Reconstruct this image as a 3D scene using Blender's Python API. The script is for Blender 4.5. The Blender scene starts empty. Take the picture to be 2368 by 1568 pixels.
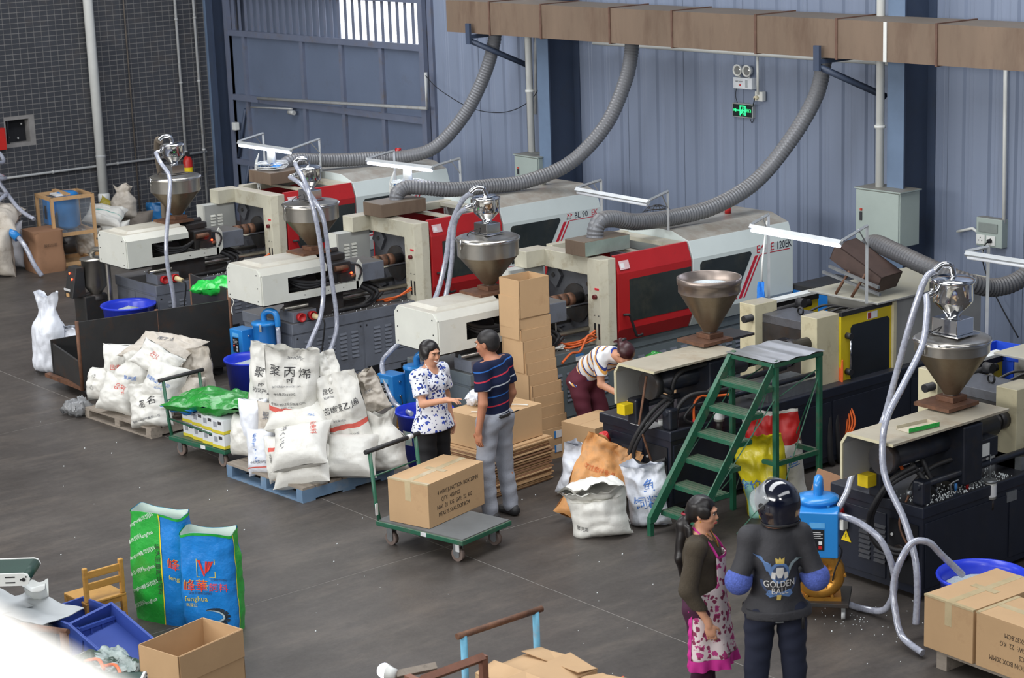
import bpy, math, random
import numpy as np
from mathutils import Vector, Matrix, noise as mnoise
random.seed(7); np.random.seed(7)
SC = bpy.context.scene
COL = SC.collection
R = math.radians
PI = math.pi
# ------------------------------------------------------------------ camera
cam_d = bpy.data.cameras.new('camera')
cam = bpy.data.objects.new('camera', cam_d); COL.objects.link(cam)
_yaw, _pit, _rol = R(-51.4992), R(13.4372), R(-2.0606)
_f = Vector((math.sin(_yaw)*math.cos(_pit), math.cos(_yaw)*math.cos(_pit), -math.sin(_pit)))
_r = Vector((math.cos(_yaw), -math.sin(_yaw), 0)); _u = _r.cross(_f)
_r2 = _r*math.cos(_rol)+_u*math.sin(_rol); _u2 = -_r*math.sin(_rol)+_u*math.cos(_rol)
cam.matrix_world = Matrix(((_r2.x, _u2.x, -_f.x, 0), (_r2.y, _u2.y, -_f.y, 0), (_r2.z, _u2.z, -_f.z, 5.5), (0, 0, 0, 1)))
cam_d.sensor_width = 36; cam_d.lens = 4600/2368*36; cam_d.clip_start = .05; cam_d.clip_end = 200
cam_d.dof.use_dof = True; cam_d.dof.focus_distance = 17.5; cam_d.dof.aperture_fstop = 4.5
SC.camera = cam
# ------------------------------------------------------------------ world, light, exposure
w = bpy.data.worlds.new('overcast'); SC.world = w; w.use_nodes = True
w.node_tree.nodes['Background'].inputs[0].default_value = (.93, .96, 1, 1)
w.node_tree.nodes['Background'].inputs[1].default_value = 2.2
def area(name, loc, rot, sx, sy, power, col=(1, 1, 1)):
    l = bpy.data.lights.new(name, 'AREA'); l.shape = 'RECTANGLE'; l.size = sx; l.size_y = sy; l.energy = power; l.color = col
    o = bpy.data.objects.new(name, l); o.location = loc; o.rotation_euler = rot; COL.objects.link(o); return o
area('skylight_strip', (-21, 9, 8.9), (0, 0, 0), 3.0, 13, 900, (.95, .97, 1))
area('skylight_strip', (-11, 9, 8.9), (0, 0, 0), 3.0, 13, 900, (.95, .97, 1))
area('skylight_strip', (-2, 6, 8.9), (0, 0, 0), 3.0, 13, 500, (.95, .97, 1))
area('window_band', (-14, -11.8, 6.8), (R(84), 0, 0), 26, 3.6, 3600, (1, .985, .96))
area('rail_fill_light', (2.2, -2.6, 7.6), (R(50), 0, R(40)), 2.5, 2.5, 330, (1, .98, .95))  # fill light added to brighten the foreground rail, not an actual window
SC.view_settings.view_transform = 'Standard'; SC.view_settings.look = 'None'; SC.view_settings.gamma = 1
SC.view_settings.exposure = 0.0; SC.view_settings.use_curve_mapping = False
# ------------------------------------------------------------------ materials
_M = {}
def lin(c): return tuple(((x/255+.055)/1.055)**2.4 if x > 10 else x/255/12.92 for x in c)
def mat(name, col, rough=.5, metal=0., var=.12, scale=5., dirt=None, dust=None, bump=0., bscale=30., spec=.5, emit=None, alpha=1., trans=0., coat=0., stretch=None):
    """col is an sRGB 0-255 triple. dirt=(rgb, amount 0..1, scale); dust=(rgb, amount) settles on faces that look up."""
    if name in _M: return _M[name]
    m = bpy.data.materials.new(name); m.use_nodes = True; _M[name] = m
    nt = m.node_tree; N = nt.nodes; L = nt.links; b = N['Principled BSDF']
    c = lin(col)
    b.inputs['Base Color'].default_value = (*c, 1); b.inputs['Roughness'].default_value = rough; b.inputs['Metallic'].default_value = metal
    b.inputs['Specular IOR Level'].default_value = spec
    if coat: b.inputs['Coat Weight'].default_value = coat; b.inputs['Coat Roughness'].default_value = .08
    if alpha < 1: b.inputs['Alpha'].default_value = alpha
    if trans: b.inputs['Transmission Weight'].default_value = trans
    if emit:
        b.inputs['Emission Color'].default_value = (*lin(emit[0]), 1); b.inputs['Emission Strength'].default_value = emit[1]
    tc = N.new('ShaderNodeTexCoord'); vec = tc.outputs['Object']
    if stretch:
        mp = N.new('ShaderNodeMapping'); mp.inputs['Scale'].default_value = stretch; L.new(vec, mp.inputs[0]); vec = mp.outputs[0]
    def noise(s, d=4, ro=.6):
        n = N.new('ShaderNodeTexNoise'); n.inputs['Scale'].default_value = s; n.inputs['Detail'].default_value = d; n.inputs['Roughness'].default_value = ro
        L.new(vec, n.inputs['Vector']); return n.outputs['Fac']
    def ramp(src, a, z, lo=0., hi=1.):
        r = N.new('ShaderNodeMapRange'); r.inputs[1].default_value = a; r.inputs[2].default_value = z; r.inputs[3].default_value = lo; r.inputs[4].default_value = hi
        L.new(src, r.inputs[0]); return r.outputs[0]
    def mix(fac, a, bb):
        x = N.new('ShaderNodeMix'); x.data_type = 'RGBA'
        L.new(fac, x.inputs[0])
        for s, v in ((6, a), (7, bb)):
            if isinstance(v, tuple): x.inputs[s].default_value = (*v, 1)
            else: L.new(v, x.inputs[s])
        return x.outputs[2]
    out = None
    if var: out = mix(ramp(noise(scale), .3, .7), tuple(x*(1-var) for x in c), tuple(min(1, x*(1+var)) for x in c))
    if dirt: out = mix(ramp(noise(dirt[2], 6, .7), .62-.35*dirt[1], .78-.2*dirt[1], 0, min(1, .4+dirt[1])), out if out else c, lin(dirt[0]))
    if dust:
        g = N.new('ShaderNodeNewGeometry'); sp = N.new('ShaderNodeSeparateXYZ'); L.new(g.outputs['Normal'], sp.inputs[0])
        up = ramp(sp.outputs[2], .55, .95)
        k = N.new('ShaderNodeMath'); k.operation = 'MULTIPLY'; L.new(up, k.inputs[0]); L.new(ramp(noise(3.5, 6, .7), .25, .6, dust[1]*.55, dust[1]), k.inputs[1])
        out = mix(k.outputs[0], out if out else c, lin(dust[0]))
    if out: L.new(out, b.inputs['Base Color'])
    if bump:
        bp = N.new('ShaderNodeBump'); bp.inputs['Strength'].default_value = bump; bp.inputs['Distance'].default_value = .02
        L.new(noise(bscale, 5), bp.inputs['Height']); L.new(bp.outputs[0], b.inputs['Normal'])
    return m
# ------------------------------------------------------------------ mesh building
def spline(pts, n=8, closed=False):
    P = [Vector(p) for p in pts]; out = []; k = len(P)
    for i in range(k-1):
        a, b, c, d = P[max(i-1, 0)], P[i], P[i+1], P[min(i+2, k-1)]
        for j in range(n):
            t = j/n
            out.append(.5*((2*b)+(c-a)*t+(2*a-5*b+4*c-d)*t*t+(3*b-a-3*c+d)*t**3))
    out.append(P[-1]); return out
class MB:
    def __init__(s): s.v = []; s.f = []; s.sm = []
    def add(s, v, f, smooth=False, M=None):
        o = len(s.v); s.v += [tuple(M @ Vector(p)) if M else tuple(p) for p in v]
        s.f += [tuple(i+o for i in q) for q in f]; s.sm += [smooth]*len(f); return s
    def box(s, x0, x1, y0, y1, z0, z1, M=None):
        v = [(x, y, z) for x in (x0, x1) for y in (y0, y1) for z in (z0, z1)]
        return s.add(v, [(0, 1, 3, 2), (4, 6, 7, 5), (0, 4, 5, 1), (2, 3, 7, 6), (0, 2, 6, 4), (1, 5, 7, 3)], M=M)
    def cb(s, c, d, M=None):
        return s.box(c[0]-d[0]/2, c[0]+d[0]/2, c[1]-d[1]/2, c[1]+d[1]/2, c[2]-d[2]/2, c[2]+d[2]/2, M)
    def prism(s, poly, axis, a, b, M=None):
        """poly: 2D points; axis 'x': (y,z), 'y': (x,z), 'z': (x,y)"""
        def p3(p, t): return {'x': (t, p[0], p[1]), 'y': (p[0], t, p[1]), 'z': (p[0], p[1], t)}[axis]
        n = len(poly); v = [p3(p, a) for p in poly]+[p3(p, b) for p in poly]
        f = [tuple(range(n)), tuple(range(2*n-1, n-1, -1))]+[(i, i+n, (i+1) % n+n, (i+1) % n) for i in range(n)]
        return s.add(v, f, M=M)
    def tube(s, path, r, n=10, caps=True, smooth=True, M=None):
        P = [Vector(p) for p in path]; k = len(P)
        rr = r if hasattr(r, '__len__') else [r]*k
        T = [(P[min(i+1, k-1)]-P[max(i-1, 0)]).normalized() for i in range(k)]
        a = Vector((0, 0, 1)) if abs(T[0].z) < .9 else Vector((1, 0, 0))
        nrm = (a-T[0]*a.dot(T[0])).normalized(); v = []; f = []
        for i in range(k):
            nrm = (nrm-T[i]*nrm.dot(T[i])); nrm = nrm.normalized() if nrm.length > 1e-6 else Vector((1, 0, 0))
            bi = T[i].cross(nrm)
            for j in range(n):
                t = 2*PI*j/n; v.append(P[i]+(nrm*math.cos(t)+bi*math.sin(t))*rr[i])
        for i in range(k-1):
            for j in range(n):
                f.append((i*n+j, i*n+(j+1) % n, (i+1)*n+(j+1) % n, (i+1)*n+j))
        s.add(v, f, smooth, M)
        if caps:
            o = len(s.v)-k*n
            s.f += [tuple(o+j for j in range(n-1, -1, -1)), tuple(o+(k-1)*n+j for j in range(n))]; s.sm += [False]*2
        return s
    def cyl(s, a, b, r, n=16, r2=None, caps=True, M=None, smooth=True):
        return s.tube([a, b], [r, r if r2 is None else r2], n, caps, smooth, M)
    def lathe(s, prof, n=24, c=(0, 0, 0), M=None, smooth=True, caps=False):
        v = []; f = []
        for r_, z in prof:
            for j in range(n):
                t = 2*PI*j/n; v.append((c[0]+r_*math.cos(t), c[1]+r_*math.sin(t), c[2]+z))
        for i in range(len(prof)-1):
            for j in range(n): f.append((i*n+j, i*n+(j+1) % n, (i+1)*n+(j+1) % n, (i+1)*n+j))
        if caps: f += [tuple(range(n-1, -1, -1)), tuple((len(prof)-1)*n+j for j in range(n))]
        return s.add(v, f, smooth, M)
    def ball(s, c, r, n=12, m=8, M=None):
        rr = r if hasattr(r, '__len__') else (r, r, r); v = []; f = []
        for i in range(m+1):
            p = PI*i/m
            for j in range(n):
                t = 2*PI*j/n; v.append((c[0]+rr[0]*math.sin(p)*math.cos(t), c[1]+rr[1]*math.sin(p)*math.sin(t), c[2]+rr[2]*math.cos(p)))
        for i in range(m):
            for j in range(n): f.append((i*n+j, (i+1)*n+j, (i+1)*n+(j+1) % n, i*n+(j+1) % n))
        return s.add(v, f, True, M)
    def grid(s, fn, nu, nv, smooth=True, closed_u=False):
        v = [fn(i/nu, j/nv) for i in range(nu+1) for j in range(nv+1)]
        f = [(i*(nv+1)+j, (i+1)*(nv+1)+j, (i+1)*(nv+1)+j+1, i*(nv+1)+j+1) for i in range(nu) for j in range(nv)]
        return s.add(v, f, smooth)
    def mesh(s, name):
        me = bpy.data.meshes.new(name); me.from_pydata(s.v, [], s.f)
        me.polygons.foreach_set('use_smooth', s.sm); me.update(); return me
    def build(s, name, m, parent=None, bev=0., loc=None, rot=None):
        me = s.mesh(name)
        if m: me.materials.append(m)
        o = bpy.data.objects.new(name, me); COL.objects.link(o)
        if parent: o.parent = parent
        if loc: o.location = loc
        if rot: o.rotation_euler = rot
        if bev:
            b = o.modifiers.new('bevel', 'BEVEL'); b.width = bev; b.segments = 2; b.limit_method = 'ANGLE'; b.angle_limit = R(40)
        return o
def tag(o, label, cat, group=None):
    o['label'] = label; o['category'] = cat
    if group: o['group'] = group
    return o
def thing(name, label, cat, loc=(0, 0, 0), rz=0., group=None, rot=None):
    o = bpy.data.objects.new(name, None); o.empty_display_size = .1; COL.objects.link(o); o.location = loc
    o.rotation_euler = rot if rot else (0, 0, rz)
    return tag(o, label, cat, group)
def struct(o): o['kind'] = 'structure'; return o
def stuff(o): o['kind'] = 'stuff'; return o
def lab(o, label): o['label'] = label; return o
def clone(o, parent=None, loc=None, rot=None):
    c = o.copy(); COL.objects.link(c)
    if parent: c.parent = parent
    if loc is not None: c.location = loc
    if rot is not None: c.rotation_euler = rot
    return c
def text_mesh(txt, size, depth=0., align='CENTER', space=1.):
    cu = bpy.data.curves.new('lettering', 'FONT'); cu.body = txt; cu.size = size; cu.align_x = align; cu.align_y = 'CENTER'; cu.extrude = depth; cu.space_character = space; cu.resolution_u = 2
    o = bpy.data.objects.new('lettering', cu); COL.objects.link(o)
    bpy.context.view_layer.update()
    me = bpy.data.meshes.new_from_object(o.evaluated_get(bpy.context.evaluated_depsgraph_get()))
    bpy.data.objects.remove(o); bpy.data.curves.remove(cu); return me
def lettering(txt, size, m, parent, loc, right, up, name='lettering', align='CENTER', squash=1., bold=0.):
    """flat print on a flat face: loc is its middle, right/up the directions of writing"""
    me = text_mesh(txt, size, .0006, align)
    r_ = Vector(right).normalized(); u_ = Vector(up).normalized(); n_ = r_.cross(u_)
    me.transform(Matrix(((r_.x*squash, u_.x, n_.x, 0), (r_.y*squash, u_.y, n_.y, 0), (r_.z*squash, u_.z, n_.z, 0), (0, 0, 0, 1))))
    me.materials.clear(); me.materials.append(m)
    o = bpy.data.objects.new(name, me); COL.objects.link(o); o.location = loc
    if parent: o.parent = parent
    return o
# ================================================================== the room
m_sheet = mat('blue_grey_sheet', (127, 138, 159), .45, .0, .06, 2.5, dirt=((104, 112, 128), .2, 1.2), stretch=(1, 1, .25))
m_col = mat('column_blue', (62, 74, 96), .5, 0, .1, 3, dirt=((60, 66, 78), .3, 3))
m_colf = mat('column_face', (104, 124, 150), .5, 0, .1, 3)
m_gate = mat('gate_blue', (100, 112, 134), .5, 0, .07, 2, dirt=((88, 92, 104), .15, 4))
m_gatef = mat('gate_frame_blue', (104, 112, 132), .5, 0, .08, 4, dirt=((110, 100, 92), .25, 5))
m_tile = mat('grey_tile', (64, 66, 71), .4, 0, .2, 1.7, dirt=((84, 78, 74), .3, 2.5))
m_grout = mat('pale_grout', (132, 130, 128), .9, 0, .15, 6)
m_pvc = mat('white_plastic_pipe', (224, 226, 222), .35, 0, .05, 4)
m_conduit = mat('grey_white_conduit', (176, 178, 178), .45, 0, .08, 9, dirt=((130, 116, 100), .2, 8))
m_black = mat('black_void', (16, 18, 24), .6)
m_conc = mat('ceiling_sheet', (150, 156, 165), .7)
# floor: base bed and slabs between the sawn joints
def floor_mat():
    m = bpy.data.materials.new('worn_concrete'); m.use_nodes = True; nt = m.node_tree; N = nt.nodes; L = nt.links; b = N['Principled BSDF']
    tc = N.new('ShaderNodeTexCoord'); geo = N.new('ShaderNodeNewGeometry')
    def nz(s, d, ro=.65, sc=None):
        n = N.new('ShaderNodeTexNoise'); n.inputs['Scale'].default_value = s; n.inputs['Detail'].default_value = d; n.inputs['Roughness'].default_value = ro
        if sc:
            mp = N.new('ShaderNodeMapping'); mp.inputs['Scale'].default_value = sc; mp.inputs['Rotation'].default_value = (0, 0, R(25)); L.new(geo.outputs['Position'], mp.inputs[0]); L.new(mp.outputs[0], n.inputs[0])
        else: L.new(geo.outputs['Position'], n.inputs[0])
        return n.outputs['Fac']
    def rp(s, stops):
        r = N.new('ShaderNodeValToRGB'); L.new(s, r.inputs[0]); e = r.color_ramp.elements
        while len(e) < len(stops): e.new(.5)
        for k, (p, c) in enumerate(stops): e[k].position = p; e[k].color = (*lin(c), 1)
        return r.outputs[0]
    def mx(f, a, bb, mode='MIX'):
        x = N.new('ShaderNodeMix'); x.data_type = 'RGBA'; x.blend_type = mode
        if isinstance(f, float): x.inputs[0].default_value = f
        else: L.new(f, x.inputs[0])
        L.new(a, x.inputs[6]); L.new(bb, x.inputs[7]); return x.outputs[2]
    base = rp(nz(.55, 7, .7), [(.28, (52, 48, 45)), (.5, (76, 71, 67)), (.72, (98, 92, 86))])
    scuff = rp(nz(3., 8, .75, (1, .28, 1)), [(.3, (48, 43, 40)), (.5, (78, 73, 69)), (.68, (118, 108, 98))])
    c = mx(.45, base, scuff)
    fine = rp(nz(26, 6, .7), [(.3, (54, 51, 49)), (.6, (86, 81, 77))])
    c = mx(.25, c, fine)
    L.new(c, b.inputs['Base Color']); b.inputs['Specular IOR Level'].default_value = .3
    mr = N.new('ShaderNodeMapRange'); mr.inputs[1].default_value = .3; mr.inputs[2].default_value = .7; mr.inputs[3].default_value = .3; mr.inputs[4].default_value = .58
    L.new(nz(1.3, 5), mr.inputs[0]); L.new(mr.outputs[0], b.inputs['Roughness'])
    bp = N.new('ShaderNodeBump'); bp.inputs['Strength'].default_value = .12; bp.inputs['Distance'].default_value = .01; L.new(nz(40, 5), bp.inputs['Height']); L.new(bp.outputs[0], b.inputs['Normal'])
    return m
m_floor = floor_mat(); m_joint = mat('joint_dust', (136, 132, 126), .9, 0, .3, 12)
fl = MB().box(-28.2, 8, -14, 17.2, -.12, -.0012).build('floor', m_joint); struct(fl)
xs = [-28.2, -24.65, -18.65, -12.65, -6.65, -.65, 8]; ys = [-14, -8.75, -2.75, 3.25, 9.27, 15.27, 17.2]
for i in range(len(xs)-1):
    for j in range(len(ys)-1):
        MB().box(xs[i]+.004, xs[i+1]-.004, ys[j]+.004, ys[j+1]-.004, -.05, 0).build('slab', m_floor, fl)
# ceiling and the two walls behind the camera
struct(MB().box(-28.2, 8.2, -14, 17.2, 9.0, 9.2).build('ceiling', m_conc))
struct(MB().box(-28.2, 8.2, -14.2, -14, 0, 9).build('wall_front', m_conc)); struct(MB().box(8, 8.2, -14, 17, 0, 9).build('wall_right', m_conc))
# back wall: backing and ribbed sheets one metre wide
def wall_back():
    wb = MB()
    for x0, x1, z0, z1 in ((-22.52, 8.2, 0, 9), (-28.2, -22.3, 3.78, 9)): wb.box(x0, x1, 16.63, 16.75, z0, z1)
    o = struct(wb.build('wall_back', m_sheet))
    def sheet(w):
        b = MB(); pts = [(0, 0)]
        for k in range(3):
            c = w*(k+.5)/3
            for dx, dy in ((-.062, 0), (-.04, -.028), (.04, -.028), (.062, 0)): pts.append((c+dx, dy))
            for dx in (.11, .16): pts += [(c+dx-.006, 0), (c+dx, -.004), (c+dx+.006, 0)]
        pts.append((w-.012, 0)); pts.append((w-.01, -.007)); pts.append((w, -.007))
        n = len(pts); v = [(x, y, z) for z in (0, 1) for x, y in pts]
        b.add(v, [(i, i+1, n+i+1, n+i) for i in range(n-1)])
        me = b.mesh('sheet'); me.materials.append(m_sheet); return me
    me = sheet(1.0)
    x = -22.4
    while x < -4:
        p = bpy.data.objects.new('sheet', me); COL.objects.link(p); p.parent = o; p.location = (x, 16.62, 0); p.scale = (1, 1, 4.62); 
        p2 = bpy.data.objects.new('sheet', me); COL.objects.link(p2); p2.parent = o; p2.location = (x, 16.6, 4.6); p2.scale = (1, 1, 4.4)
        x += 1.0
    MB().box(-22.5, -4, 16.56, 16.62, 4.56, 4.66).build('girt', m_colf, o)
    for X in (-19.5, -13.76, -8.0):
        c = MB().box(X, X+.22, 16.08, 16.1, 0, 9).box(X+.1, X+.115, 16.1, 16.58, 0, 9).box(X, X+.22, 16.58, 16.6, 0, 9)
        q = c.build('column', m_col, o)
        MB().box(X-.001, X+.221, 16.074, 16.08, 0, 9).build('column_face', m_colf, q)
    return o
W_BACK = wall_back()
# left wall of small grey tiles
def wall_left():
    o = struct(MB().box(-28.2, -28.004, -14, 12.72, 0, 9).box(-28.2, -28.004, 13.1, 17, 0, 9).box(-28.2, -28.004, 12.72, 13.1, 0, 1.66).box(-28.2, -28.004, 12.72, 13.1, 2.01, 9).build('wall_left', m_grout))
    tw, th = .122, .0765; g = .0095
    t = MB().box(0, .004, g/2, tw-g/2, g/2, th-g/2)
    me = t.mesh('tile'); me.materials.append(m_tile)
    rest = MB(); n = 0
    cells = []
    for j in range(int(5/th)):
        for i in range(int(5.2/tw)):
            y = 11.6+i*tw; z = j*th
            if 12.72-tw < y < 13.1 and 1.66-th < z < 2.01: continue
            cells.append((y, z))
    near = sorted((c for c in cells if 12.4 < c[0] < 15.0 and 1.2 < c[1] < 3.6), key=lambda c: c[0]+.5*c[1])[:300]; near = set(near)
    for y, z in cells:
        if (y, z) in near:
            p = bpy.data.objects.new('tile', me); COL.objects.link(p); p.parent = o; p.location = (-28.004, y, z)
        else: rest.box(-28.004, -28, y+g/2, y+tw-g/2, z+g/2, z+th-g/2)
    stuff(rest.build('tiles', m_tile, o))
    # blind recess with a dark box inside
    MB().box(-28.19, -28.15, 12.72, 13.1, 1.66, 2.01).box(-28.15, -28.005, 12.74, 12.765, 1.66, 2.01).build('recess_back', m_black, o)
    MB().cyl((-28.12, 12.8, 1.75), (-28.1, 12.8, 1.75), .012, 8).cyl((-28.12, 12.95, 1.72), (-28.1, 12.95, 1.72), .012, 8).cyl((-28.12, 13.02, 1.93), (-28.1, 13.02, 1.93), .012, 8).build('screw', m_pvc, o)
    # steel post in the corner
    c = MB().box(-28, -27.8, 16.25, 16.29, 0, 9).box(-27.99, -27.97, 16.29, 16.6, 0, 9).build('column', m_col, o)
    MB().box(-28.0, -27.94, 16.243, 16.25, 0, 9).build('column_face', m_colf, c)
    return o
W_LEFT = wall_left()
# sliding gate in the back wall
def gate():
    d = thing('door_1', 'blue-grey steel gate with open slats along its top', 'gate'); del d['category']; struct(d)
    Y = 16.56
    def bar(x0, x1, z0, z1, t=.06, n='frame_bar'): MB().box(x0, x1, Y-t, Y, z0, z1).build(n, m_gatef, d)
    L_, R_ = -27.8, -22.5
    for z in (3.04, 2.02, .98): bar(L_, R_, z-.045, z+.045)
    bar(L_, R_, 3.66, 3.78); bar(L_, R_, 0, .1)
    for x in (-27.75, -27.3, -25.64, -24.58, -23.56, -22.53): bar(x-.04, x+.04, 0, 3.0, .05)
    bar(L_-.02, L_+.09, 0, 3.78, .07); bar(R_-.09, R_+.02, 0, 3.78, .07)
    xsx = [L_, -27.3, -25.64, -24.58, -23.56, R_]
    for z0, z1 in ((.1, .98), (.98, 2.02), (2.02, 3.04)):
        for i in range(5): MB().box(xsx[i], xsx[i+1], Y, Y+.012, z0, z1).build('panel', m_gate, d)
    me = MB().box(-.034, .034, -.004, .004, 3.08, 3.68).mesh('slat'); me.materials.append(m_gatef)
    x = -27.62
    while x < -22.6:
        o = bpy.data.objects.new('slat', me); COL.objects.link(o); o.parent = d; o.location = (x, Y, 0); x += .186
    for a, b_ in (((-27.66, .2), (-27.36, .95)), ((-27.66, 1.05), (-27.36, 1.85))):
        MB().tube([(a[0], Y-.05, a[1]), (b_[0], Y-.05, b_[1])], .025, 6).build('brace', m_col, d)
    MB().box(-27.55, -26.9, Y-.09, Y-.05, 1.98, 2.08).build('latch_plate', m_gatef, d)
    MB().cyl((-27.1, Y-.1, 1.9), (-25.9, Y-.1, 1.96), .014, 6).cyl((-26.0, Y-.1, 1.9), (-25.85, Y-.1, 1.9), .035, 8).build('latch_bar', m_conduit, d)
    MB().box(-22.62, -22.38, Y+.015, Y+.1, 0, 3.78).build('jamb', m_gatef, d); MB().box(-28.0, -27.7, Y+.015, Y+.1, 0, 3.78).build('jamb', m_gatef, d)
    # outer leaf standing behind the dull slats
    o = struct(MB().box(-28.2, -25.1, 16.86, 16.9, 2.5, 4.2).build('wall_outer', m_sheet))
gate()
# conduits and pipes on the walls
def pipe(name, pts, r, m, label, cat='pipe', n=10, group=None):
    o = MB().tube(pts, r, n).build(name, m); return tag(o, label, cat, group)
def clip(o_parent, p, r, m, axis='z'):
    d = {'z': (0, 0, .015), 'x': (.015, 0, 0), 'y': (0, .015, 0)}[axis]; p = Vector(p); d = Vector(d)
    MB().cyl(p-d, p+d, r*1.35, 10).build('clip', m, o_parent)
p = pipe('drain_pipe', [(-27.9, 14.19, 0), (-27.9, 14.19, 9)], .075, m_pvc, 'thick white plastic drain pipe on the grey tiled wall', n=18)
MB().lathe([(.076, 0), (.092, .01), (.092, .14), (.076, .16)], 18, (-27.9, 14.19, .58)).build('socket', m_pvc, p); MB().lathe([(.0765, 0), (.08, .01), (.08, .03), (.0765, .04)], 18, (-27.9, 14.19, 1.3)).build('socket', m_conduit, p)
for y, lb in ((15.72, 'slim conduit on the tiled wall, left of the pair above the far hopper'), (16.05, 'slim conduit on the tiled wall, right of the pair above the far hopper')):
    p = pipe('conduit', [(-27.96, y, .3), (-27.96, y, 9)], .022, m_conduit, lb, 'conduit')
    for z in (1.2, 2.3, 3.3): clip(p, (-27.96, y, z), .022, m_conduit)
pipe('conduit', [(-27.97, 14.83, .1), (-27.97, 14.83, 9)], .012, mat('brown_conduit', (112, 104, 96), .6), 'thin brownish conduit right of the drain pipe', 'conduit', 6)
p = pipe('conduit', [(-27.96, 10, 1.16), (-27.96, 16.1, 1.16)], .02, m_conduit, 'level conduit running along the grey tiled wall', 'conduit')
for y in (12.6, 13.4, 14.5, 15.2): clip(p, (-27.96, y, 1.16), .02, m_conduit, 'y')
tag(MB().box(-28, -27.9, 12.35, 12.66, 1.6, 1.92).build('hose_cabinet', mat('fire_red', (190, 40, 34), .4)), 'red box at the edge of the tiled wall', 'box')
p = pipe('conduit', [(-22.38, 16.44, 2.72), (-22.38, 16.44, 2.22), (-26.85, 16.44, 2.06)], .024, m_conduit, 'white conduit bent in an L across the gate', 'conduit')
pipe('black_wire', spline([(-22.36, 16.42, 2.68), (-22.0, 16.4, 2.5), (-21.3, 16.4, 2.3), (-20.6, 16.4, 2.3), (-20.0, 16.35, 2.5), (-19.5, 16.2, 2.85)]), .006, m_black, 'thin black wire sagging between gate and column', 'wire', 5)
tag(MB().box(-27.66, -27.56, 16.42, 16.5, 1.5, 1.62).build('switch_box', m_pvc, bev=.005), 'small white switch box on the gate post', 'switch')
# rising pipes at the columns with cabinets
for X, rr, lb in ((-19.62, .045, 'white pipe running up the column left of the duct hoses'), (-13.83, .045, 'white pipe running up the column above the grey cabinet')):
    p = pipe('riser_pipe', [(X, 16.04, 1.9), (X, 16.04, 9)], rr, m_pvc, lb, n=14)
    for z in (2.68,): clip(p, (X, 16.04, z), rr, m_pvc)
pipe('conduit', [(-19.6, 16.1, .9), (-19.6, 16.1, 1.45)], .04, m_pvc, 'white pipe stub under the small cabinet', 'conduit')
pipe('conduit', [(-12.6, 16.55, 1.72), (-12.63, 16.55, 3.5)], .02, m_pvc, 'white conduit rising from the wall socket board', 'conduit')
pipe('conduit', [(-13.2, 16.55, 1.56), (-13.0, 16.55, 1.62), (-12.75, 16.55, 1.5)], .016, m_pvc, 'bent conduit between grey cabinet and socket board', 'conduit')
pipe('conduit', [(-18.9, 16.5, 3.28), (-14.0, 16.5, 3.28)], .022, m_pvc, 'white conduit along the wall under the duct', 'conduit')
pipe('conduit', [(-16.08, 16.53, 3.28), (-16.08, 16.53, 2.82)], .016, m_pvc, 'short white conduit above the emergency socket', 'conduit')
pipe('cable_strip', [(-20.02, 16.5, 3.4), (-20.08, 16.5, 2.3)], .02, m_conduit, 'pale hanging strip left of the column pipe', 'strip', 6)
m_cab = mat('cabinet_grey_green', (160, 172, 166), .45, 0, .05, 3, dust=((120, 108, 96), .8))
def cabinet(name, label, x0, x1, y0, y1, z0, z1):
    t = thing(name, label, 'cabinet', ((x0+x1)/2, y1, z0)); hx = (x1-x0)/2; dy = y1-y0; h = z1-z0
    MB().box(-hx, hx, -dy+.01, 0, 0, h).build('body', m_cab, t, .006)
    dr = MB().box(-hx+.01, hx-.01, -dy-.008, -dy+.012, .01, h-.012).build('door', m_cab, t, .005)
    MB().box(-hx-.01, hx+.02, -dy-.015, .01, h, h+.012).build('top', m_cab, t)
    MB().box(-hx+.07, -hx+.1, -dy-.02, -dy-.008, h*.42, h*.58).build('lock', mat('dark_lock', (50, 50, 54), .4), dr)
    MB().box(-hx+.075, -hx+.1, -dy-.022, -dy-.008, h*.6, h*.64).build('badge', mat('red_badge', (190, 60, 44), .5), dr)
cabinet('electrical_cabinet', 'small grey electrical cabinet on the column by the hoses', -19.93, -19.45, 16.0, 16.3, 1.42, 1.84)
cabinet('electrical_cabinet', 'large grey-green electrical cabinet with dusty top', -14.02, -13.42, 15.88, 16.2, 1.45, 2.03)
def socket_board():
    t = thing('socket_board', 'grey breaker board with wall sockets', 'socket board', (-12.75, 16.6, 1.46))
    MB().box(-.165, .165, -.1, 0, 0, .3).build('box', m_cab, t, .006)
    MB().box(-.13, .11, -.112, -.1, .15, .25).build('window', mat('smoked_flap', (134, 142, 138), .3), t, .004)
    mo = mat('socket_holes', (60, 60, 60), .6)
    for x in (-.1, .03):
        s = MB().box(x-.055, x+.055, -.113, -.1, .02, .12).build('socket', m_pvc, t, .003)
        MB().cyl((x-.02, -.116, .06), (x-.02, -.113, .06), .006, 6).cyl((x+.02, -.116, .06), (x+.02, -.113, .06), .006, 6).cyl((x, -.116, .09), (x, -.113, .09), .006, 6).build('hole', mo, s)
    MB().cyl((.03, -.15, .07), (.03, -.113, .07), .022, 10).build('plug', m_black, t)
    MB().tube(spline([(.03, -.15, .07), (0, -.18, .0), (-.06, -.1, -.2), (.1, -.1, -.5), (.4, -.1, -.9)]), .007, 6).build('cord', m_black, t)
socket_board()
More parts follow.
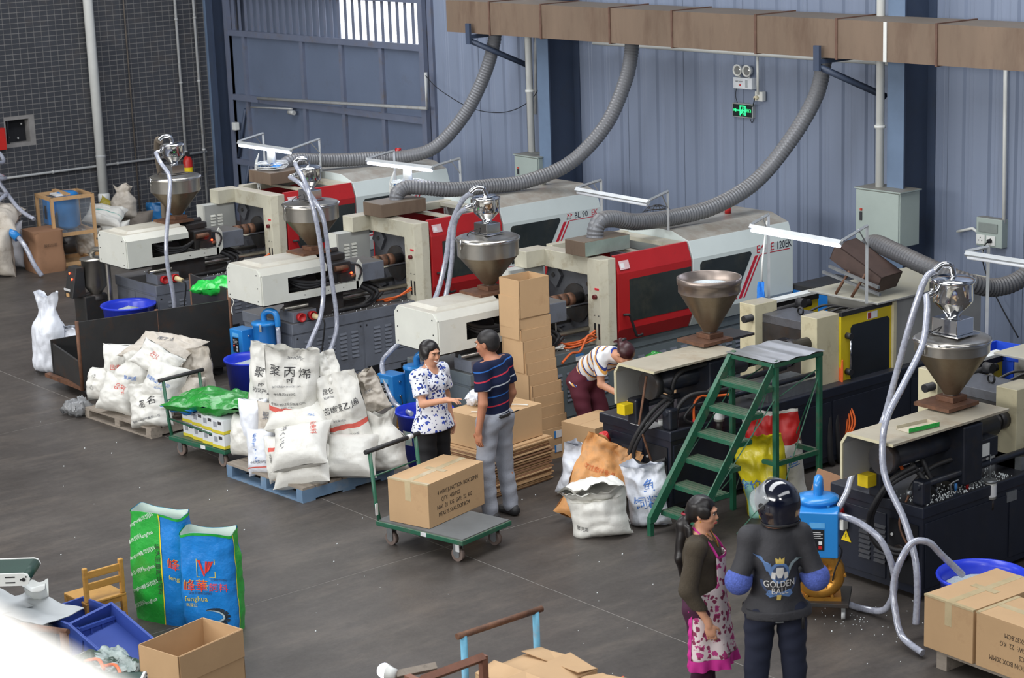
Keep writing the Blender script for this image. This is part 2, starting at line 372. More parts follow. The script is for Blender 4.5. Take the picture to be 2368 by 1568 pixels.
# emergency lamp and exit sign
def emergency():
    t = thing('emergency_lamp', 'white twin-spot emergency light on the ribbed wall', 'lamp', (-16.3, 16.6, 2.87))
    MB().box(-.15, .15, -.1, 0, 0, .13).build('housing', mat('lamp_white', (225, 230, 235), .35), t, .008)
    for x in (-.09, .06):
        s = MB().lathe([(.0, -.02), (.05, -.02), (.066, .03), (.07, .045), (.06, .05), (.045, .03), (0, .02)], 20, M=Matrix.Translation((x, -.05, .21)) @ Matrix.Rotation(R(90), 4, 'X')).build('spot', m_pvc, t)
        MB().lathe([(.0, .03), (.05, .04), (.052, .036)], 16, M=Matrix.Translation((x, -.05, .21)) @ Matrix.Rotation(R(90), 4, 'X')).build('lens', mat('spot_glass', (150, 152, 150), .15, .3), s)
        MB().cyl((x, -.05, .12), (x, -.05, .16), .015, 8).build('neck', m_pvc, t)
    MB().box(.05, .085, -.104, -.1, .02, .11).build('indicator', mat('pale_panel', (170, 176, 180), .4), t)
    lettering('EXIT LIGHT', .022, m_black, t, (-.05, -.102, .085), (1, 0, 0), (0, 0, 1)); MB().box(-.07, -.05, -.103, -.1, .035, .055).build('button', m_pvc, t); MB().box(-.045, -.02, -.103, -.1, .035, .055).build('button', mat('red_button', (190, 30, 40), .4), t)
    t = thing('wall_socket', 'small white socket with plug beside the exit sign', 'socket', (-16.08, 16.6, 2.74))
    MB().box(-.06, .06, -.06, 0, 0, .11).build('box', m_pvc, t, .006); MB().cyl((-.02, -.1, .04), (-.02, -.06, .04), .025, 10).build('plug', mat('cream', (220, 210, 180), .4), t)
    MB().tube(spline([(-.02, -.1, .04), (-.04, -.1, -.02), (-.1, -.05, -.06), (-.14, -.05, -.1)]), .006, 6).build('cord', m_black, t)
    t = thing('exit_sign', 'lit green exit sign with running figure and arrow', 'sign', (-16.35, 16.6, 2.53))
    MB().box(-.165, .165, -.05, 0, 0, .165).build('frame', mat('sign_frame', (190, 192, 190), .3, .6), t, .004)
    MB().box(-.152, .152, -.053, -.05, .012, .153).build('panel', mat('sign_dark', (16, 34, 30), .3), t)
    g = mat('sign_green', (40, 230, 130), .5, emit=((50, 240, 140), 1.6))
    b = MB(); y0, y1 = -.0555, -.053
    for x0, x1, z0, z1 in ((-.04, -.028, .025, .135), (.042, .055, .025, .135), (-.04, .055, .128, .14), (-.11, -.04, .076, .09)): b.box(x0, x1, y0, y1, z0, z1)
    b.prism([(-.125, .083), (-.1, .103), (-.1, .063)], 'y', y0, y1)
    b.cyl((.012, y1, .112), (.012, y0, .112), .01, 10)
    for pts in ([(.01, .1), (0, .07), (.018, .05), (.01, .03)], [(0, .07), (-.012, .05), (-.026, .046)], [(.008, .095), (-.014, .085), (-.02, .068)], [(.01, .095), (.03, .08), (.034, .065)]):
        b.tube([(x, (y0+y1)/2, z) for x, z in pts], .006, 4)
    b.build('pictogram', g, t)
    lettering('EXIT', .034, g, t, (-.125, -.0535, .083), (1, 0, 0), (0, 0, 1), squash=.55); lettering('出口', .045, g, t, (.1, -.0535, .083), (1, 0, 0), (0, 0, 1))
    MB().tube(spline([(-.1, -.03, .165), (-.14, -.02, .25), (-.12, -.01, .38)]), .004, 5).tube(spline([(.1, -.03, 0), (.13, -.03, -.05), (.16, -.03, -.02), (.15, -.02, .0)]), .004, 5).build('cord', m_black, t)
emergency()
# exhaust duct of rusty sheet
m_rust = mat('rusty_sheet', (122, 104, 88), .65, .1, .12, 2.2, dirt=((98, 78, 64), .4, 2.5), dust=((108, 100, 90), .9), stretch=(1.2, 1, .3))
def duct():
    t = thing('exhaust_duct', 'long rusty sheet-metal exhaust duct under the roof edge', 'duct', (-20.6, 15.5, 3.43))
    x = 0; k = 0
    for wd in (.9, 1.0, 1.25, 1.05, 1.3, 1.15, 1.3, 1.2, 1.2, 1.2, 1.2, 1.2):
        MB().box(x+.004, x+wd-.004, 0, .6, 0, .4).build('duct_section', m_rust, t)
        MB().box(x+wd-.016, x+wd+.012, -.012, .612, -.012, .412).build('flange', mat('rust_dark', (104, 78, 66), .7, .1, .25, 8), t); x += wd
    MB().box(7.28, 7.32, -.015, -.004, 0, .4).build('strap', m_pvc, t)
duct()
for X, lb in ((-20.05, 'steel bracket under the left end of the duct'), (-14.15, 'steel bracket under the duct by the grey cabinet')):
    t = thing('duct_bracket', lb, 'bracket', (X, 15.45, 3.43))
    MB().box(-.045, .035, -.04, -.006, -.13, .13).build('hanger', m_col, t); MB().box(-.03, .03, -.03, 1.1, -.06, -.014).build('arm', m_col, t)
    MB().tube([(0, 0, -.09), (.3, .7, -.45)], .035, 4).build('strut', m_col, t)
# ================================================================== red and white moulding machines
m_mgrey = mat('machine_grey', (108, 113, 123), .5, 0, .08, 4, dirt=((84, 84, 86), .25, 5), dust=((92, 88, 84), .9))
m_mgrey2 = mat('machine_grey_green', (106, 116, 120), .5, 0, .08, 4, dirt=((84, 84, 86), .2, 5), dust=((82, 80, 76), .9))
m_cream = mat('cream_paint', (216, 217, 208), .4, 0, .05, 3, dirt=((188, 178, 140), .12, 5), dust=((176, 168, 152), .9))
m_creamd = mat('worn_cream_paint', (206, 202, 182), .45, 0, .07, 4, dirt=((160, 144, 110), .25, 6), dust=((166, 158, 144), .9))
m_white = mat('guard_white', (212, 222, 220), .38, 0, .04, 2, dust=((140, 130, 118), .95))
m_red = mat('door_red', (178, 34, 38), .35, 0, .07, 3, dirt=((120, 30, 32), .12, 5), dust=((190, 100, 100), .4), coat=.15)
m_darkm = mat('oily_steel', (62, 60, 60), .4, .35, .3, 6, dirt=((70, 56, 46), .4, 8))
m_platen = mat('platen_steel', (104, 106, 112), .38, .35, .25, 4, dirt=((64, 60, 60), .45, 4))
m_rubber = mat('black_rubber', (36, 36, 38), .55, 0, .2, 12, dust=((74, 70, 66), .6))
m_rustm = mat('rusty_steel', (112, 78, 58), .65, .2, .3, 9, dirt=((66, 48, 40), .4, 10))
m_steel = mat('brushed_steel', (176, 172, 164), .28, .9, .08, 6, dirt=((128, 112, 92), .2, 4))
m_cone = mat('dusty_steel_cone', (136, 124, 106), .38, .75, .2, 3, dirt=((104, 88, 68), .45, 3))
m_chrome = mat('chrome', (215, 216, 218), .1, 1, .03, 6)
m_glass = mat('smoked_window', (46, 52, 52), .22, 0, .25, 2.5, dirt=((66, 68, 60), .35, 3), spec=.6)
m_orange = mat('orange_cable', (226, 104, 44), .45, 0, .06, 8)
m_redp = mat('red_plastic', (190, 36, 38), .4, 0, .05, 8)
m_led = mat('red_lamp', (255, 40, 20), .4, emit=((255, 50, 20), 14))
m_label = mat('pink_label', (222, 190, 192), .5); m_labelw = mat('white_label', (225, 226, 226), .5); m_bluel = mat('blue_label', (60, 130, 200), .5)
m_hose = mat('clear_hose', (168, 172, 186), .16, .05, .12, 30, spec=.8, coat=.5, dirt=((120, 124, 140), .35, 26))
def louvers(p, cx, y0, z0, ncol, nrow, cw=.1, gap=.145, rg=.045, face='x', m=None):
    b = MB()
    for i in range(ncol):
        for j in range(nrow):
            a = y0+i*gap; z = z0+j*rg
            if face == 'x': b.prism([(cx, z), (cx+.012, z), (cx, z+.024)], 'y', a, a+cw)
            else: b.add([(a, cx, z), (a+cw, cx, z), (a+cw, cx-.012, z), (a, cx-.012, z), (a, cx, z+.024), (a+cw, cx, z+.024)], [(3, 2, 1, 0), (3, 4, 5, 2), (0, 4, 3), (1, 2, 5)])
    return stuff(b.build('louvers', m or m_mgrey, p))
def hose_obj(name, pts, r, m, parent=None, n=8, seg=8): return MB().tube(spline(pts, seg), r, n).build(name, m, parent)
def cover_a(t, windowed=True):
    """long white cover over the injection cylinder"""
    c = MB(); P = [(-.72, 1.05), (-.04, 1.05), (-.04, 1.37), (-.1, 1.435), (-.66, 1.435), (-.72, 1.37)]
    ep = MB().prism(P, 'y', -.335, -.318).build('end_plate', m_cream, t, .004)
    for x, z in ((-.67, 1.09), (-.67, 1.23), (-.66, 1.38), (-.1, 1.09), (-.1, 1.23), (-.11, 1.37)): MB().cyl((x, -.34, z), (x, -.335, z), .007, 6).build('screw', m_rubber, ep)
    b = MB(); e = .5
    b.prism([(-.66, 1.435), (-.66, 1.42), (-.1, 1.42), (-.04, 1.355), (-.025, 1.37), (-.095, 1.436)], 'y', -.32, e)
    b.prism([(-.66, 1.436), (-.66, 1.42), (-.72, 1.36), (-.735, 1.372)], 'y', -.32, .62)
    b.build('top_plate', m_cream, t)
    lid = MB(); v = [(-.6, -.25, 1.435), (-.16, -.25, 1.435), (-.2, -.2, 1.462), (-.56, -.2, 1.462), (-.6, e-.02, 1.435), (-.16, e-.02, 1.435), (-.2, e-.02, 1.462), (-.56, e-.02, 1.462)]
    lid.add(v, [(0, 1, 2, 3), (1, 5, 6, 2), (0, 3, 7, 4), (3, 2, 6, 7), (4, 7, 6, 5)]).build('raised_lid', m_cream, t)
    s = MB(); x0, x1 = -.04, -.024
    s.box(x0, x1, -.32, .9, 1.05, 1.135).box(x0, x1, -.32, 0.0, 1.135, 1.37).box(x0, x1, 0, e, 1.305, 1.37)
    s.prism([(.87, 1.05), (.9, 1.05), (.96, 1.12), (.96, 1.31), (.92, 1.37), (.87, 1.3)], 'x', x0, x1)
    sp = s.build('side_panel', m_cream, t)
    for y, z in ((.5, 1.09), (.7, 1.09), (.2, 1.09)): MB().cyl((x1, y, z), (x1+.004, y, z), .006, 6).build('screw', m_rubber, sp)
    MB().box(-.735, -.72, -.32, .93, 1.05, 1.37).build('side_panel', m_cream, t)
    MB().box(-.7, -.05, -.3, .9, 1.03, 1.05).build('floor_plate', m_rubber, t)
    MB().cyl((-.22, -.25, 1.2), (-.22, .45, 1.2), .05, 12).cyl((-.5, -.25, 1.2), (-.5, .45, 1.2), .05, 12).build('cylinder', m_darkm, t)
    for k in range(3): hose_obj('hydraulic_hose', [(-.1-.05*k, .02, 1.3), (-.09, .2, 1.22-.03*k), (-.08, .42, 1.19-.02*k), (-.1, .6, 1.24), (-.16, .72, 1.3)], .02, m_rubber, t)
    # drive block where the cover stops
    MB().box(-.62, -.07, .6, .84, 1.14, 1.36).build('drive_block', m_darkm, t, .01)
    MB().box(-.5, -.2, .58, .86, 1.36, 1.43).cyl((-.35, .6, 1.44), (-.35, .86, 1.44), .035, 10).build('throat_block', m_darkm, t, .008)
    MB().cyl((-.05, .62, 1.3), (-.05, .78, 1.3), .03, 10).cyl((-.03, .8, 1.2), (-.03, .86, 1.2), .022, 10).build('motor', m_rustm, t)
    MB().box(-.06, -.015, .66, .82, 1.15, 1.24).build('valve', m_darkm, t)
    hose_obj('valve_hose', [(-.04, .82, 1.33), (-.01, .9, 1.31), (0, .93, 1.24), (-.02, .9, 1.15)], .012, m_rubber, t)
    MB().ball((-.005, .8, 1.24), .012, 8, 6).build('indicator_lamp', m_led, t)
    # barrel side
    MB().box(-.46, -.07, .98, 1.28, 1.1, 1.3).build('carriage', m_mgrey, t, .008)
    MB().cyl((-.36, .84, 1.22), (-.36, 1.72, 1.22), .06, 14).build('barrel', m_darkm, t)
    for y in (1.32, 1.42, 1.52): MB().cyl((-.36, y, 1.22), (-.36, y+.07, 1.22), .075, 14).build('heater_band', m_rustm, t)
    MB().cyl((-.15, 0, .95), (-.15, 1.75, .95), .028, 10).build('guide_rail', m_steel, t); MB().cyl((-.57, 0, .95), (-.57, 1.75, .95), .028, 10).build('guide_rail', m_steel, t)
    MB().box(-.62, -.12, .3, .75, .8, 1.03).box(-.5, -.2, .75, 1.1, .8, .9).build('pedestal', m_darkm, t)
    for k in range(3): hose_obj('hydraulic_hose', [(-.1-.1*k, .95+.1*k, 1.06), (-.06-.05*k, 1.1+.1*k, .95), (-.12, 1.0+.05*k, .84), (-.1, .7+.1*k, .83), (-.2, .5, .82)], .022, m_rubber, t)
def machine_a(Xf, label, rear, seed, grey=m_mgrey, cable=0, hood_y=1.5):
    t = thing('injection_moulding_machine', label, 'machine', (Xf, 11.05, 0))
    MB().box(-1.0, -.012, .012, 4.28, .06, .7).build('base', grey, t)
    MB().box(-1.02, 0, 0, 4.3, .68, .8).build('base_rim', grey, t, .008)
    for y in (.15, 1.5, 2.9, 4.1):
        for x in (-.9, -.1): MB().cyl((x, y, 0), (x, y, .06), .05, 10).build('foot', m_rubber, t)
    y = .03
    for k, wd in enumerate((.9, .95, 1.1, 1.2)):
        p = MB().box(-.012, -.004, y, y+wd-.02, .14, .66).build('side_panel', grey, t, .003)
        louvers(p, -.004, y+.12, .3, 5 if wd < 1 else 6, 7, .09, .15)
        for yy in (y+.03, y+wd-.05): MB().cyl((-.004, yy, .63), (.002, yy, .63), .01, 8).build('screw', m_rubber, p)
        y += wd
    MB().box(-.97, -.55, .004, .012, .14, .66).build('end_panel', grey, t, .003); p = MB().box(-.53, -.03, .004, .012, .14, .66).build('end_panel', grey, t, .003)
    MB().box(-.007, -.002, .95, 1.1, .06, .16).build('base_opening_shade', m_black, t); MB().box(-.007, -.002, 1.4, 1.9, .06, .12).build('base_opening_shade', m_black, t)  # thin black slabs: the shade inside the base cutouts, put in as colour
    # red sockets at the near corner
    MB().box(-.3, -.03, .04, .34, .8, .92).build('socket_box', m_mgrey, t, .006)
    for yy in (.12, .26):
        s = MB().lathe([(0, 0), (.045, 0), (.05, .05), (.05, .06), (.04, .062), (.036, .03), (0, .03)], 14, M=Matrix.Translation((-.03, yy, .86)) @ Matrix.Rotation(R(90), 4, 'Y')).build('socket', m_redp, t)
    MB().cyl((.03, .26, .86), (.13, .29, .84), .032, 10, .026).build('plug', mat('beige_plug', (214, 196, 150), .5), t)
    hose_obj('plug_cord', [(.13, .29, .84), (.16, .31, .78), (.1, .3, .5), (.06, .28, .1), (.1, .3, .02)], .01, m_rubber, t)
    cover_a(t)
    # platen frame
    fp = MB().box(-.9, -.1, 1.74, 1.92, .8, 1.56).build('fixed_platen', m_platen, t)
    MB().cyl((-.45, 1.72, 1.15), (-.45, 1.74, 1.15), .2, 24).build('locating_ring', m_darkm, fp)
    for x, z, a in ((-.76, 1.4, .5), (-.22, 1.38, -.5), (-.2, .92, .5), (-.78, .92, -.5)):
        MB().prism([(-.1, -.08), (.09, -.1), (.1, .06), (-.02, .11), (-.1, .05)], 'y', 1.7, 1.74, Matrix.Translation((x, 0, z)) @ Matrix.Rotation(a, 4, 'Y')).build('tie_bar_cap', m_platen, fp)
        MB().cyl((x, 1.69, z), (x, 1.7, z), .025, 8).build('bolt', m_darkm, fp)
    MB().cyl((-.25, 1.0, 1.18), (-.25, 1.72, 1.18), .018, 8).build('guide_rod', m_chrome, t)
    MB().box(-.92, -.14, 1.64, 1.8, 1.49, 1.67).build('frame_beam', m_creamd, t, .006)
    pl = MB().prism([(-.14, 1.62), (.05, 1.62), (.085, 1.7), (.085, 1.8), (-.14, 1.8)], 'z', .79, 1.67).build('frame_pillar', m_creamd, t, .004)
    MB().box(-.03, .03, 1.615, 1.62, 1.36, 1.38).build('label', mat('red_label', (214, 44, 60), .5), pl); MB().cyl((-.02, 1.59, 1.29), (-.02, 1.62, 1.29), .024, 10).build('stop_button', mat('dark_red_knob', (96, 28, 30), .4), pl)
    for x in (-.04, .02):
        MB().box(x-.011, x+.011, 1.616, 1.621, .86, 1.02).build('slot', m_black, pl); MB().cyl((x, 1.615, 1.1), (x, 1.62, 1.1), .006, 6).build('screw', m_rubber, pl)
    lc = MB().box(-1.02, -.87, 1.22, 1.66, .84, 1.5).build('louvre_cabinet', mat('pale_grey_paint', (178, 180, 176), .45, 0, .05, 4), t, .006)
    MB().box(-1.025, -.868, 1.2, 1.225, .84, 1.5).build('front_strip', m_cream, lc); louvers(lc, -.87, 1.3, 1.12, 2, 7, .07, .1, .038, m=m_cream); MB().box(-.87, -.83, 1.52, 1.58, 1.12, 1.17).build('latch', m_darkm, lc)
    MB().box(-1.02, -.82, 1.4, 1.72, 1.5, 1.675).build('top_box', m_creamd, t, .006)
    # orange cables from the pillar slots
    for k in range(2+cable):
        d = .03*k
        hose_obj('orange_cable', [(-.02, 1.6, .95-d), (-.03-.02*k, 1.5-d*2, .9-d), (-.1-.05*k, 1.42-.06*k, .84), (-.16-.1*k, 1.34-.05*k, .815), (-.3-.1*k, 1.4, .81)], .011, m_orange, t)
    # red door
    D = [(.03, .79), (.095, .93), (.095, 1.5), (.03, 1.68), (0, 1.68), (.06, 1.5), (.06, .93), (0, .79)]
    d = MB().prism(D, 'y', 1.82, 2.83).build('door', m_red, t, .004)
    wi = MB().box(.095, .099, 1.97, 2.82, 1.0, 1.43).build('window', m_glass, d)
    MB().box(.0, .06, 1.95, 2.82, .98, 1.45).build('inner_panel', m_black, d)
    k = MB().tube(spline([(.1, 1.88, 1.08), (.14, 1.9, 1.085), (.145, 1.93, 1.06), (.145, 2.0, .87), (.145, 2.03, .85), (.145, 2.09, .855)], 4), .014, 8).build('handle', m_rubber, d)
    MB().box(0, .004, -.065, .065, -.045, .045).build('warning_label', m_label, d, loc=(.0755, 1.92, 1.58), rot=(0, R(-20), 0)); MB().box(.0, .005, -.05, -.005, -.03, .02).build('pictogram', m_labelw, d, loc=(.077, 1.92, 1.58), rot=(0, R(-20), 0))
    MB().box(-1.04, -1.0, 1.82, 2.83, .8, 1.62).build('far_door', m_red, t, .004)
    MB().box(-.85, -.15, 1.92, 2.1, .85, 1.45).box(-.8, -.2, 2.3, 2.5, .85, 1.4).build('mould', m_darkm, t)
    MB().box(-.9, -.1, 2.6, 2.85, .85, 1.5).build('moving_platen', m_platen, t)
    for x, z in ((-.75, 1.35), (-.25, 1.35), (-.75, .95), (-.25, .95)): MB().cyl((x, 1.9, z), (x, 2.7, z), .035, 10).build('tie_bar', m_chrome, t)
    MB().box(-.98, -.88, 1.8, 2.86, 1.6, 1.68).build('top_rail', m_creamd, t); MB().box(-.9, 0, 2.2, 2.27, 1.63, 1.66).build('cross_bar', m_creamd, t); MB().box(-.9, 0, 2.68, 2.84, 1.63, 1.67).build('cross_bar', m_creamd, t)
    # rear guard
    G = [(.03, .79), (.095, .93), (.095, 1.5), (.03, 1.68), (-.22, 1.76), (-1.02, 1.76), (-1.05, .79)]
    g = MB().prism(G, 'y', 2.85, 4.33).build('rear_guard', m_white, t, .005)
    if rear != 'none':
        wv = [(2.95, 1.02), (2.95, 1.43), (2.98, 1.46), (3.68, 1.46), (3.7, 1.43), (3.46, 1.02)]
        MB().prism(wv, 'x', .095, .0985).build('window', m_glass, g)
        mr = mat('stripe_red', (196, 38, 56), .4)
        for o_, w_ in ((.04, .045), (.11, .022)):
            MB().prism([(3.46+o_, .98), (3.46+o_+w_, .98), (3.71+o_+w_, 1.4), (3.71+o_, 1.4)], 'x', .095, .0972).build('stripe', mr, g)
        MB().box(.095, .0972, 2.86, 3.48, .98, .995).build('stripe', mr, g); MB().box(.095, .0972, 3.84, 4.28, 1.4, 1.408).build('stripe', mr, g)
        tk = mat('letter_dark', (40, 46, 60), .5)
        if rear == 'bl':
            lettering('BL 90', .1, tk, g, (.0965, 4.02, 1.45), (0, 1, 0), (0, 0, 1), squash=.9); lettering('EK', .1, mr, g, (.0965, 4.23, 1.45), (0, 1, 0), (0, 0, 1), squash=.9)
            b = MB()
            for q in (0, .045): b.prism([(3.80+q, 1.445), (3.84+q, 1.47), (3.80+q, 1.495), (3.815+q, 1.47)], 'x', .095, .0972)
            b.build('logo', mr, g); lettering('BOLE', .03, tk, g, (.0965, 3.83, 1.428), (0, 1, 0), (0, 0, 1))
        else:
            lettering('E', .12, mr, g, (.0965, 3.8, 1.46), (0, 1, 0), (0, 0, 1)); lettering('LE', .12, mr, g, (.0965, 3.98, 1.46), (0, 1, 0), (0, 0, 1))
            b = MB().prism([(3.83, 1.46), (3.87, 1.505), (3.91, 1.46), (3.87, 1.415), (3.87, 1.43), (3.897, 1.46), (3.87, 1.49), (3.843, 1.46)], 'x', .095, .0972); b.build('logo', mr, g)
            lettering('120EK', .12, tk, g, (.0965, 4.19, 1.46), (0, 1, 0), (0, 0, 1), squash=.75)
    bc = MB().cyl((-.5, 3.95, 1.76), (-.5, 3.95, 1.83), .035, 12).build('beacon_base', m_redp if rear == 'eole' else m_cream, t)
    MB().lathe([(.04, 0), (.042, .1), (.036, .11), (0, .112)], 14, (-.5, 3.95, 1.83)).build('beacon', mat('beacon_red', (200, 24, 28), .2, 0, .05, 9, trans=.2, coat=.4), t)
    MB().box(-.6, -.05, 1.84, 1.98, .802, .806).build('scrap', mat('pale_scrap', (190, 194, 196), .6), t)
    b = MB(); rng = random.Random(seed)
    for _ in range(60): b.ball((rng.uniform(-.12, -.01) if rng.random() < .5 else rng.uniform(-.9, -.1), rng.uniform(.3, 1.6), .804), .006, 4, 3)
    stuff(b.build('spilled_pellets', mat('pellet', (226, 232, 232), .5), t))
    return t
machine_a(-20.6, 'red and white moulding machine farthest from the stairs, by the gate', 'plain', 1)
machine_a(-17.65, 'red and white moulding machine in the middle of the three', 'bl', 2)
M3 = machine_a(-14.55, 'red and white moulding machine behind the tall carton tower', 'eole', 3, m_mgrey2, 2)
MB().box(.0, .003, 1.32, 1.42, .69, .76).build('label', m_labelw, M3); MB().box(.001, .0035, 1.32, 1.42, .735, .76).build('label_stripe', m_bluel, M3)
def hopper(loc, label, loader=True, lid=True, R0=.3, zc=.29, cyl=.17, ls=1.):
    """stainless hopper: loc is the feed throat"""
    t = thing('material_hopper', label, 'hopper', loc)
    MB().box(-.17, .17, -.24, .12, 0, .028).build('slide_plate', m_rustm, t); MB().box(-.085, .085, -.085, .085, .028, .07).build('foot_flange', m_rustm, t, .004)
    MB().box(-.045, .045, -.045, .045, .06, .11).build('throat', m_steel, t)
    z0 = .08
    MB().lathe([(.06, z0), (R0-.004, z0+zc), (R0, z0+zc+.006)], 36).build('cone', m_cone, t)
    z1 = z0+zc
    if lid:
        MB().lathe([(R0, z1), (R0, z1+cyl)], 36).build('drum', m_steel, t)
        l = MB().lathe([(R0+.008, z1+cyl-.03), (R0+.01, z1+cyl), (R0-.01, z1+cyl+.012), (R0-.06, z1+cyl+.018), (0, z1+cyl+.05)], 36).build('lid', m_steel, t)
        MB().lathe([(R0+.012, z1+cyl-.012), (R0+.018, z1+cyl-.006), (R0+.012, z1+cyl)], 36).build('rim_band', m_chrome, l)
        MB().cyl((-.02, -R0-.015, z1+cyl-.08), (-.02, -R0-.015, z1+cyl+.01), .008, 6).build('clasp', m_chrome, t)
    else:
        MB().lathe([(R0, z1), (R0, z1+.07), (R0+.01, z1+.075), (R0+.012, z1+.13), (R0+.004, z1+.135), (R0-.002, z1+.13), (R0-.004, z1)], 40).build('drum', mat('brown_steel', (150, 138, 130), .35, .8, .1, 5), t)
        pm = MB().lathe([(R0-.01, z1+.03), (R0*.6, z1+.07), (0, z1+.1)], 28).build('pellet_fill', mat('pellet_heap', (216, 224, 226), .6, 0, .2, 90, bump=.6, bscale=160), t); stuff(pm)
        MB().box(-.14, .16, -.16, .4, .0, .02).build('slide_rail', m_darkm, t); MB().cyl((0, 0, -.08), (0, 0, 0), .07, 14).build('collar', m_darkm, t)
    if loader:
        zb = z1+cyl+.045
        def q(z): return zb+(z)*ls
        MB().box(-.1*ls, .1*ls, -.085*ls, .085*ls, zb, q(.1)).build('loader_box', m_chrome, t, .005); MB().box(-.13*ls, .13*ls, -.11*ls, .11*ls, zb-.008, zb).build('loader_foot', m_chrome, t)
        ld = MB().lathe([(r_*ls, q(z_)) for r_, z_ in ((.05, .1), (.05, .125), (.125, .2), (.128, .215), (.128, .32), (.138, .325), (.138, .345), (.128, .35), (.1, .362), (0, .365))], 28).build('vacuum_loader', m_chrome, t)
        for a in (.4, 2.5, 4.6): MB().box(-.012, .012, .13*ls, .15*ls, q(.24), q(.33), Matrix.Rotation(a, 4, 'Z')).build('clip', m_chrome, ld)
        MB().tube(spline([(0, 0, q(.36)), (-.01, -.02, q(.43)), (-.05, -.08, q(.44)), (-.08, -.13, q(.4))], 5), .026, 10).build('suction_elbow', m_chrome, ld)
        MB().tube([(-.05, -.1*ls, q(.27)), (-.08, -.2*ls, q(.26))], .024, 10).build('inlet_pipe', m_chrome, ld)
        hose_obj('control_cord', [(-.02, -.1, q(.05)), (-.1, -.16, q(.0)), (-.14, -.12, zb-.06), (-.1, -.02, q(.02))], .005, m_rubber, t)
    return t
hopper((-20.98, 11.62, 1.46), 'steel hopper with loader nearest the grey tiled wall')
hopper((-18.03, 11.62, 1.46), 'steel hopper with loader in front of the left red door')
hopper((-14.93, 11.62, 1.46), 'steel hopper with loader above the two clear hoses, left of the carton stack')
def corr_hose(name, pts, r, label, m, pitch=.036, group='exhaust hoses', n=28):
    P = spline(pts, 40); d = [0]
    for i in range(1, len(P)): d.append(d[-1]+(P[i]-P[i-1]).length)
    T = d[-1]; path = []; rad = []; s = 0; i = 0; k = 0
    while s <= T:
        while i < len(d)-2 and d[i+1] < s: i += 1
        u = (s-d[i])/max(1e-6, d[i+1]-d[i]); path.append(P[i].lerp(P[i+1], u)); rad.append(r*(1.03 if k % 2 else .955)); s += pitch/2; k += 1
    o = MB().tube(path, rad, n, smooth=False).build(name, m); return tag(o, label, 'hose', group)
m_corr = mat('grey_corrugated_hose', (118, 120, 124), .4, .15, .06, 3, dust=((118, 112, 106), .7))
m_corrd = mat('dark_corrugated_hose', (84, 85, 88), .45, .1, .06, 3, dust=((112, 106, 100), .7))
H = .085
corr_hose('exhaust_hose', [(-20.01, 15.8, 3.46), (-20.01, 15.8, 3.3), (-20.11, 15.7, 2.88), (-20.29, 15.5, 2.39), (-20.55, 15.2, 1.98), (-20.85, 14.9, 1.86), (-21.05, 14.6, 1.86), (-21.2, 14.2, 1.87), (-21.28, 13.85, 1.9), (-21.3, 13.55, 1.94), (-21.3, 13.38, 1.9), (-21.3, 13.33, 1.8), (-21.3, 13.33, 1.7)], H, 'grey corrugated exhaust hose down to the machine by the gate', m_corr)
corr_hose('exhaust_hose', [(-17.42, 15.8, 3.46), (-17.42, 15.8, 3.3), (-17.43, 15.7, 2.96), (-17.51, 15.45, 2.47), (-17.75, 15.1, 2.05), (-17.96, 14.6, 1.87), (-18.07, 14.1, 1.86), (-18.12, 13.6, 1.88), (-18.2, 13.3, 1.93), (-18.3, 13.12, 1.95), (-18.33, 13.0, 1.9), (-18.33, 12.97, 1.8), (-18.33, 12.97, 1.7)], H, 'grey corrugated exhaust hose down to the middle red and white machine', m_corr)
corr_hose('exhaust_hose', [(-14.41, 15.8, 3.46), (-14.41, 15.8, 3.3), (-14.43, 15.7, 2.98), (-14.54, 15.45, 2.56), (-14.71, 15.1, 2.14), (-14.8, 14.6, 1.93), (-14.87, 14.1, 1.87), (-14.84, 13.5, 1.9), (-14.82, 13.15, 1.98), (-14.8, 12.97, 1.99), (-14.8, 12.9, 1.93), (-14.8, 12.88, 1.82), (-14.8, 12.88, 1.78)], H, 'grey corrugated exhaust hose nearest the exit sign', m_corr)
corr_hose('exhaust_hose', [(-12.66, 14.45, 1.66), (-12.6, 14.45, 1.78), (-12.45, 14.4, 1.84), (-12.2, 14.35, 1.81), (-11.77, 14.3, 1.73), (-11.39, 14.4, 1.62), (-11.28, 14.7, 1.53), (-11.18, 15.0, 1.6), (-11.1, 15.4, 1.9), (-11.0, 15.75, 2.6), (-11.0, 15.8, 3.46)], H, 'dark grey corrugated hose behind the tilted rusty hood', m_corrd)
def hood(loc, x, y, z, label, m, rz=0.):
    t = thing('exhaust_hood', label, 'exhaust hood', loc, rz); MB().box(-x, 0, 0, y, 0, z).build('box', m, t, .004)
    MB().box(-.004, .006, .006, y-.006, .006, z-.006).build('front_sheet', _M['galvanised'] if label.startswith('galv') else m, t); return t
mat('galvanised', (178, 196, 186), .35, .6, .12, 7)
hood((-20.98, 12.95, 1.72), .5, .75, .15, 'rusty rectangular exhaust hood on the machine by the gate', m_rust)
hood((-18.13, 12.62, 1.68), .36, .62, .15, 'rusty brown exhaust hood on the middle red and white machine', m_rust)
hood((-14.66, 12.62, 1.685), .3, .6, .15, 'galvanised fronted exhaust hood on the red machine behind the carton tower', m_rust)
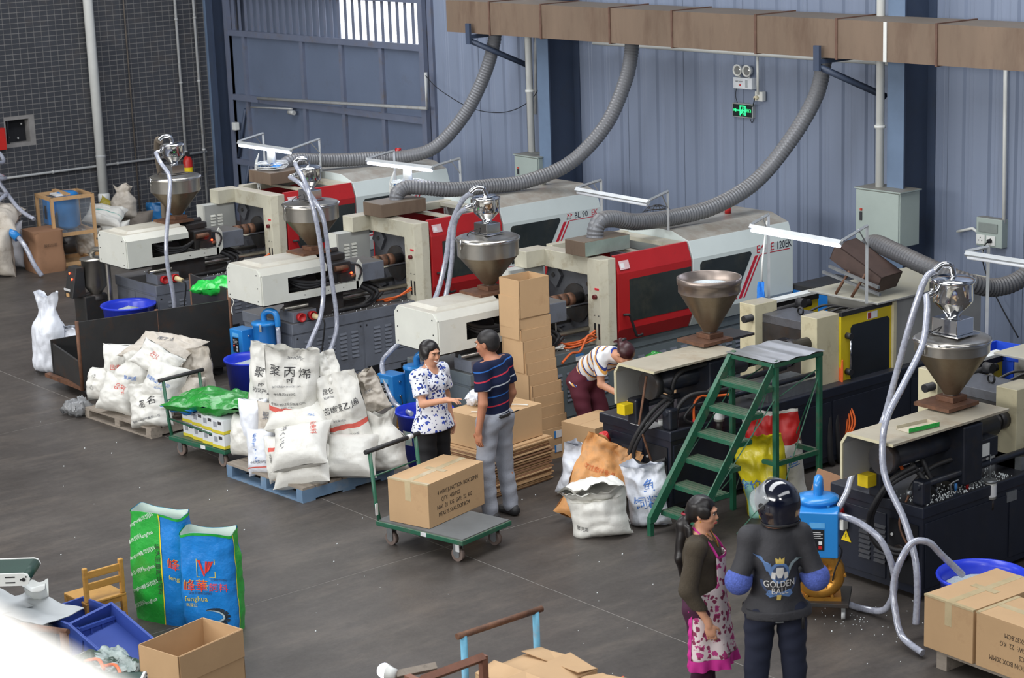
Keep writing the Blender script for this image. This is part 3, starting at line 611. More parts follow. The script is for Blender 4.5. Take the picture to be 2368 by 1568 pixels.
# ================================================================== yellow-doored black machines
m_navy = mat('navy_black_paint', (28, 33, 46), .42, 0, .15, 4, dirt=((44, 44, 50), .25, 6), dust=((40, 40, 44), .8))
m_navyd = mat('navy_steel', (30, 34, 44), .4, .1, .2, 8, dirt=((52, 46, 42), .3, 9))
m_beige = mat('beige_paint', (204, 196, 164), .45, 0, .06, 4, dirt=((160, 146, 112), .2, 7), dust=((150, 142, 126), .85))
m_greyg = mat('guard_grey', (158, 158, 154), .45, 0, .04, 3, dust=((176, 170, 148), .85))
m_yellow = mat('yellow_door', (214, 190, 26), .4, 0, .06, 3, dirt=((170, 140, 30), .12, 6))
m_yell2 = mat('yellow_part', (236, 206, 30), .4)
m_tray = mat('beige_tray', (168, 160, 142), .5, 0, .1, 3, dirt=((148, 126, 100), .3, 4))
m_galv = mat('galvanised_bar', (150, 154, 156), .4, .7, .2, 10)
m_dglass = mat('dark_door_glass', (30, 34, 38), .18, 0, .2, 3, spec=.6)
def machine_b(loc, label, cover_y, near, full=True):
    t = thing('injection_moulding_machine', label, 'machine', loc)
    MB().box(-.88, -.012, .012, 4.3, .05, .68).build('base', m_navy, t)
    MB().box(-.92, 0, 0, 4.32, .66, .75).build('base_top', m_navy, t, .01)
    y = .04
    for wd in (1.0, 1.0, 1.1, 1.1): MB().box(-.012, -.004, y, y+wd-.03, .1, .62).build('side_panel', m_navy, t, .003); y += wd
    p = MB().box(-.8, -.36, .003, .012, .1, .62).build('end_panel', m_navy, t, .003)
    louvers(p, .003, -.62, .22, 2, 8, .11, .15, .04, 'y', m_navyd)
    MB().box(-.32, -.05, .0, .01, .12, .6).build('end_opening', m_black, t); MB().cyl((-.2, .0, .35), (-.2, -.03, .35), .07, 12).cyl((-.12, -.02, .42), (-.12, .01, .42), .035, 10).build('pump', m_darkm, t)
    MB().cyl((-.29, -.012, .48), (-.29, -.002, .48), .012, 8).build('oil_gauge', m_pvc, t)
    # red socket, white box and warning triangle on the near end
    MB().box(-.83, -.73, -.06, 0, .41, .5).build('socket_box', m_pvc, t, .006)
    s = MB().lathe([(0, 0), (.05, 0), (.05, .08), (.04, .085), (.036, .05), (0, .05)], 14, M=Matrix.Translation((-.78, -.05, .52)) @ Matrix.Rotation(R(25), 4, 'X')).build('socket', m_redp, t)
    w_ = MB().prism([(-.8, .31), (-.7, .31), (-.75, .4)], 'y', -.004, .0).build('warning_triangle', m_yell2, t); MB().prism([(-.757, .335), (-.742, .352), (-.75, .352), (-.743, .375), (-.76, .356), (-.752, .356)], 'y', -.006, -.004).build('bolt_sign', m_black, w_)
    # bent tray-like cover
    th = .016; a, b_ = cover_y
    top = MB().prism([(-.44, 1.315), (0, 1.315), (0, 1.297), (-.435, 1.297)], 'y', a, b_).build('cover_top', m_tray, t)
    MB().prism([(-.44, 1.315), (-.435, 1.297), (-.482, 1.225), (-.482, .95), (-.5, .95), (-.5, 1.23)], 'y', a, b_).build('cover_side', m_greyg, t)
    MB().prism([(-.44, 1.317), (.002, 1.317), (.002, 1.295), (-.433, 1.295), (-.48, 1.225), (-.48, .948), (-.502, .948), (-.502, 1.232)], 'y', a-.012, a).build('cover_edge', m_beige, t)
    # injection cylinder and blocks under the cover
    MB().cyl((-.24, a+.2, 1.12), (-.24, 1.1, 1.12), .09, 18).build('injection_cylinder', m_navyd, t); MB().cyl((-.24, a+.14, 1.12), (-.24, a+.22, 1.12), .12, 18).build('cylinder_cap', m_darkm, t)
    MB().box(-.46, -.02, .5, .72, .8, 1.27).build('injection_housing', m_navyd, t, .02)
    for x in (-.42, -.07): MB().cyl((x, .0, .9), (x, 1.85, .9), .026, 10).build('guide_rail', m_navyd, t)
    MB().box(-.48, -.36, -.06, .1, .75, .98).build('rail_block', m_navyd, t, .02); MB().box(-.13, -.02, .02, .12, .75, .94).build('rail_block', m_navyd, t, .02)
    MB().box(-.5, -.4, -.16, -.05, .85, .945).build('end_stop', m_yell2, t, .004)
    MB().cyl((-.24, 1.1, 1.14), (-.24, 1.95, 1.14), .06, 14).build('barrel', m_darkm, t)
    for k in range(5): MB().cyl((-.24, 1.15+.13*k, 1.14), (-.24, 1.24+.13*k, 1.14), .078, 14).build('heater_band', m_rustm if k % 2 else m_darkm, t)
    MB().box(-.4, -.06, 1.25, 1.9, .75, .86).build('barrel_tray', m_galv, t)
    # platen pillars
    pa = near
    MB().box(-1.1, -.9, pa, pa+.3, .55, 1.4).build('platen_pillar', m_beige, t, .005); MB().box(-.32, -.12, pa, pa+.3, .62, 1.39).build('platen_pillar', m_beige, t, .005)
    q = MB().box(-.9, -.32, pa+.1, pa+.28, .7, 1.22).build('fixed_platen', m_darkm, t); MB().cyl((-.6, pa+.08, .98), (-.6, pa+.1, .98), .14, 20).build('locating_ring', m_navyd, q)
    MB().box(-.9, -.32, pa+.1, pa+.5, 1.22, 1.3).build('platen_top', m_platen, t, .004)
    MB().cyl((-.95, pa-.1, 1.27), (-.9, pa+.75, 1.3), .035, 12).build('core_pull_rod', m_rubber, t); MB().cyl((-.82, pa+.5, 1.36), (-.74, pa+.5, 1.36), .045, 12).build('lifting_eye', m_rubber, t)
    MB().lathe([(.03, -.01), (.045, 0), (.03, .01)], 12, M=Matrix.Translation((-.6, pa+.3, 1.34)) @ Matrix.Rotation(R(90), 4, 'X')).build('lifting_eye', m_rubber, t)
    # yellow door with window and chrome bar
    d0, d1 = pa+.3, pa+1.02
    d = MB().box(-.14, -.1, d0, d1, .64, 1.36).build('door', m_yellow, t, .005)
    MB().prism([(d0+.13, .76), (d0+.16, .73), (d1-.08, .73), (d1-.05, .76), (d1-.05, 1.23), (d1-.08, 1.26), (d0+.16, 1.26), (d0+.13, 1.23)], 'x', -.1, -.095).build('window', m_dglass, d)
    MB().cyl((-.06, d0+.09, .83), (-.06, d0+.09, 1.17), .011, 8).build('handle', m_chrome, d)
    for z in (.83, 1.17): MB().cyl((-.1, d0+.08, z), (-.04, d0+.08, z), .03, 10).build('handle_knob', m_rubber, d)
    lb = MB().box(-.1, -.097, d0+.36, d0+.5, 1.275, 1.34).build('warning_label', m_labelw, d); MB().box(-.098, -.095, d0+.365, d0+.41, 1.28, 1.335).build('pictogram', mat('maroon', (150, 40, 44), .5), d)
    MB().box(-.13, -.09, d0, d1, 1.36, 1.4).build('door_rail', m_rubber, t)
    MB().box(-1.08, -1.04, d0-.02, d1, .7, 1.28).build('far_door', m_yellow, t); MB().box(-1.1, -1.03, d0-.02, d1, 1.28, 1.34).build('door_rail', m_rubber, t); MB().box(-1.11, -1.0, d0-.1, d1, 1.34, 1.365).build('top_rail', m_pvc, t)
    MB().box(-.85, -.2, d0+.05, d0+.3, .72, 1.25).box(-.8, -.25, d0+.42, d0+.75, .72, 1.2).build('mould', m_darkm, t)
    for x, z in ((-.8, 1.12), (-.3, 1.12), (-.8, .82), (-.3, .82)): MB().cyl((x, d0, z), (x, d1, z), .03, 10).build('tie_bar', m_chrome, t)
    for k in range(4): hose_obj('mould_hose', [(-.7+.1*k, d0+.1, 1.25), (-.6+.1*k, d0+.3, 1.34), (-.5+.05*k, d0+.5, 1.3), (-.4+.06*k, d0+.7, 1.22)], .012, m_rubber, t)
    # rear guard under its roof plate
    MB().box(-.92, -.1, d1, 4.28, .62, 1.405).build('rear_guard', m_greyg, t, .005)
    MB().box(-.92, -.04, d1-.28, 4.3, 1.405, 1.425).build('roof_plate', m_greyg, t, .004); MB().box(-.1, -.07, d1-.02, d1+.02, .6, 1.4).build('guard_edge', m_beige, t)
    # orange cables and black water hoses hanging at the pillar
    for k in range(5):
        dx = .015*k
        hose_obj('orange_cable', [(-.1, pa+.32, .95), (-.08-dx, pa+.3, .8), (-.06, pa+.27+dx, .6), (-.02+dx, pa+.26+.02*k, .36), (-.03, pa+.24-dx, .14), (-.06, pa+.2, .3+.02*k), (-.09, pa+.22+dx, .62)], .009, m_orange, t)
    for k in (0, 1): hose_obj('water_hose', [(-.1, pa+.1+.1*k, .64), (-.06, pa+.08+.1*k, .58), (-.02, pa+.05+.1*k, .4), (.0, pa+.05+.12*k, .1), (-.02, pa+.1+.1*k, .02)], .03, m_rubber, t, 10)
    return t
M4 = machine_b((-11.9, 11.15, 0), 'black machine with yellow door behind the green stairs', (-.17, .86), 1.95)
def hh(p, pts, r=.02): return hose_obj('hydraulic_hose', pts, r, m_rubber, p, 10)
hh(M4, [(-.112, .12, 1.03), (-.16, -.05, .921), (-.247, -.15, .732), (-.335, -.17, .544), (-.327, -.15, .444), (-.228, -.1, .416), (-.063, 0, .468)], .02)
hh(M4, [(-.092, .12, .999), (-.128, -.03, .885), (-.231, -.13, .712), (-.307, -.15, .546), (-.293, -.13, .455), (-.195, -.08, .434), (-.062, 0, .499)], .02)
hh(M4, [(-.123, .15, .75), (-.141, .15, .922), (-.141, .17, 1.11), (-.121, .25, 1.214), (-.088, .45, 1.24), (-.055, .6, 1.244)])
hh(M4, [(-.069, .13, .75), (-.045, .13, .926), (-.02, .25, 1.02), (.0, .5, 1.01), (-.02, .8, .99)]); hh(M4, [(-.02, .3, .76), (-.03, .2, .85), (0, .5, 1.05), (-.02, .8, 1.12)], .013)
for x, y in ((-.123, .15), (-.069, .13)): MB().cyl((x, y, .75), (x, y, .82), .024, 10).build('hose_fitting', m_galv, M4)
MB().cyl((-.24, .12, .75), (-.24, .12, .79), .03, 10).build('filler_cap', m_pvc, M4)
MB().cyl((-.1, .12, 1.05), (-.24, .05, 1.12), .024, 10).cyl((-.08, .1, 1.0), (-.22, .02, 1.06), .022, 10).build('hose_coupling', m_rubber, M4)
MB().tube([(-.178, -.1, 1.232), (-.25, -.13, .804), (-.116, -.12, .5)], .011, 6).build('brown_rod', m_rustm, M4)
hose_obj('orange_hose', [(-.02, .3, .76), (-.02, .3, .93), (-.0, .36, 1.0), (.01, .46, .98), (.02, .7, .95)], .012, m_orange, M4); MB().cyl((-.02, .3, .75), (-.02, .3, .8), .018, 8).build('red_valve', m_redp, M4)
def regulator(p, c):
    q = MB().cyl((c[0], c[1], c[2]), (c[0], c[1], c[2]+.13), .045, 14).build('air_regulator', mat('cloudy_plastic', (190, 190, 184), .25), p)
    MB().lathe([(.0465, .02), (.0465, .11)], 14, c).build('label', m_labelw, q); MB().cyl((c[0], c[1], c[2]+.13), (c[0], c[1], c[2]+.15), .05, 14).build('cap', m_galv, q); MB().cyl((c[0], c[1], c[2]-.09), (c[0], c[1], c[2]), .03, 10).build('bowl', m_darkm, q)
    MB().box(c[0]-.12, c[0]-.03, c[1]-.02, c[1]+.02, c[2]+.1, c[2]+.14).build('mount', m_galv, q)
regulator(M4, (.06, .52, .76))
MB().box(-.46, -.2, -.05, .12, .75, .757).build('sheet', m_labelw, M4)
m_rustd = mat('dark_rust', (74, 58, 52), .6, .1, .2, 6)
def tilted_hood():
    t = thing('exhaust_hood', 'rusty tilted exhaust hood on legs above the yellow-doored machine', 'exhaust hood', (-12.36, 14.1, 1.43))
    M = Matrix.Translation((0, .05, .25)) @ Matrix.Rotation(R(26), 4, 'Y') @ Matrix.Rotation(R(4), 4, 'Z')
    b = MB(); x, y, z, th = .3, .16, .085, .008
    for bx in ((-x, x, -y, y, z-th, z), (-x, x, -y, -y+th, -z, z), (-x, x, y-th, y, -z, z), (-x, -x+th, -y, y, -z, z), (x-th, x, -y, y, -z, z)): b.box(*bx, M=M)
    b.build('hood_box', m_rustd, t)
    for k, (dz, dy) in enumerate(((.13, -.2), (.2, -.22))):
        MB().prism([(-.33+.1*k, dz+.06), (.38, dz-.06), (.38, dz-.085), (-.33+.1*k, dz+.035)], 'y', dy, dy+.03).build('support_bar', m_galv, t)
    for x0 in (-.12, .08): MB().tube([(x0, -.24, 0), (x0+.1, -.16, .22)], .014, 4).build('leg', m_rustm, t)
    MB().tube([(-.02, .2, 0), (-.05, .1, .3)], .014, 4).build('leg', m_rustm, t)
tilted_hood()
hopper((-12.33, 12.05, 1.33), 'open steel hopper heaped with pellets beside the green stairs', False, False, .275, .36, .07)
M5 = machine_b((-9.1, 11.07, 0), 'black machine nearest the camera beside the blue pellet tub', (-.34, 1.0), 1.25)
hh(M5, [(-.237, .53, 1.2), (-.26, .38, 1.204), (-.3, .28, 1.114), (-.298, .23, .989), (-.213, .23, .905), (-.15, .28, .806), (-.168, .33, .75)], .021)
hh(M5, [(-.158, .83, 1.137), (-.215, .63, 1.212), (-.26, .43, 1.244), (-.28, .33, 1.176), (-.257, .28, 1.055), (-.193, .28, .933), (-.154, .31, .832), (-.189, .33, .75)], .019)
for d in (0, .03): hh(M5, [(-.16, .13-d, .991+d), (-.252, -.07, .896+d), (-.354, -.12-d, .715), (-.395, -.12-d, .551), (-.326, -.1-d, .443-d), (-.2, -.06, .387-d), (-.056, 0, .424-d)], .02)
hh(M5, [(-.12, .6, 1.0), (-.2, .35, .95), (-.25, .2, .85), (-.26, .15, .76)], .018)
for p_ in ((-.168, .33), (-.189, .33), (-.26, .15)): MB().cyl((p_[0], p_[1], .75), (p_[0], p_[1], .8), .024, 10).build('hose_fitting', m_galv, M5)
hose_obj('orange_hose', [(-.3, -.05, 1.12), (-.27, .0, 1.08), (-.25, .05, 1.0), (-.25, .06, .94)], .014, m_orange, M5)
hose_obj('brown_cable', [(-.18, .05, .8), (-.2, -.03, .6), (-.1, -.05, .45), (-.06, 0, .4)], .009, m_rustm, M5)
q = MB().box(-.22, -.06, .62, .95, .95, 1.1).build('junction_box', m_navyd, M5, .006); MB().box(-.06, -.052, .72, .84, .97, 1.07).build('socket', m_pvc, q, .003)
regulator(M5, (-.03, .83, .63))
MB().tube([(-.06, .86, .97), (-.04, .84, .78)], .006, 5).build('air_line', m_galv, M5); MB().tube([(-.1, .9, .97), (-.05, .84, .78)], .006, 5).build('air_line', m_galv, M5)
hose_obj('air_line', [(-.1, .45, .75), (-.1, .45, .82), (-.06, .55, .84), (-.05, .62, .77)], .007, m_galv, M5); hose_obj('air_line', [(-.12, .55, .75), (-.12, .55, .83), (-.07, .68, .84), (-.05, .75, .77)], .007, m_galv, M5)
MB().cyl((-.1, .5, .75), (-.1, .5, .81), .012, 8).build('blue_valve', m_bluel, M5); MB().cyl((-.07, .6, .75), (-.07, .6, .82), .012, 8).build('red_valve', m_redp, M5)
b = MB(); rng = random.Random(5)
for _ in range(420):
    x = -abs(rng.gauss(0, .16))-.02; y = rng.uniform(.05, 1.1)
    b.ball((max(x, -.8), y, .754), .0045+.003*rng.random(), 4, 3)
stuff(b.build('spilled_pellets', _M['pellet'], M5))
MB().box(-.16, -.0, 1.0, 1.12, .56, .64).build('name_plate', m_galv, M5)
hopper((-9.48, 11.85, 1.33), 'large steel hopper with tall loader nearest the camera', True, True, .285, .34, .1, 1.2)
# tray of green-printed card on the near cover
t = thing('card_tray', 'small folded card tray with green printed side', 'tray', (-9.25, 11.18, 1.317), R(-8))
mt = mat('green_print_card', (40, 168, 70), .6, 0, .3, 60); mk = mat('card_inside', (190, 180, 160), .7)
MB().box(-.07, .07, -.15, .15, 0, .004).build('bottom', mk, t); MB().box(.066, .07, -.15, .15, 0, .035).build('printed_side', mt, t); MB().box(-.07, -.066, -.15, .15, 0, .03).build('side', mk, t); MB().box(-.07, .07, .146, .15, 0, .03).build('end', mk, t)
# ------------------------------------------------------------------ work lamps on posts
m_tube = mat('lit_tube', (235, 240, 255), .3, emit=((225, 232, 255), 16)); m_tubeoff = mat('unlit_tube', (226, 230, 236), .3)
m_zinc = mat('zinc_frame', (186, 190, 192), .4, .4, .1, 8)
def work_lamp(label, A, B, posts, lit=True, fan=False, arm=.5):
    """A,B: ends of the tube; posts: (x, y, z0, side) of uprights"""
    A = Vector(A); B = Vector(B); t = thing('work_lamp', label, 'lamp', (posts[0][0], posts[0][1], posts[0][2])); o = Vector(t.location)
    A -= o; B -= o; up = Vector((0, 0, 1))
    MB().tube([A+up*.03, B+up*.03], .028, 4, smooth=False).build('batten', m_zinc, t)
    d = (B-A).normalized()
    MB().cyl(A+d*.02, B-d*.02, .016, 12).build('tube', m_tube if lit else m_tubeoff, t)
    for (x, y, z0), e in zip(posts, (A, B)):
        p0 = Vector((x, y, z0))-o; top = Vector((p0.x, p0.y, e.z+.06))
        MB().tube([p0, top], .018, 4, smooth=False).build('post', m_zinc, t)
        MB().tube([top, e+up*.05], .016, 4, smooth=False).build('arm', m_zinc, t)
        MB().tube([top-up*.18, top.lerp(e, .35)+up*.03], .008, 4, smooth=False).build('brace', m_zinc, t)
    if fan:
        c = A.lerp(B, .62)-up*.16
        f = MB().cyl(c+up*.0, c+up*.15, .06, 14, .05).build('fan_motor', m_pvc, t)
        g = MB()
        for z, r_ in ((.0, .2), (-.03, .21), (-.06, .18), (-.075, .1)): g.tube([c+Vector((r_*math.cos(a*PI/12), r_*math.sin(a*PI/12), z)) for a in range(25)], .004, 4, False)
        for a in range(24):
            v = Vector((math.cos(a*PI/12), math.sin(a*PI/12), 0)); g.tube([c+v*.05, c+v*.2, c+v*.21-up*.03, c+v*.18-up*.06, c+v*.05-up*.08], .0025, 3, False)
        stuff(g.build('fan_guard', m_pvc, f))
        bl = MB()
        for a in range(3):
            M = Matrix.Translation(c-up*.03) @ Matrix.Rotation(a*2*PI/3, 4, 'Z') @ Matrix.Rotation(R(18), 4, 'X'); bl.box(.03, .17, -.05, .05, -.003, .003, M)
        bl.build('fan_blade', m_bluel if lit else m_rubber, f)
        for k in range(3): hose_obj('hanging_cord', [c+Vector((-.1, -.12, .12)), c+Vector((-.12-.02*k, -.15, -.05)), c+Vector((-.1, -.15, -.25-.05*k)), c+Vector((-.08+.03*k, -.15, -.2))], .006, m_pvc, t, 6)
    return t
work_lamp('lit tube lamp with white fan over the machine by the gate', (-21.95, 13.11, 2.12), (-20.77, 13.15, 2.12), [(-22.3, 13.7, 0), (-21.2, 13.85, 1.76)], True, True)
work_lamp('lit tube lamp with fan above the rusty hood of the middle red machine', (-19.3, 13.26, 2.12), (-18.16, 13.38, 2.12), [(-19.53, 13.82, 0), (-18.37, 13.93, 1.77)], True, True)
work_lamp('unlit tube lamp on a frame left of the exit sign', (-15.71, 13.43, 2.12), (-14.53, 13.37, 2.12), [(-15.85, 13.9, 0), (-14.75, 13.84, 1.77)], False)
work_lamp('lit tube lamp in front of the red-lettered white guard', (-12.88, 13.13, 2.1), (-11.71, 13.08, 2.1), [(-13.1, 13.6, 0), (-12.0, 13.75, 1.43)], True)
work_lamp('unlit tube lamp at the right edge above the blue crates', (-10.59, 13.4, 2.1), (-9.4, 13.42, 2.1), [(-10.55, 13.65, 0), (-9.2, 13.9, 1.43)], False)
# black wire fan lying on the machine roof
t = thing('table_fan', 'black wire fan guard on the roof of the machine behind the carton tower', 'fan', (-15.35, 14.25, 1.76))
g = MB()
for r_, z in ((.17, .02), (.16, .08), (.11, .13), (.05, .15)): g.tube([(r_*math.cos(a*PI/10), r_*math.sin(a*PI/10), z) for a in range(21)], .004, 4, False)
for a in range(14):
    c_, s_ = math.cos(a*PI/7), math.sin(a*PI/7); g.tube([(.17*c_, .17*s_, .02), (.16*c_, .16*s_, .08), (.11*c_, .11*s_, .13), (.03*c_, .03*s_, .155)], .003, 3, False)
stuff(g.build('guard', m_rubber, t)); MB().cyl((0, 0, 0), (0, 0, .08), .06, 12).build('motor', m_rubber, t)
# blue cloth bag hanging at a lamp post
t = thing('cloth_bag', 'bright blue cloth bag hanging on the lamp post', 'bag', (-13.1, 13.5, 1.2))
mb_ = mat('blue_cloth', (40, 130, 226), .7, 0, .15, 8, bump=.4, bscale=20)
MB().grid(lambda u, v: ((u-.5)*(.05+.2*(1-v)), .03*math.sin(u*9+v*4), .32*v), 8, 8).build('body', mb_, t); MB().tube([(0, 0, .3), (.01, 0, .5), (.0, .08, .9)], .01, 6).build('strap', m_pvc, t)
MB().box(-.2, .0, -.05, .05, -.05, .1).build('pouch', mb_, t, .02)
# ================================================================== sacks
m_sack = mat('woven_white', (222, 221, 214), .5, 0, .06, 4, dirt=((176, 168, 154), .16, 5), bump=.25, bscale=22)
m_sack2 = mat('clean_white_sack', (226, 230, 238), .45, 0, .04, 4, bump=.25, bscale=22)
m_sack3 = mat('soiled_sack', (196, 188, 176), .6, 0, .1, 4, dirt=((150, 138, 122), .35, 5), bump=.3, bscale=20)
m_jute = mat('brown_sack', (120, 112, 104), .8, 0, .15, 6, bump=.4, bscale=40)
m_osack = mat('orange_paper_sack', (206, 148, 90), .6, 0, .08, 5, dirt=((142, 124, 100), .4, 3), bump=.35, bscale=12)
m_ysack = mat('yellow_plastic_sack', (222, 206, 40), .35, 0, .08, 6, bump=.45, bscale=10, coat=.2)
m_bsack = mat('blue_plastic_bag', (36, 104, 158), .35, 0, .15, 6, bump=.4, bscale=10)
m_ink = mat('black_ink', (58, 58, 60), .7); m_inkb = mat('blue_ink', (84, 130, 200), .7); m_inkr = mat('red_ink', (214, 96, 84), .7); m_inkg = mat('grey_ink', (110, 112, 118), .7); m_inko = mat('orange_ink', (206, 112, 60), .7)
def sack(label, c, w, h, t, rot=(0, 0, 0), m=None, seed=0, style='pillow', prints=(), bands=(), bend=None, wr=.02, group=None, name='sack', flat=None, nu=26, nv=34):
    """filled bag: width w (x), length h (z), thickness t (y); its printed face looks along -y. styles: pillow (sewn, full), open (full below, loose flat mouth above), tied (neck gathered)"""
    m = m or m_sack; rng = random.Random(seed); ox, oy, oz = (rng.uniform(-50, 50) for _ in range(3))
    def raw(u, v, s):
        au, av = abs(u), abs(v); k = (v+1)/2
        if style == 'pillow':
            th = 1.2*(max(0, 1-au**2.7)**.5)*(max(0, 1-av**2.9)**.47); x = u*w/2*(1.02-.13*(1-v*v)); z = v*h/2*(1.02-.09*(1-u*u))
        elif style == 'open':
            pr = min(1, (k/.1))**.5*(1-max(0, min(1, (k-.5)/.4))**1.3*.86); th = (max(0, 1-au**2.6)**.55)*pr; x = u*w/2*(1-.1*math.sin(PI*min(1, k/.6))+.05*max(0, k-.6)); z = v*h/2
        else:
            q0 = max(0, min(1, (k-.5)/.32)); q0 = q0*q0*(3-2*q0); fl = max(0, (k-.82)/.18); nk = 1-.48*q0+.22*fl
            th = (max(0, 1-au**2.4)**.5)*min(1, (k/.12))**.5*(1-.72*q0); x = u*w/2*nk*(1-.06*math.sin(PI*min(1, k/.5))); z = v*h/2+.03*fl*math.sin(u*4+seed)
        y = s*th*t/2
        p = Vector((x*7/w*.5+ox, s*(3 if style == 'pillow' else .4)+oy, z*6/h*.7+oz)); edge = max(.0, 1-max(au, av if style == 'pillow' else au)**6)
        loose = (1+1.3*max(0, k-.5)) if style != 'pillow' else 1
        d = wr*loose*(mnoise.noise(p*1.0)*1.0+mnoise.noise(p*2.3)*.55+abs(mnoise.noise(p*4.1))*.4)
        y += s*d*(edge+.25); x += wr*.5*mnoise.noise(p*1.3+Vector((9, 0, 0)))*loose; z += wr*.5*mnoise.noise(p*1.2+Vector((0, 9, 0)))
        q = Vector((x, y, z))
        if bend:
            z0, ang, ln = bend; z0 *= h/2
            if q.z > z0:
                dz = q.z-z0; a = ang*min(1, dz/ln); rad = ln/ang if ang else 1e9
                q = Vector((q.x, (q.y*math.cos(a))-rad*(1-math.cos(a)) if dz <= ln else q.y*math.cos(ang)-rad*(1-math.cos(ang))-(dz-ln)*math.sin(ang), z0+rad*math.sin(a)+q.y*math.sin(a) if dz <= ln else z0+rad*math.sin(ang)+(dz-ln)*math.cos(ang)+q.y*math.sin(ang)))
        return q
    E_ = Matrix.Rotation(rot[2], 4, 'Z') @ Matrix.Rotation(rot[1], 4, 'Y') @ Matrix.Rotation(rot[0], 4, 'X'); C = Vector(c)
    zmin = flat if flat is not None else -1e9
    def surf(u, v, s):
        q = E_ @ raw(u, v, s)
        if q.z+C.z < zmin: q.z = zmin-C.z+.15*(q.z+C.z-zmin)*0
        return q
    b = MB(); mi = []
    for s in (-1, 1):
        g = MB().grid(lambda i, j: surf(2*i-1, 2*j-1, s), nu, nv)
        b.add(g.v, g.f if s > 0 else [tuple(reversed(f)) for f in g.f], True)
        for i in range(nu):
            for j in range(nv):
                u = 2*(i+.5)/nu-1; v = 2*(j+.5)/nv-1; k = 0
                if s < 0:
                    for q, bd in enumerate(bands):
                        u0, u1 = bd[3:] if len(bd) > 3 else (-2, 2)
                        if bd[0] <= v <= bd[1] and u0 <= u <= u1: k = q+1
                mi.append(k)
    o = tag(b.build(name, m, None, loc=c), label, 'sack', group)
    if bands:
        for bd in bands: o.data.materials.append(bd[2])
        o.data.polygons.foreach_set('material_index', mi)
    for tx, size, u0, v0, pm, *rest in prints:
        ang = rest[0] if rest else 0.
        me = text_mesh(tx, size); ca, sa = math.cos(ang), math.sin(ang)
        for vt in me.vertices:
            X = vt.co.x*ca-vt.co.y*sa; Z = vt.co.x*sa+vt.co.y*ca
            u = max(-.97, min(.97, u0+X/(w/2))); v = max(-.97, min(.97, v0+Z/(h/2))); e = .01
            n = (surf(u+e, v, -1)-surf(u-e, v, -1)).cross(surf(u, v+e, -1)-surf(u, v-e, -1)).normalized(); vt.co = surf(u, v, -1)+n*.006
        me.materials.clear(); me.materials.append(pm); q = bpy.data.objects.new('lettering', me); COL.objects.link(q); q.parent = o
    return o
F = R(38)
PAL = 'resin sacks piled on the blue pallet'
# pallet pile in the middle
sack('white sack with three big black characters standing open atop the blue pallet pile', (-15.0, 9.36, .93), .5, .82, .26, (R(8), R(4), R(42)), m_sack, 11, 'open',
     [('聚 丙 烯', .105, 0, .42, m_ink, R(-3)), ('PP', .06, 0, .24, m_ink), ('SINOPEC', .04, .2, .74, m_inkg, R(-4)), ('执行标准(Standard):GB/T 12670', .02, -.1, .12, m_inkg, R(4)), ('净含量:25±0.25KG', .028, -.2, -.05, m_ink, R(6)), ('中国石油化工股份有限公司', .03, -.1, -.3, m_ink, R(8)), ('SINOPEC CORP', .02, -.1, -.38, m_inkg, R(8))],
     [(-.5, -.44, m_inkr)], (.62, R(30), .2), .026, PAL)
sack('printed sack leaning at the left behind the big-lettered open sack', (-15.66, 9.5, .87), .38, .68, .2, (R(4), R(10), R(38)), m_sack, 12, 'open',
     [('聚', .09, -.3, .2, m_ink), ('丙', .09, .4, .06, m_ink), ('PP', .05, -.1, -.12, m_ink), ('协议产品', .055, -.05, -.3, m_ink), ('NET:25KG', .03, .1, -.55, m_inkg)], (), None, .024, PAL)
sack('plain white round sack at the left middle of the pallet pile', (-15.66, 9.32, .47), .28, .46, .26, (0, 0, R(40)), m_sack2, 13, 'pillow', (), (), None, .01, PAL)
sack('full sack lying right under the big-lettered open sack', (-14.98, 9.42, .66), .62, .44, .24, (R(-62), 0, R(40)), m_sack, 14, 'pillow', [('25KG', .03, .5, -.6, m_inkb)], (), None, .014, PAL)
sack('sack with red handwriting jutting out of the front of the pallet pile', (-14.67, 9.2, .47), .56, .46, .24, (R(-50), R(-12), R(38)), m_sack, 15, 'pillow', [('95忤くいい', .07, -.5, .3, m_inkg, R(-88)), ('染色料', .06, .6, .45, m_inkr, R(-75))], (), None, .014, PAL)
sack('sack with pointed corner at the near bottom of the blue pallet', (-14.72, 9.26, .25), .56, .42, .24, (R(-55), R(-12), R(36)), m_sack, 16, 'pillow', [('o', .06, .62, .0, m_inkr)], (), None, .012, PAL)
sack('narrow sack with small red tag at the bottom of the pallet pile', (-14.97, 9.14, .3), .24, .44, .2, (R(-10), R(-10), R(30)), m_sack, 17, 'pillow', [('中国石化', .03, -.1, .0, m_ink, R(-85))], [(.34, .52, m_inkr, -.3, .35)], None, .012, PAL)
sack('sack with blue handwriting and red line, bottom left of the pallet pile', (-15.24, 9.15, .31), .34, .44, .2, (R(-12), R(-8), R(28)), m_sack2, 18, 'pillow', [('染色ps A ~ 6.5', .045, -.1, .2, m_inkb, R(-85)), ('中石化股份有限', .03, .1, -.45, m_inkg)], [(-.7, -.63, m_inkr)], None, .012, PAL)
sack('rounded sack at the far left bottom of the blue pallet', (-15.72, 9.28, .33), .36, .4, .26, (R(-8), 0, R(20)), m_sack, 19, 'pillow', (), (), None, .012, PAL)
sack('sack with printed letters squeezed in the middle of the pallet pile', (-15.36, 9.34, .5), .3, .44, .22, (R(-5), R(4), R(45)), m_sack3, 20, 'pillow', [('聚乙', .08, 0, .5, m_inkg), ('OPEC', .06, 0, -.3, m_inkg)], (), None, .014, PAL)
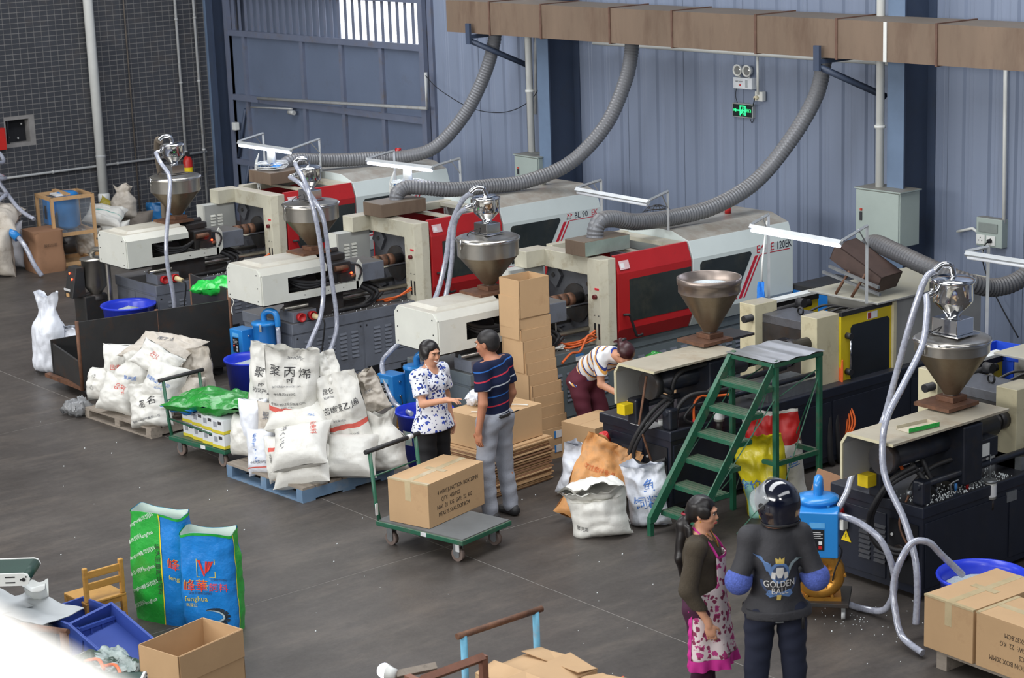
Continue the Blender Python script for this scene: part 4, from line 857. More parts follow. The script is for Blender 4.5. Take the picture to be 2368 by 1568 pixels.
sack('tall leaning sack with a red printed band', (-14.66, 9.68, .69), .44, .76, .24, (R(6), R(-14), R(36)), m_sack, 21, 'open', [('昆仑', .05, -.3, .62, m_ink), ('Kunlun', .03, -.3, .5, m_inkg), ('高密度聚乙烯', .07, -.05, .2, m_ink, R(6)), ('净含量 25KG', .025, -.1, -.1, m_inkg), ('聚烯烃中空分公司', .03, -.0, -.5, m_inkg)], [(-.36, -.24, m_inkr)], None, .026, PAL)
sack('full sack at the right bottom of the blue pallet', (-14.5, 9.62, .32), .5, .42, .28, (R(-40), 0, R(44)), m_sack, 22, 'pillow', (), (), None, .012, PAL)
sack('sack with yellow stripe behind the cart handle', (-14.46, 9.95, .4), .42, .56, .26, (R(2), R(-4), R(44)), m_sack, 23, 'tied', (), (), None, .02, PAL)
sack('crumpled empty open sack hanging behind the red-banded sack', (-14.58, 9.86, .86), .36, .42, .1, (R(4), R(-24), R(40)), m_sack3, 24, 'open', [('HDPE', .04, .3, .0, m_inkg)], (), (.2, R(25), .15), .04, PAL)
sack('crumpled sack mouth sticking up behind the big-lettered open sack', (-14.8, 9.62, 1.0), .3, .5, .12, (R(4), R(-20), R(30)), m_sack, 25, 'open', (), (), None, .035, PAL)
sack('sack hidden at the back of the pallet pile', (-15.3, 9.85, .4), .5, .6, .3, (R(-60), 0, R(20)), m_sack, 26, 'pillow', (), (), None, .012, PAL)
PL1 = 'resin sacks on the grey pallet'
sack('grey empty sack spread over the top of the grey pallet pile', (-17.95, 9.66, .74), .8, .5, .12, (R(-72), R(4), R(24)), m_sack3, 31, 'pillow', [('聚乙烯', .07, 0, .3, m_inkg)], (), None, .035, PL1)
sack('white sack with faint red marks at the left of the grey pallet pile', (-18.55, 9.47, .48), .36, .5, .28, (R(6), 0, R(30)), m_sack, 32, 'pillow', [('回收', .06, .2, .2, m_inkr), ('o', .06, .2, -.5, m_ink)], (), None, .022, PL1)
sack('creased white sack in the centre of the grey pallet pile', (-18.05, 9.36, .5), .42, .46, .3, (R(-8), R(4), R(35)), m_sack, 33, 'tied', [('聚丙烯', .05, .1, -.1, m_inkb)], (), None, .026, PL1)
sack('sack with blue lettering at the right of the grey pallet pile', (-17.5, 9.4, .5), .44, .44, .3, (R(-20), R(20), R(35)), m_sack, 34, 'pillow', [('新疆独山子公司', .045, -.1, .0, m_inkb, R(-4)), ('LLDPE', .035, .1, -.28, m_inkb)], (), None, .02, PL1)
sack('greyish sack at the far right back of the grey pallet pile', (-17.62, 9.85, .52), .36, .5, .26, (R(4), R(-6), R(36)), m_sack3, 35, 'open', [('25KG', .035, .2, .1, m_inkg)], (), None, .026, PL1)
sack('sack with black recycling marks at the left bottom of the grey pallet', (-18.66, 9.3, .3), .36, .36, .26, (R(-24), R(-6), R(22)), m_sack, 36, 'pillow', [('♲', .07, .0, .3, m_ink), ('♲', .07, -.1, -.4, m_ink)], (), None, .016, PL1)
sack('sack with small red print at the bottom middle of the grey pallet', (-18.12, 9.22, .3), .46, .4, .28, (R(-28), R(10), R(30)), m_sack, 37, 'pillow', [('品牌', .07, .25, .3, m_inkr), ('卄', .05, .5, .0, m_inkr)], (), None, .022, PL1)
sack('crumpled sack with large black characters at the right bottom of the grey pallet', (-17.52, 9.24, .3), .48, .44, .26, (R(-14), R(-6), R(34)), m_sack, 38, 'open', [('品 名', .09, .1, .1, m_ink, R(12)), ('中国石油天然气集团公司', .03, 0, -.62, m_inkg, R(10))], (), None, .034, PL1)
sack('sack at the right rear corner of the grey pallet', (-17.4, 9.62, .34), .34, .4, .26, (R(-10), 0, R(40)), m_sack3, 39, 'pillow', (), (), None, .018, PL1)
sack('slack sack hanging diagonally over the right of the grey pallet pile', (-17.62, 9.4, .72), .5, .3, .12, (R(-40), R(26), R(30)), m_sack, 40, 'pillow', [('石化', .06, -.1, .1, m_inkr)], (), None, .03, PL1)
FS = 'sacks on the floor by the green stairs'
sack('white sack with folded neck behind the orange paper sack', (-12.86, 10.98, .24), .4, .5, .28, (R(-4), R(14), R(40)), m_sack2, 51, 'open', (), (), (.3, R(40), .15), .03, FS)
sack('orange-brown paper sack slumped over the white sacks', (-12.36, 10.72, .3), .5, .78, .2, (R(-38), R(22), R(38)), m_osack, 52, 'open', [('改性塑料专用', .05, -.1, .2, m_inko), ('PPR 1.25', .045, -.3, -.4, m_ink), ('HG AKELON PLASTICS', .025, -.3, -.6, m_ink), ('净重 25KG', .03, .3, -.1, m_inko)], (), (.3, R(35), .2), .04, FS)
sack('full white sack sitting in front of the orange paper sack', (-12.03, 10.42, .27), .52, .6, .36, (R(-6), R(-10), R(36)), m_sack, 53, 'open', [('聚丙烯', .04, -.5, -.6, m_ink, R(-12))], (), (.12, R(80), .13), .03, FS)
sack('white sack with large blue characters beside the stairs foot', (-11.9, 10.86, .28), .36, .58, .28, (R(2), R(-6), R(38)), m_sack2, 54, 'open', [('饲料', .12, .15, -.15, m_inkb, R(4)), ('鱼', .1, .3, .3, m_inkb)], (), (.5, R(30), .1), .03, FS)
WS = 'white sacks beside the dark steel cart'
sack('tall white sack with gathered open neck beside the dark cart', (-20.68, 9.68, .46), .42, .92, .34, (0, R(2), R(35)), m_sack2, 61, 'tied', (), (), None, .034, WS)
sack('shorter white sack folded over, against the dark cart', (-20.46, 9.92, .29), .32, .56, .26, (0, R(-3), R(35)), m_sack2, 62, 'open', (), (), (.6, R(60), .08), .022, WS)
LW = 'sacks along the tiled wall'
sack('beige sack lying on top at the left edge by the tiled wall', (-26.7, 11.8, .82), .8, .6, .3, (R(-70), R(6), R(50)), m_sack3, 71, 'pillow', (), (), None, .03, LW)
sack('grey-white sack standing at the left edge under the beige sack', (-26.5, 11.7, .36), .55, .72, .4, (0, 0, R(40)), m_sack3, 72, 'pillow', (), (), None, .03, LW)
sack('pale blue sack beside the brown carton', (-26.85, 12.1, .36), .4, .7, .3, (0, 0, R(50)), m_sack2, 73, 'pillow', (), (), None, .02, LW)
sack('printed white sack standing by the drain pipe', (-26.66, 13.7, .26), .46, .52, .32, (0, 0, R(44)), m_sack, 74, 'pillow', [('SCG', .06, .1, .1, m_inkg), ('聚丙烯料', .05, .0, -.25, m_inkg)], (), None, .02, LW)
sack('white sack with green thread lying on the printed sack', (-26.75, 13.6, .6), .6, .4, .2, (R(-58), R(10), R(44)), m_sack, 75, 'pillow', (), [(-.1, -.03, mat('green_thread', (80, 160, 150), .6))], None, .03, LW)
sack('grey sack with tied neck on top of the brown sack', (-26.9, 14.0, .74), .4, .5, .34, (0, 0, R(44)), m_sack3, 76, 'tied', (), (), None, .02, LW)
sack('brown sack under the tied grey sack', (-26.9, 14.15, .3), .6, .56, .4, (R(-6), 0, R(44)), m_jute, 77, 'pillow', (), (), None, .02, LW)
sack('low white sack in front beside the wooden crate', (-26.85, 13.35, .22), .4, .44, .3, (0, 0, R(44)), m_sack3, 78, 'pillow', (), (), None, .02, LW)
sack('blue plastic bag by the tiled wall behind the far hopper', (-27.0, 14.75, .31), .6, .6, .36, (R(-4), 0, R(44)), m_bsack, 79, 'open', (), (), None, .04, LW, 'plastic_bag')
sack('small yellow bag beside the tied grey sack', (-27.1, 13.82, .6), .34, .34, .16, (0, R(30), R(40)), mat('dull_yellow_bag', (160, 146, 50), .5, bump=.4, bscale=14), 80, 'pillow', (), (), None, .03, LW, 'plastic_bag')
# by the stairs
sack('yellow plastic sack behind the man in the helmet', (-11.36, 11.72, .36), .42, .78, .24, (R(4), R(-10), R(40)), m_ysack, 91, 'open', [('全价', .1, -.6, -.1, m_inkb)], [(-.9, .0, mat('pale_green_print', (150, 206, 190), .5), -.95, -.45)], (.5, R(30), .14), .034)
sack('white feed sack with red top under the green stairs', (-11.58, 12.1, .4), .48, .82, .26, (R(2), R(-8), R(40)), m_sack, 92, 'open', [('名生鱼', .11, .2, -.12, m_inkb, R(8)), ('配合饲料', .03, .1, .15, m_ink)], [(.3, .92, mat('sack_red_print', (196, 34, 34), .45))], None, .03)
# ------------------------------------------------------------------ upright open feed bags with green sides
def feed_bag(loc, w, d, h, rz, label, seed, big):
    t = thing('feed_bag', label, 'bag', loc, rz, 'open blue and green feed bags')
    mb = mat('feed_blue', (30, 132, 214), .32, 0, .1, 8, bump=.5, bscale=12, coat=.2); mg = mat('feed_green', (40, 170, 62), .32, 0, .1, 8, bump=.5, bscale=12, coat=.2); mi = mat('bag_inside', (206, 222, 214), .6, 0, .06, 6); my = mat('feed_yellow', (238, 214, 60), .5); mrd = mat('feed_red', (222, 52, 34), .5); mw = mat('feed_white', (226, 240, 230), .5)
    def P(a, z, o=0.):
        s = math.sin(a); c_ = math.cos(a); e = .55
        k = z/h; bul = 1+.06*math.sin(PI*k)-.05*k
        x = math.copysign(abs(c_)**e, c_)*(w/2)*bul*(1+.04*k); y = math.copysign(abs(s)**e, s)*(d/2)*bul*(1-.12*k)
        n = Vector((c_, s, 0))
        q = Vector((x*6+seed*7, y*6, z*5)); dd = .014*mnoise.noise(q)+.009*mnoise.noise(q*2.2)+.006*abs(mnoise.noise(q*5))
        return Vector((x, y, z+.015*math.sin(3*a)*k))+n*(dd*min(1, k*6)+o)
    N, K = 72, 30
    # angles: front (-y) is blue, flanks are green
    def part(a0, a1, m_, name, o=0., z0=0., z1=None):
        return MB().grid(lambda i, j: P(a0+(a1-a0)*i, z0+((z1 or h)-z0)*j, o), max(2, int(N*abs(a1-a0)/(2*PI))), K).build(name, m_, t)
    def ang_of(x): x = max(-.98, min(.98, x/(w/2))); return R(270)+math.asin(math.copysign(abs(x)**(1/.55), x))
    sp = R(62) if big else R(50)
    if big:
        part(R(195), ang_of(.08), mg, 'side_panel'); part(ang_of(.08), R(395), mb, 'front_panel'); part(R(35), R(195), mb, 'back_panel'); part(ang_of(.072), ang_of(.082), my, 'yellow_stripe', .004)
    else:
        part(R(195), R(345), mb, 'front_panel'); part(R(345), R(375), mg, 'side_panel'); part(R(15), R(165), mb, 'back_panel'); part(R(165), R(195), mg, 'side_panel'); part(R(341), R(344), my, 'yellow_stripe', .004)
    MB().grid(lambda i, j: P(-2*PI*i, h*(.25+.75*j), -.006), N, 10).build('lining', mi, t); MB().grid(lambda i, j: P(-2*PI*i, h*.25, -.006)*(1-j)+Vector((0, 0, h*.25))*j, N, 3).build('bottom_fold', mi, t)
    MB().grid(lambda i, j: P(2*PI*i, h-.02+.02*j, .003), N, 2).build('mouth_hem', mg, t)
    def write(txt, size, a0, z0, m_, ang=0., o=.004):
        me = text_mesh(txt, size); ca, sa = math.cos(ang), math.sin(ang)
        for vt in me.vertices:
            X = vt.co.x*ca-vt.co.y*sa; Z = vt.co.x*sa+vt.co.y*ca
            vt.co = P(ang_of(a0+X), min(h, max(0, z0+Z)), o)
        me.materials.clear(); me.materials.append(m_); q = bpy.data.objects.new('lettering', me); COL.objects.link(q); q.parent = t
    if big:
        for k in range(6):
            for j in range(2): write('fenghua' if (k+j) % 2 else '峰华饲料', .04, -.16+.12*j, .12+.13*k+.05*j, mw, R(26))
        write('淡水生鱼配合饲料', .05, .045, h*.5, m_ink, R(-90)); write('峰', .1, .17, h*.56, my, 0, .004); write('峰', .095, .17, h*.56, mrd, 0, .006); write('feng', .05, .17, h*.44, my)
    else:
        write('峰華', .1, -.085, h*.48, my, 0, .004); write('峰華', .095, -.085, h*.48, mrd, 0, .006); write('飼料', .068, .085, h*.472, mrd, 0, .006); write('fenghua', .055, -.08, h*.36, my); write('淡水生鱼配合饲料', .022, -.05, h*.415, m_ink); write('高蛋白', .03, -.12, h*.295, my); write('生鱼配合饲料', .02, .09, h*.55, m_ink)
        def dec(poly, m_, o=.005):
            b = MB(); b.add([P(ang_of(x), z0, o) for x, z0 in poly], [tuple(range(len(poly)))]); b.build('emblem', m_, t)
        e0 = h*.66
        for k in range(4): dec([(-.06+.03*k, e0+.06), (-.04+.03*k, e0+.06), (-.005+.012*k, e0-.055), (-.015+.01*k, e0-.06)] if k == 0 else [(.0+.022*k-.02, e0+.055), (.016+.022*k-.02, e0+.055), (.0+.012*k-.01, e0-.05+.012*k), (-.006+.01*k-.01, e0-.05+.01*k)], mrd)
        for p in ([(-.07, e0-.07), (.07, e0-.07), (.07, e0-.065), (-.07, e0-.065)], [(-.07, e0-.07), (-.065, e0-.07), (-.065, e0+.07), (-.07, e0+.07)], [(.065, e0-.07), (.07, e0-.07), (.07, e0+.07), (.065, e0+.07)]): dec(p, my)
        # printed fish curled in a hook
        pts = [(-.1+.02*math.cos(q), 0) for q in (0,)]
        mfd = mat('fish_dark', (30, 44, 56), .5); mfl = mat('fish_pale', (170, 190, 196), .5)
        cx_, cz_ = .04, h*.19; path = [(cx_+.085*math.cos(a)*1.1, cz_+.055*math.sin(a)) for a in [R(200+i*22) for i in range(14)]]
        for i in range(len(path)-1):
            a, b_ = Vector((*path[i], 0)), Vector((*path[i+1], 0)); dv = (b_-a).normalized(); nn = Vector((-dv.y, dv.x, 0)); r0 = .026*math.sin(PI*(i+.8)/14.5); r1 = .026*math.sin(PI*(i+1.8)/14.5)
            dec([tuple((a+nn*r0)[:2]), tuple((b_+nn*r1)[:2]), tuple((b_-nn*r1)[:2]), tuple((a-nn*r0)[:2])], mfd, .005); dec([tuple((a+nn*r0*.4)[:2]), tuple((b_+nn*r1*.4)[:2]), tuple((b_+nn*r1*.9)[:2]), tuple((a+nn*r0*.9)[:2])], mfl, .0065)
    return t
feed_bag((-12.86, 6.78, 0), .5, .24, .86, R(22), 'taller open feed bag showing its green side', 1, True)
feed_bag((-12.4, 6.93, 0), .42, .26, .78, R(40), 'blue open feed bag with printed fish and red characters', 2, False)
# ================================================================== cartons, carts, tubs, feeders, stairs
m_card = mat('brown_carton', (192, 158, 118), .75, 0, .05, 3, dirt=((160, 126, 92), .15, 3))
m_card2 = mat('old_carton', (150, 112, 84), .8, 0, .08, 3, dirt=((120, 90, 68), .25, 3))
m_cardin = mat('carton_inside', (168, 130, 96), .8, 0, .06, 3)
m_tape = mat('clear_tape', (196, 178, 140), .2, 0, .1, 10, coat=.4)
m_wood = mat('pallet_wood', (150, 140, 128), .8, 0, .15, 3, stretch=(1, 6, 6), dirt=((104, 96, 88), .3, 5))
m_woodb = mat('blue_pallet_wood', (104, 132, 160), .75, 0, .15, 3, dirt=((150, 150, 146), .3, 6))
m_gpaint = mat('green_paint', (36, 96, 72), .4, 0, .12, 5, dirt=((96, 96, 84), .25, 9), dust=((110, 106, 92), .6))
m_bpl = mat('blue_tub', (44, 66, 214), .32, 0, .06, 4, coat=.15)
m_bfeed = mat('feeder_blue', (42, 132, 206), .3, 0, .06, 4, coat=.25)
m_gold = mat('gold_casting', (196, 142, 62), .38, .7, .15, 6, dirt=((120, 84, 40), .2, 8))
m_pellets = mat('pellet_heap2', (210, 222, 222), .6, 0, .25, 120, bump=.8, bscale=190)
m_dsteel = mat('dark_steel_plate', (58, 58, 58), .5, .3, .15, 4, dirt=((84, 62, 48), .3, 5))
m_print = mat('carton_print', (70, 56, 44), .8)
def carton(label, loc, w, d, h, rz, m=None, tape=True, text=(), textside='x', name='carton', group=None, skew=0.):
    """w along local x, d along y; seam along y"""
    m = m or m_card; t = thing(name, label, 'carton', loc, rz, group)
    MB().box(-w/2, w/2, -d/2, d/2, 0, h-.004).build('body', m, t, .004)
    MB().box(-w/2, -.0015, -d/2, d/2, h-.004, h).build('flap', m, t, .001); MB().box(.0015, w/2, -d/2, d/2, h-.004, h).build('flap', m, t, .001)
    if tape:
        MB().box(-.03, .03, -d/2-.001, d/2+.001, h, h+.0012).build('tape', m_tape, t); MB().box(-.03, .03, -d/2-.0015, -d/2, h*.55, h).build('tape', m_tape, t); MB().box(-w/2*.5, w/2*.5, -.03, .03, h+.0012, h+.0022).build('tape', m_tape, t)
        MB().box(-w/2, w/2, -d/2-.002, -d/2+.03, h-.012, h+.0016).build('tape', m_tape, t)
    for tx, size, a, z, flip in text:
        r_, u_ = ((0, 1, 0), (0, 0, 1)) if not flip else ((0, -1, 0), (0, 0, -1))
        lettering(tx, size, m_print, t, (w/2+.001, a, z), r_, u_, 'lettering', squash=.82)
    return t
JB = (('4 WAY JUNCTION BOX 20MM', .05), ('QTY:  400 PCS', .05), ('NW:  21  KG  GW:  22  KG', .05), ('MEAS:75.5X42.5X37.8CM', .048))
def jb(flip=False, dx=0., z0=.26, step=-.06):
    out = []
    for k, (s_, z_) in enumerate(JB): out.append((s_, z_, dx-(0, .1, .05, .06)[k]*(-1 if flip else 1), z0+step*k if not flip else z0-step*k, flip))
    return out
# platform cart with carton
def cart(label, loc, rz, L_, W_, hh_, zdeck, deckm, frame, extra=True, bar=None):
    t = thing('platform_cart', label, 'cart', loc, rz)
    MB().box(0, L_, 0, W_, zdeck-.05, zdeck-.008).build('deck_frame', frame, t, .006); MB().box(.015, L_-.015, .015, W_-.015, zdeck-.008, zdeck).build('deck', deckm, t)
    for x in (.1, L_-.12):
        for y in (.08, W_-.08):
            c_ = MB().box(x-.03, x+.03, y-.03, y+.03, zdeck-.09, zdeck-.05).box(x-.03, x+.03, y-.028, y-.022, .05, zdeck-.06).box(x-.03, x+.03, y+.022, y+.028, .05, zdeck-.06).build('caster', m_galv, t)
            MB().cyl((x, y-.02, .058), (x, y+.02, .058), .058, 18).build('wheel', mat('caster_wheel', (126, 110, 102), .5), c_); MB().cyl((x, y-.024, .058), (x, y+.024, .058), .03, 14).build('hub', m_galv, c_)
    for y in (.03, W_-.03): MB().tube([(.02, y, zdeck-.03), (-.015, y, zdeck+.12), (-.06, y, hh_)], .017, 10).build('upright', frame, t)
    MB().tube([(-.06, -.02, hh_), (-.06, W_+.02, hh_)], .02, 12).build('handle', bar or m_rubber, t); MB().tube([(-.04, .03, zdeck+(hh_-zdeck)*.62), (-.04, W_-.03, zdeck+(hh_-zdeck)*.62)], .007, 8).build('cross_bar', frame, t)
    return t
c2 = cart('green platform cart loaded with a junction box carton', (-13.1, 8.9, 0), R(12), .95, .63, .8, .22, mat('grey_rubber_mat', (104, 106, 106), .7, 0, .1, 6), m_gpaint)
MB().box(.5, .56, -.003, .0, .175, .21).build('sticker', m_labelw, c2); MB().box(.83, .87, .045, .05, .09, .15).build('sticker', m_labelw, c2); MB().box(.005, .015, -.005, .02, .26, .36).build('sticker', m_labelw, c2)
MB().tube([(-.06, .5, .8), (-.06, .56, .8)], .0215, 12).build('handle_tape', m_labelw, c2)
carton('sealed junction box carton on the green platform cart', (-12.885, 9.385, .222), .425, .755, .378, R(15), None, True, jb(False, .02, .27, -.062))
# cart with white boxes and green bags
c1 = cart('small green cart carrying white boxes and green bags', (-16.72, 8.98, 0), R(8), .86, .5, .74, .2, m_gpaint, m_gpaint, True, m_dsteel)
MB().tube([(.84, .03, .2), (.84, .03, .32), (.84, .47, .32), (.84, .47, .2)], .012, 8).build('end_rail', m_gpaint, c1); MB().tube([(0, .03, .36), (.84, .03, .3)], .01, 8).build('side_rail', m_gpaint, c1)
MB().box(.5, .57, -.003, 0, .155, .19).build('sticker', m_labelw, c1)
mwb = mat('white_box', (218, 222, 224), .5, 0, .03, 5); mys = mat('yellow_strip', (214, 200, 60), .5); n_ = 0
bx = ['front', 'second', 'third', 'fourth']
for lv in range(2):
    for k in range(4):
        for r_ in range(2):
            x = -16.6+.185*k; y = 9.08+.2*r_
            t = thing('product_box', 'small white printed box with yellow base stripe in the green cart', 'box', (x, y, .202+lv*.145), R(8), 'white boxes in the green cart')
            MB().box(0, .18, 0, .195, 0, .14).build('body', mwb, t, .002); MB().box(-.001, .181, -.001, .196, 0, .03).build('stripe', mys, t)
            MB().box(.03, .08, -.002, 0, .06, .11).build('picture', mat('grey_print', (150, 154, 160), .6), t); MB().box(.1, .15, -.002, 0, .09, .12).build('logo', m_ink, t)
mgp = mat('green_film', (30, 140, 46), .28, 0, .25, 10, bump=.6, bscale=14, coat=.4); mbp = mat('blue_film', (40, 120, 200), .28, 0, .2, 10, bump=.6, bscale=14, coat=.4)
def film(label, loc, w, d, h, rz, m, seed, amp=.04):
    rng = random.Random(seed); o_ = Vector((rng.uniform(-9, 9), rng.uniform(-9, 9), 0)); b = MB()
    def f(i, j, s):
        u, v = 2*i-1, 2*j-1; e = (max(0, 1-abs(u)**3)*max(0, 1-abs(v)**3))**.5; p = Vector((u*1.5, v*1.5, s))+o_
        return Vector((u*w/2+.04*mnoise.noise(p*2), v*d/2+.04*mnoise.noise(p*2.2), h*.5+s*h*.5*e+amp*(mnoise.noise(p*1.7)+.6*mnoise.noise(p*4))*(.4+e)+.12*u*h))
    for s in (-1, 1):
        g = MB().grid(lambda i, j: f(i, j, s), 22, 18); b.add(g.v, g.f if s > 0 else [tuple(reversed(q)) for q in g.f], True)
    return tag(b.build('plastic_film', m, None, loc=loc, rot=(0, 0, rz)), label, 'plastic bag')
film('crumpled green plastic bags on the small green cart', (-16.25, 9.25, .5), .9, .5, .16, R(24), mgp, 3); film('blue plastic film under the green bags on the small cart', (-16.5, 9.15, .47), .5, .4, .09, R(10), mbp, 4)
film('clear crumpled plastic lying by the grey pallet', (-18.75, 9.02, .0), .32, .24, .16, R(10), mat('cloudy_film', (150, 152, 154), .3, 0, .1, 8, alpha=.7, coat=.4, bump=.6, bscale=14), 6, .05)
# pallets
def pallet(label, loc, rz, w, d, h, m, top=None):
    t = thing('pallet', label, 'pallet', loc, rz); n = 7
    for k in range(n): MB().box(0, w, k*d/n+.008, (k+1)*d/n-.008, h-.022, h).build('deck_board', top or m, t)
    for x in (0, w/2-.045, w-.09): MB().box(x, x+.09, 0, d, .02, h-.022).build('stringer', m, t)
    for k in (0, 3, 6): MB().box(0, w, k*d/n+.005, (k+1)*d/n-.005, 0, .02).build('bottom_board', m, t)
    return t
pallet('blue wooden pallet under the tall sack pile', (-15.68, 9.0, 0), R(3), 1.2, 1.05, .14, m_woodb, m_wood)
pallet('grey pallet under the sacks by the dark cart', (-18.6, 9.03, 0), R(4), 1.26, .95, .11, m_wood)
# dark steel-plate cart
def plate_cart():
    t = thing('steel_cart', 'dark steel-plate cart with high sides beside the sack pile', 'cart', (-19.28, 9.36, 0), 0.)
    # plates follow the tub outline
    def plate(a, b, z0, z1, n='side_plate', z2=None):
        a = Vector((*a, 0)); b = Vector((*b, 0)); d = (b-a).normalized(); nn = Vector((-d.y, d.x, 0))*.012
        z2 = z1 if z2 is None else z2
        MB().add([(*(a-nn)[:2], z0), (*(b-nn)[:2], z0), (*(b-nn)[:2], z2), (*(a-nn)[:2], z1), (*(a+nn)[:2], z0), (*(b+nn)[:2], z0), (*(b+nn)[:2], z2), (*(a+nn)[:2], z1)], [(0, 1, 2, 3), (7, 6, 5, 4), (0, 4, 5, 1), (1, 5, 6, 2), (2, 6, 7, 3), (3, 7, 4, 0)]).build(n, m_dsteel, t)
    plate((0, 0), (.25, 1.75), .12, .86); plate((-.9, .12), (-.02, 0), .12, .46, z2=.42); plate((.25, 1.75), (-.85, 1.9), .12, .98); plate((-.9, .1), (-.85, 1.9), .12, .5)
    MB().prism([(-.9, .1), (0, 0), (.25, 1.75), (-.85, 1.9)], 'z', .1, .125).build('deck', m_dsteel, t)
    for p in ((0, 0), (.25, 1.75), (-.85, 1.9), (.12, .9)): MB().tube([(p[0], p[1], .1), (p[0], p[1], .98 if p[1] > 1.5 else .87)], .022, 6).build('corner_post', m_rustm, t)
    for p in ((-.08, .12), (.14, 1.6), (-.75, .25), (-.72, 1.75)): MB().cyl((p[0]-.03, p[1], .06), (p[0]+.03, p[1], .06), .06, 16).build('wheel', m_rubber, t)
    MB().box(-.88, .0, -.015, .05, .1, .14).build('edge_rail', m_rustm, t)
    hose_obj('string_tie', [(.25, 1.75, .9), (.3, 1.78, .84), (.27, 1.76, .76), (.32, 1.74, .7)], .006, m_sack, t)
plate_cart()
film('green and blue plastic bag tied over the dark cart edge', (-19.45, 11.2, .86), .5, .34, .16, R(30), mat('bright_green_film', (36, 190, 72), .3, 0, .2, 10, bump=.5, bscale=14, coat=.4), 8)
# tubs
def tub(label, loc, r, h, fill, handle=False, rz=0., pic=False):
    t = thing('pellet_tub', label, 'tub', loc, rz)
    MB().lathe([(0, .004), (r*.78, .004), (r*.8, 0), (r*.97, h-.03), (r*1.04, h-.028), (r*1.06, h-.01), (r*1.04, h), (r*.99, h-.004), (r*.94, h-.05), (r*.78, .01)], 40).build('body', m_bpl, t)
    def f(i, j):
        a = 2*PI*i; q = j*r*.93*(.8+.2*fill); return Vector((q*math.cos(a), q*math.sin(a), h*fill*.9+(1-j)**1.2*.09*r/.3+.012*mnoise.noise(Vector((q*14*math.cos(a), q*14*math.sin(a), 0)))))
    p = MB().grid(lambda i, j: f(1-i, j), 40, 14).build('pellet_fill', m_pellets, t); stuff(p)
    if handle:
        MB().box(-.06, .06, -r*1.04, -r*.94, h-.1, h-.05).build('handle_lug', m_bpl, t, .006); MB().tube([(-.065, -r*1.02, h-.06), (-.075, -r*1.07, h-.18), (.075, -r*1.07, h-.18), (.065, -r*1.02, h-.06)], .006, 8).build('handle', m_chrome, t)
    if pic:
        def g(i, j):
            a = R(-90)-.22+.44*i; z = h*.42+.14*j; q = r*(.8+.17*z/h)+.003; return Vector((q*math.cos(a), q*math.sin(a), z))
        MB().grid(g, 10, 2).build('sticker', mat('sticker_print', (176, 196, 190), .5, 0, .3, 20, dirt=((190, 60, 60), .3, 14)), t)
    return t
tub('blue pellet tub between sack pile and the left feeder', (-17.72, 10.55, 0), .27, .52, .9)
tub('blue pellet tub with picture sticker behind the woman in the floral blouse', (-14.72, 10.62, 0), .27, .52, .8, False, R(10), True)
tub('wide blue pellet tub with wire handle by the near machine', (-8.45, 10.95, 0), .315, .44, .84, True, R(30))
tub('blue pellet tub inside the corner by the steel dryer', (-20.75, 10.75, 0), .31, .62, .9)
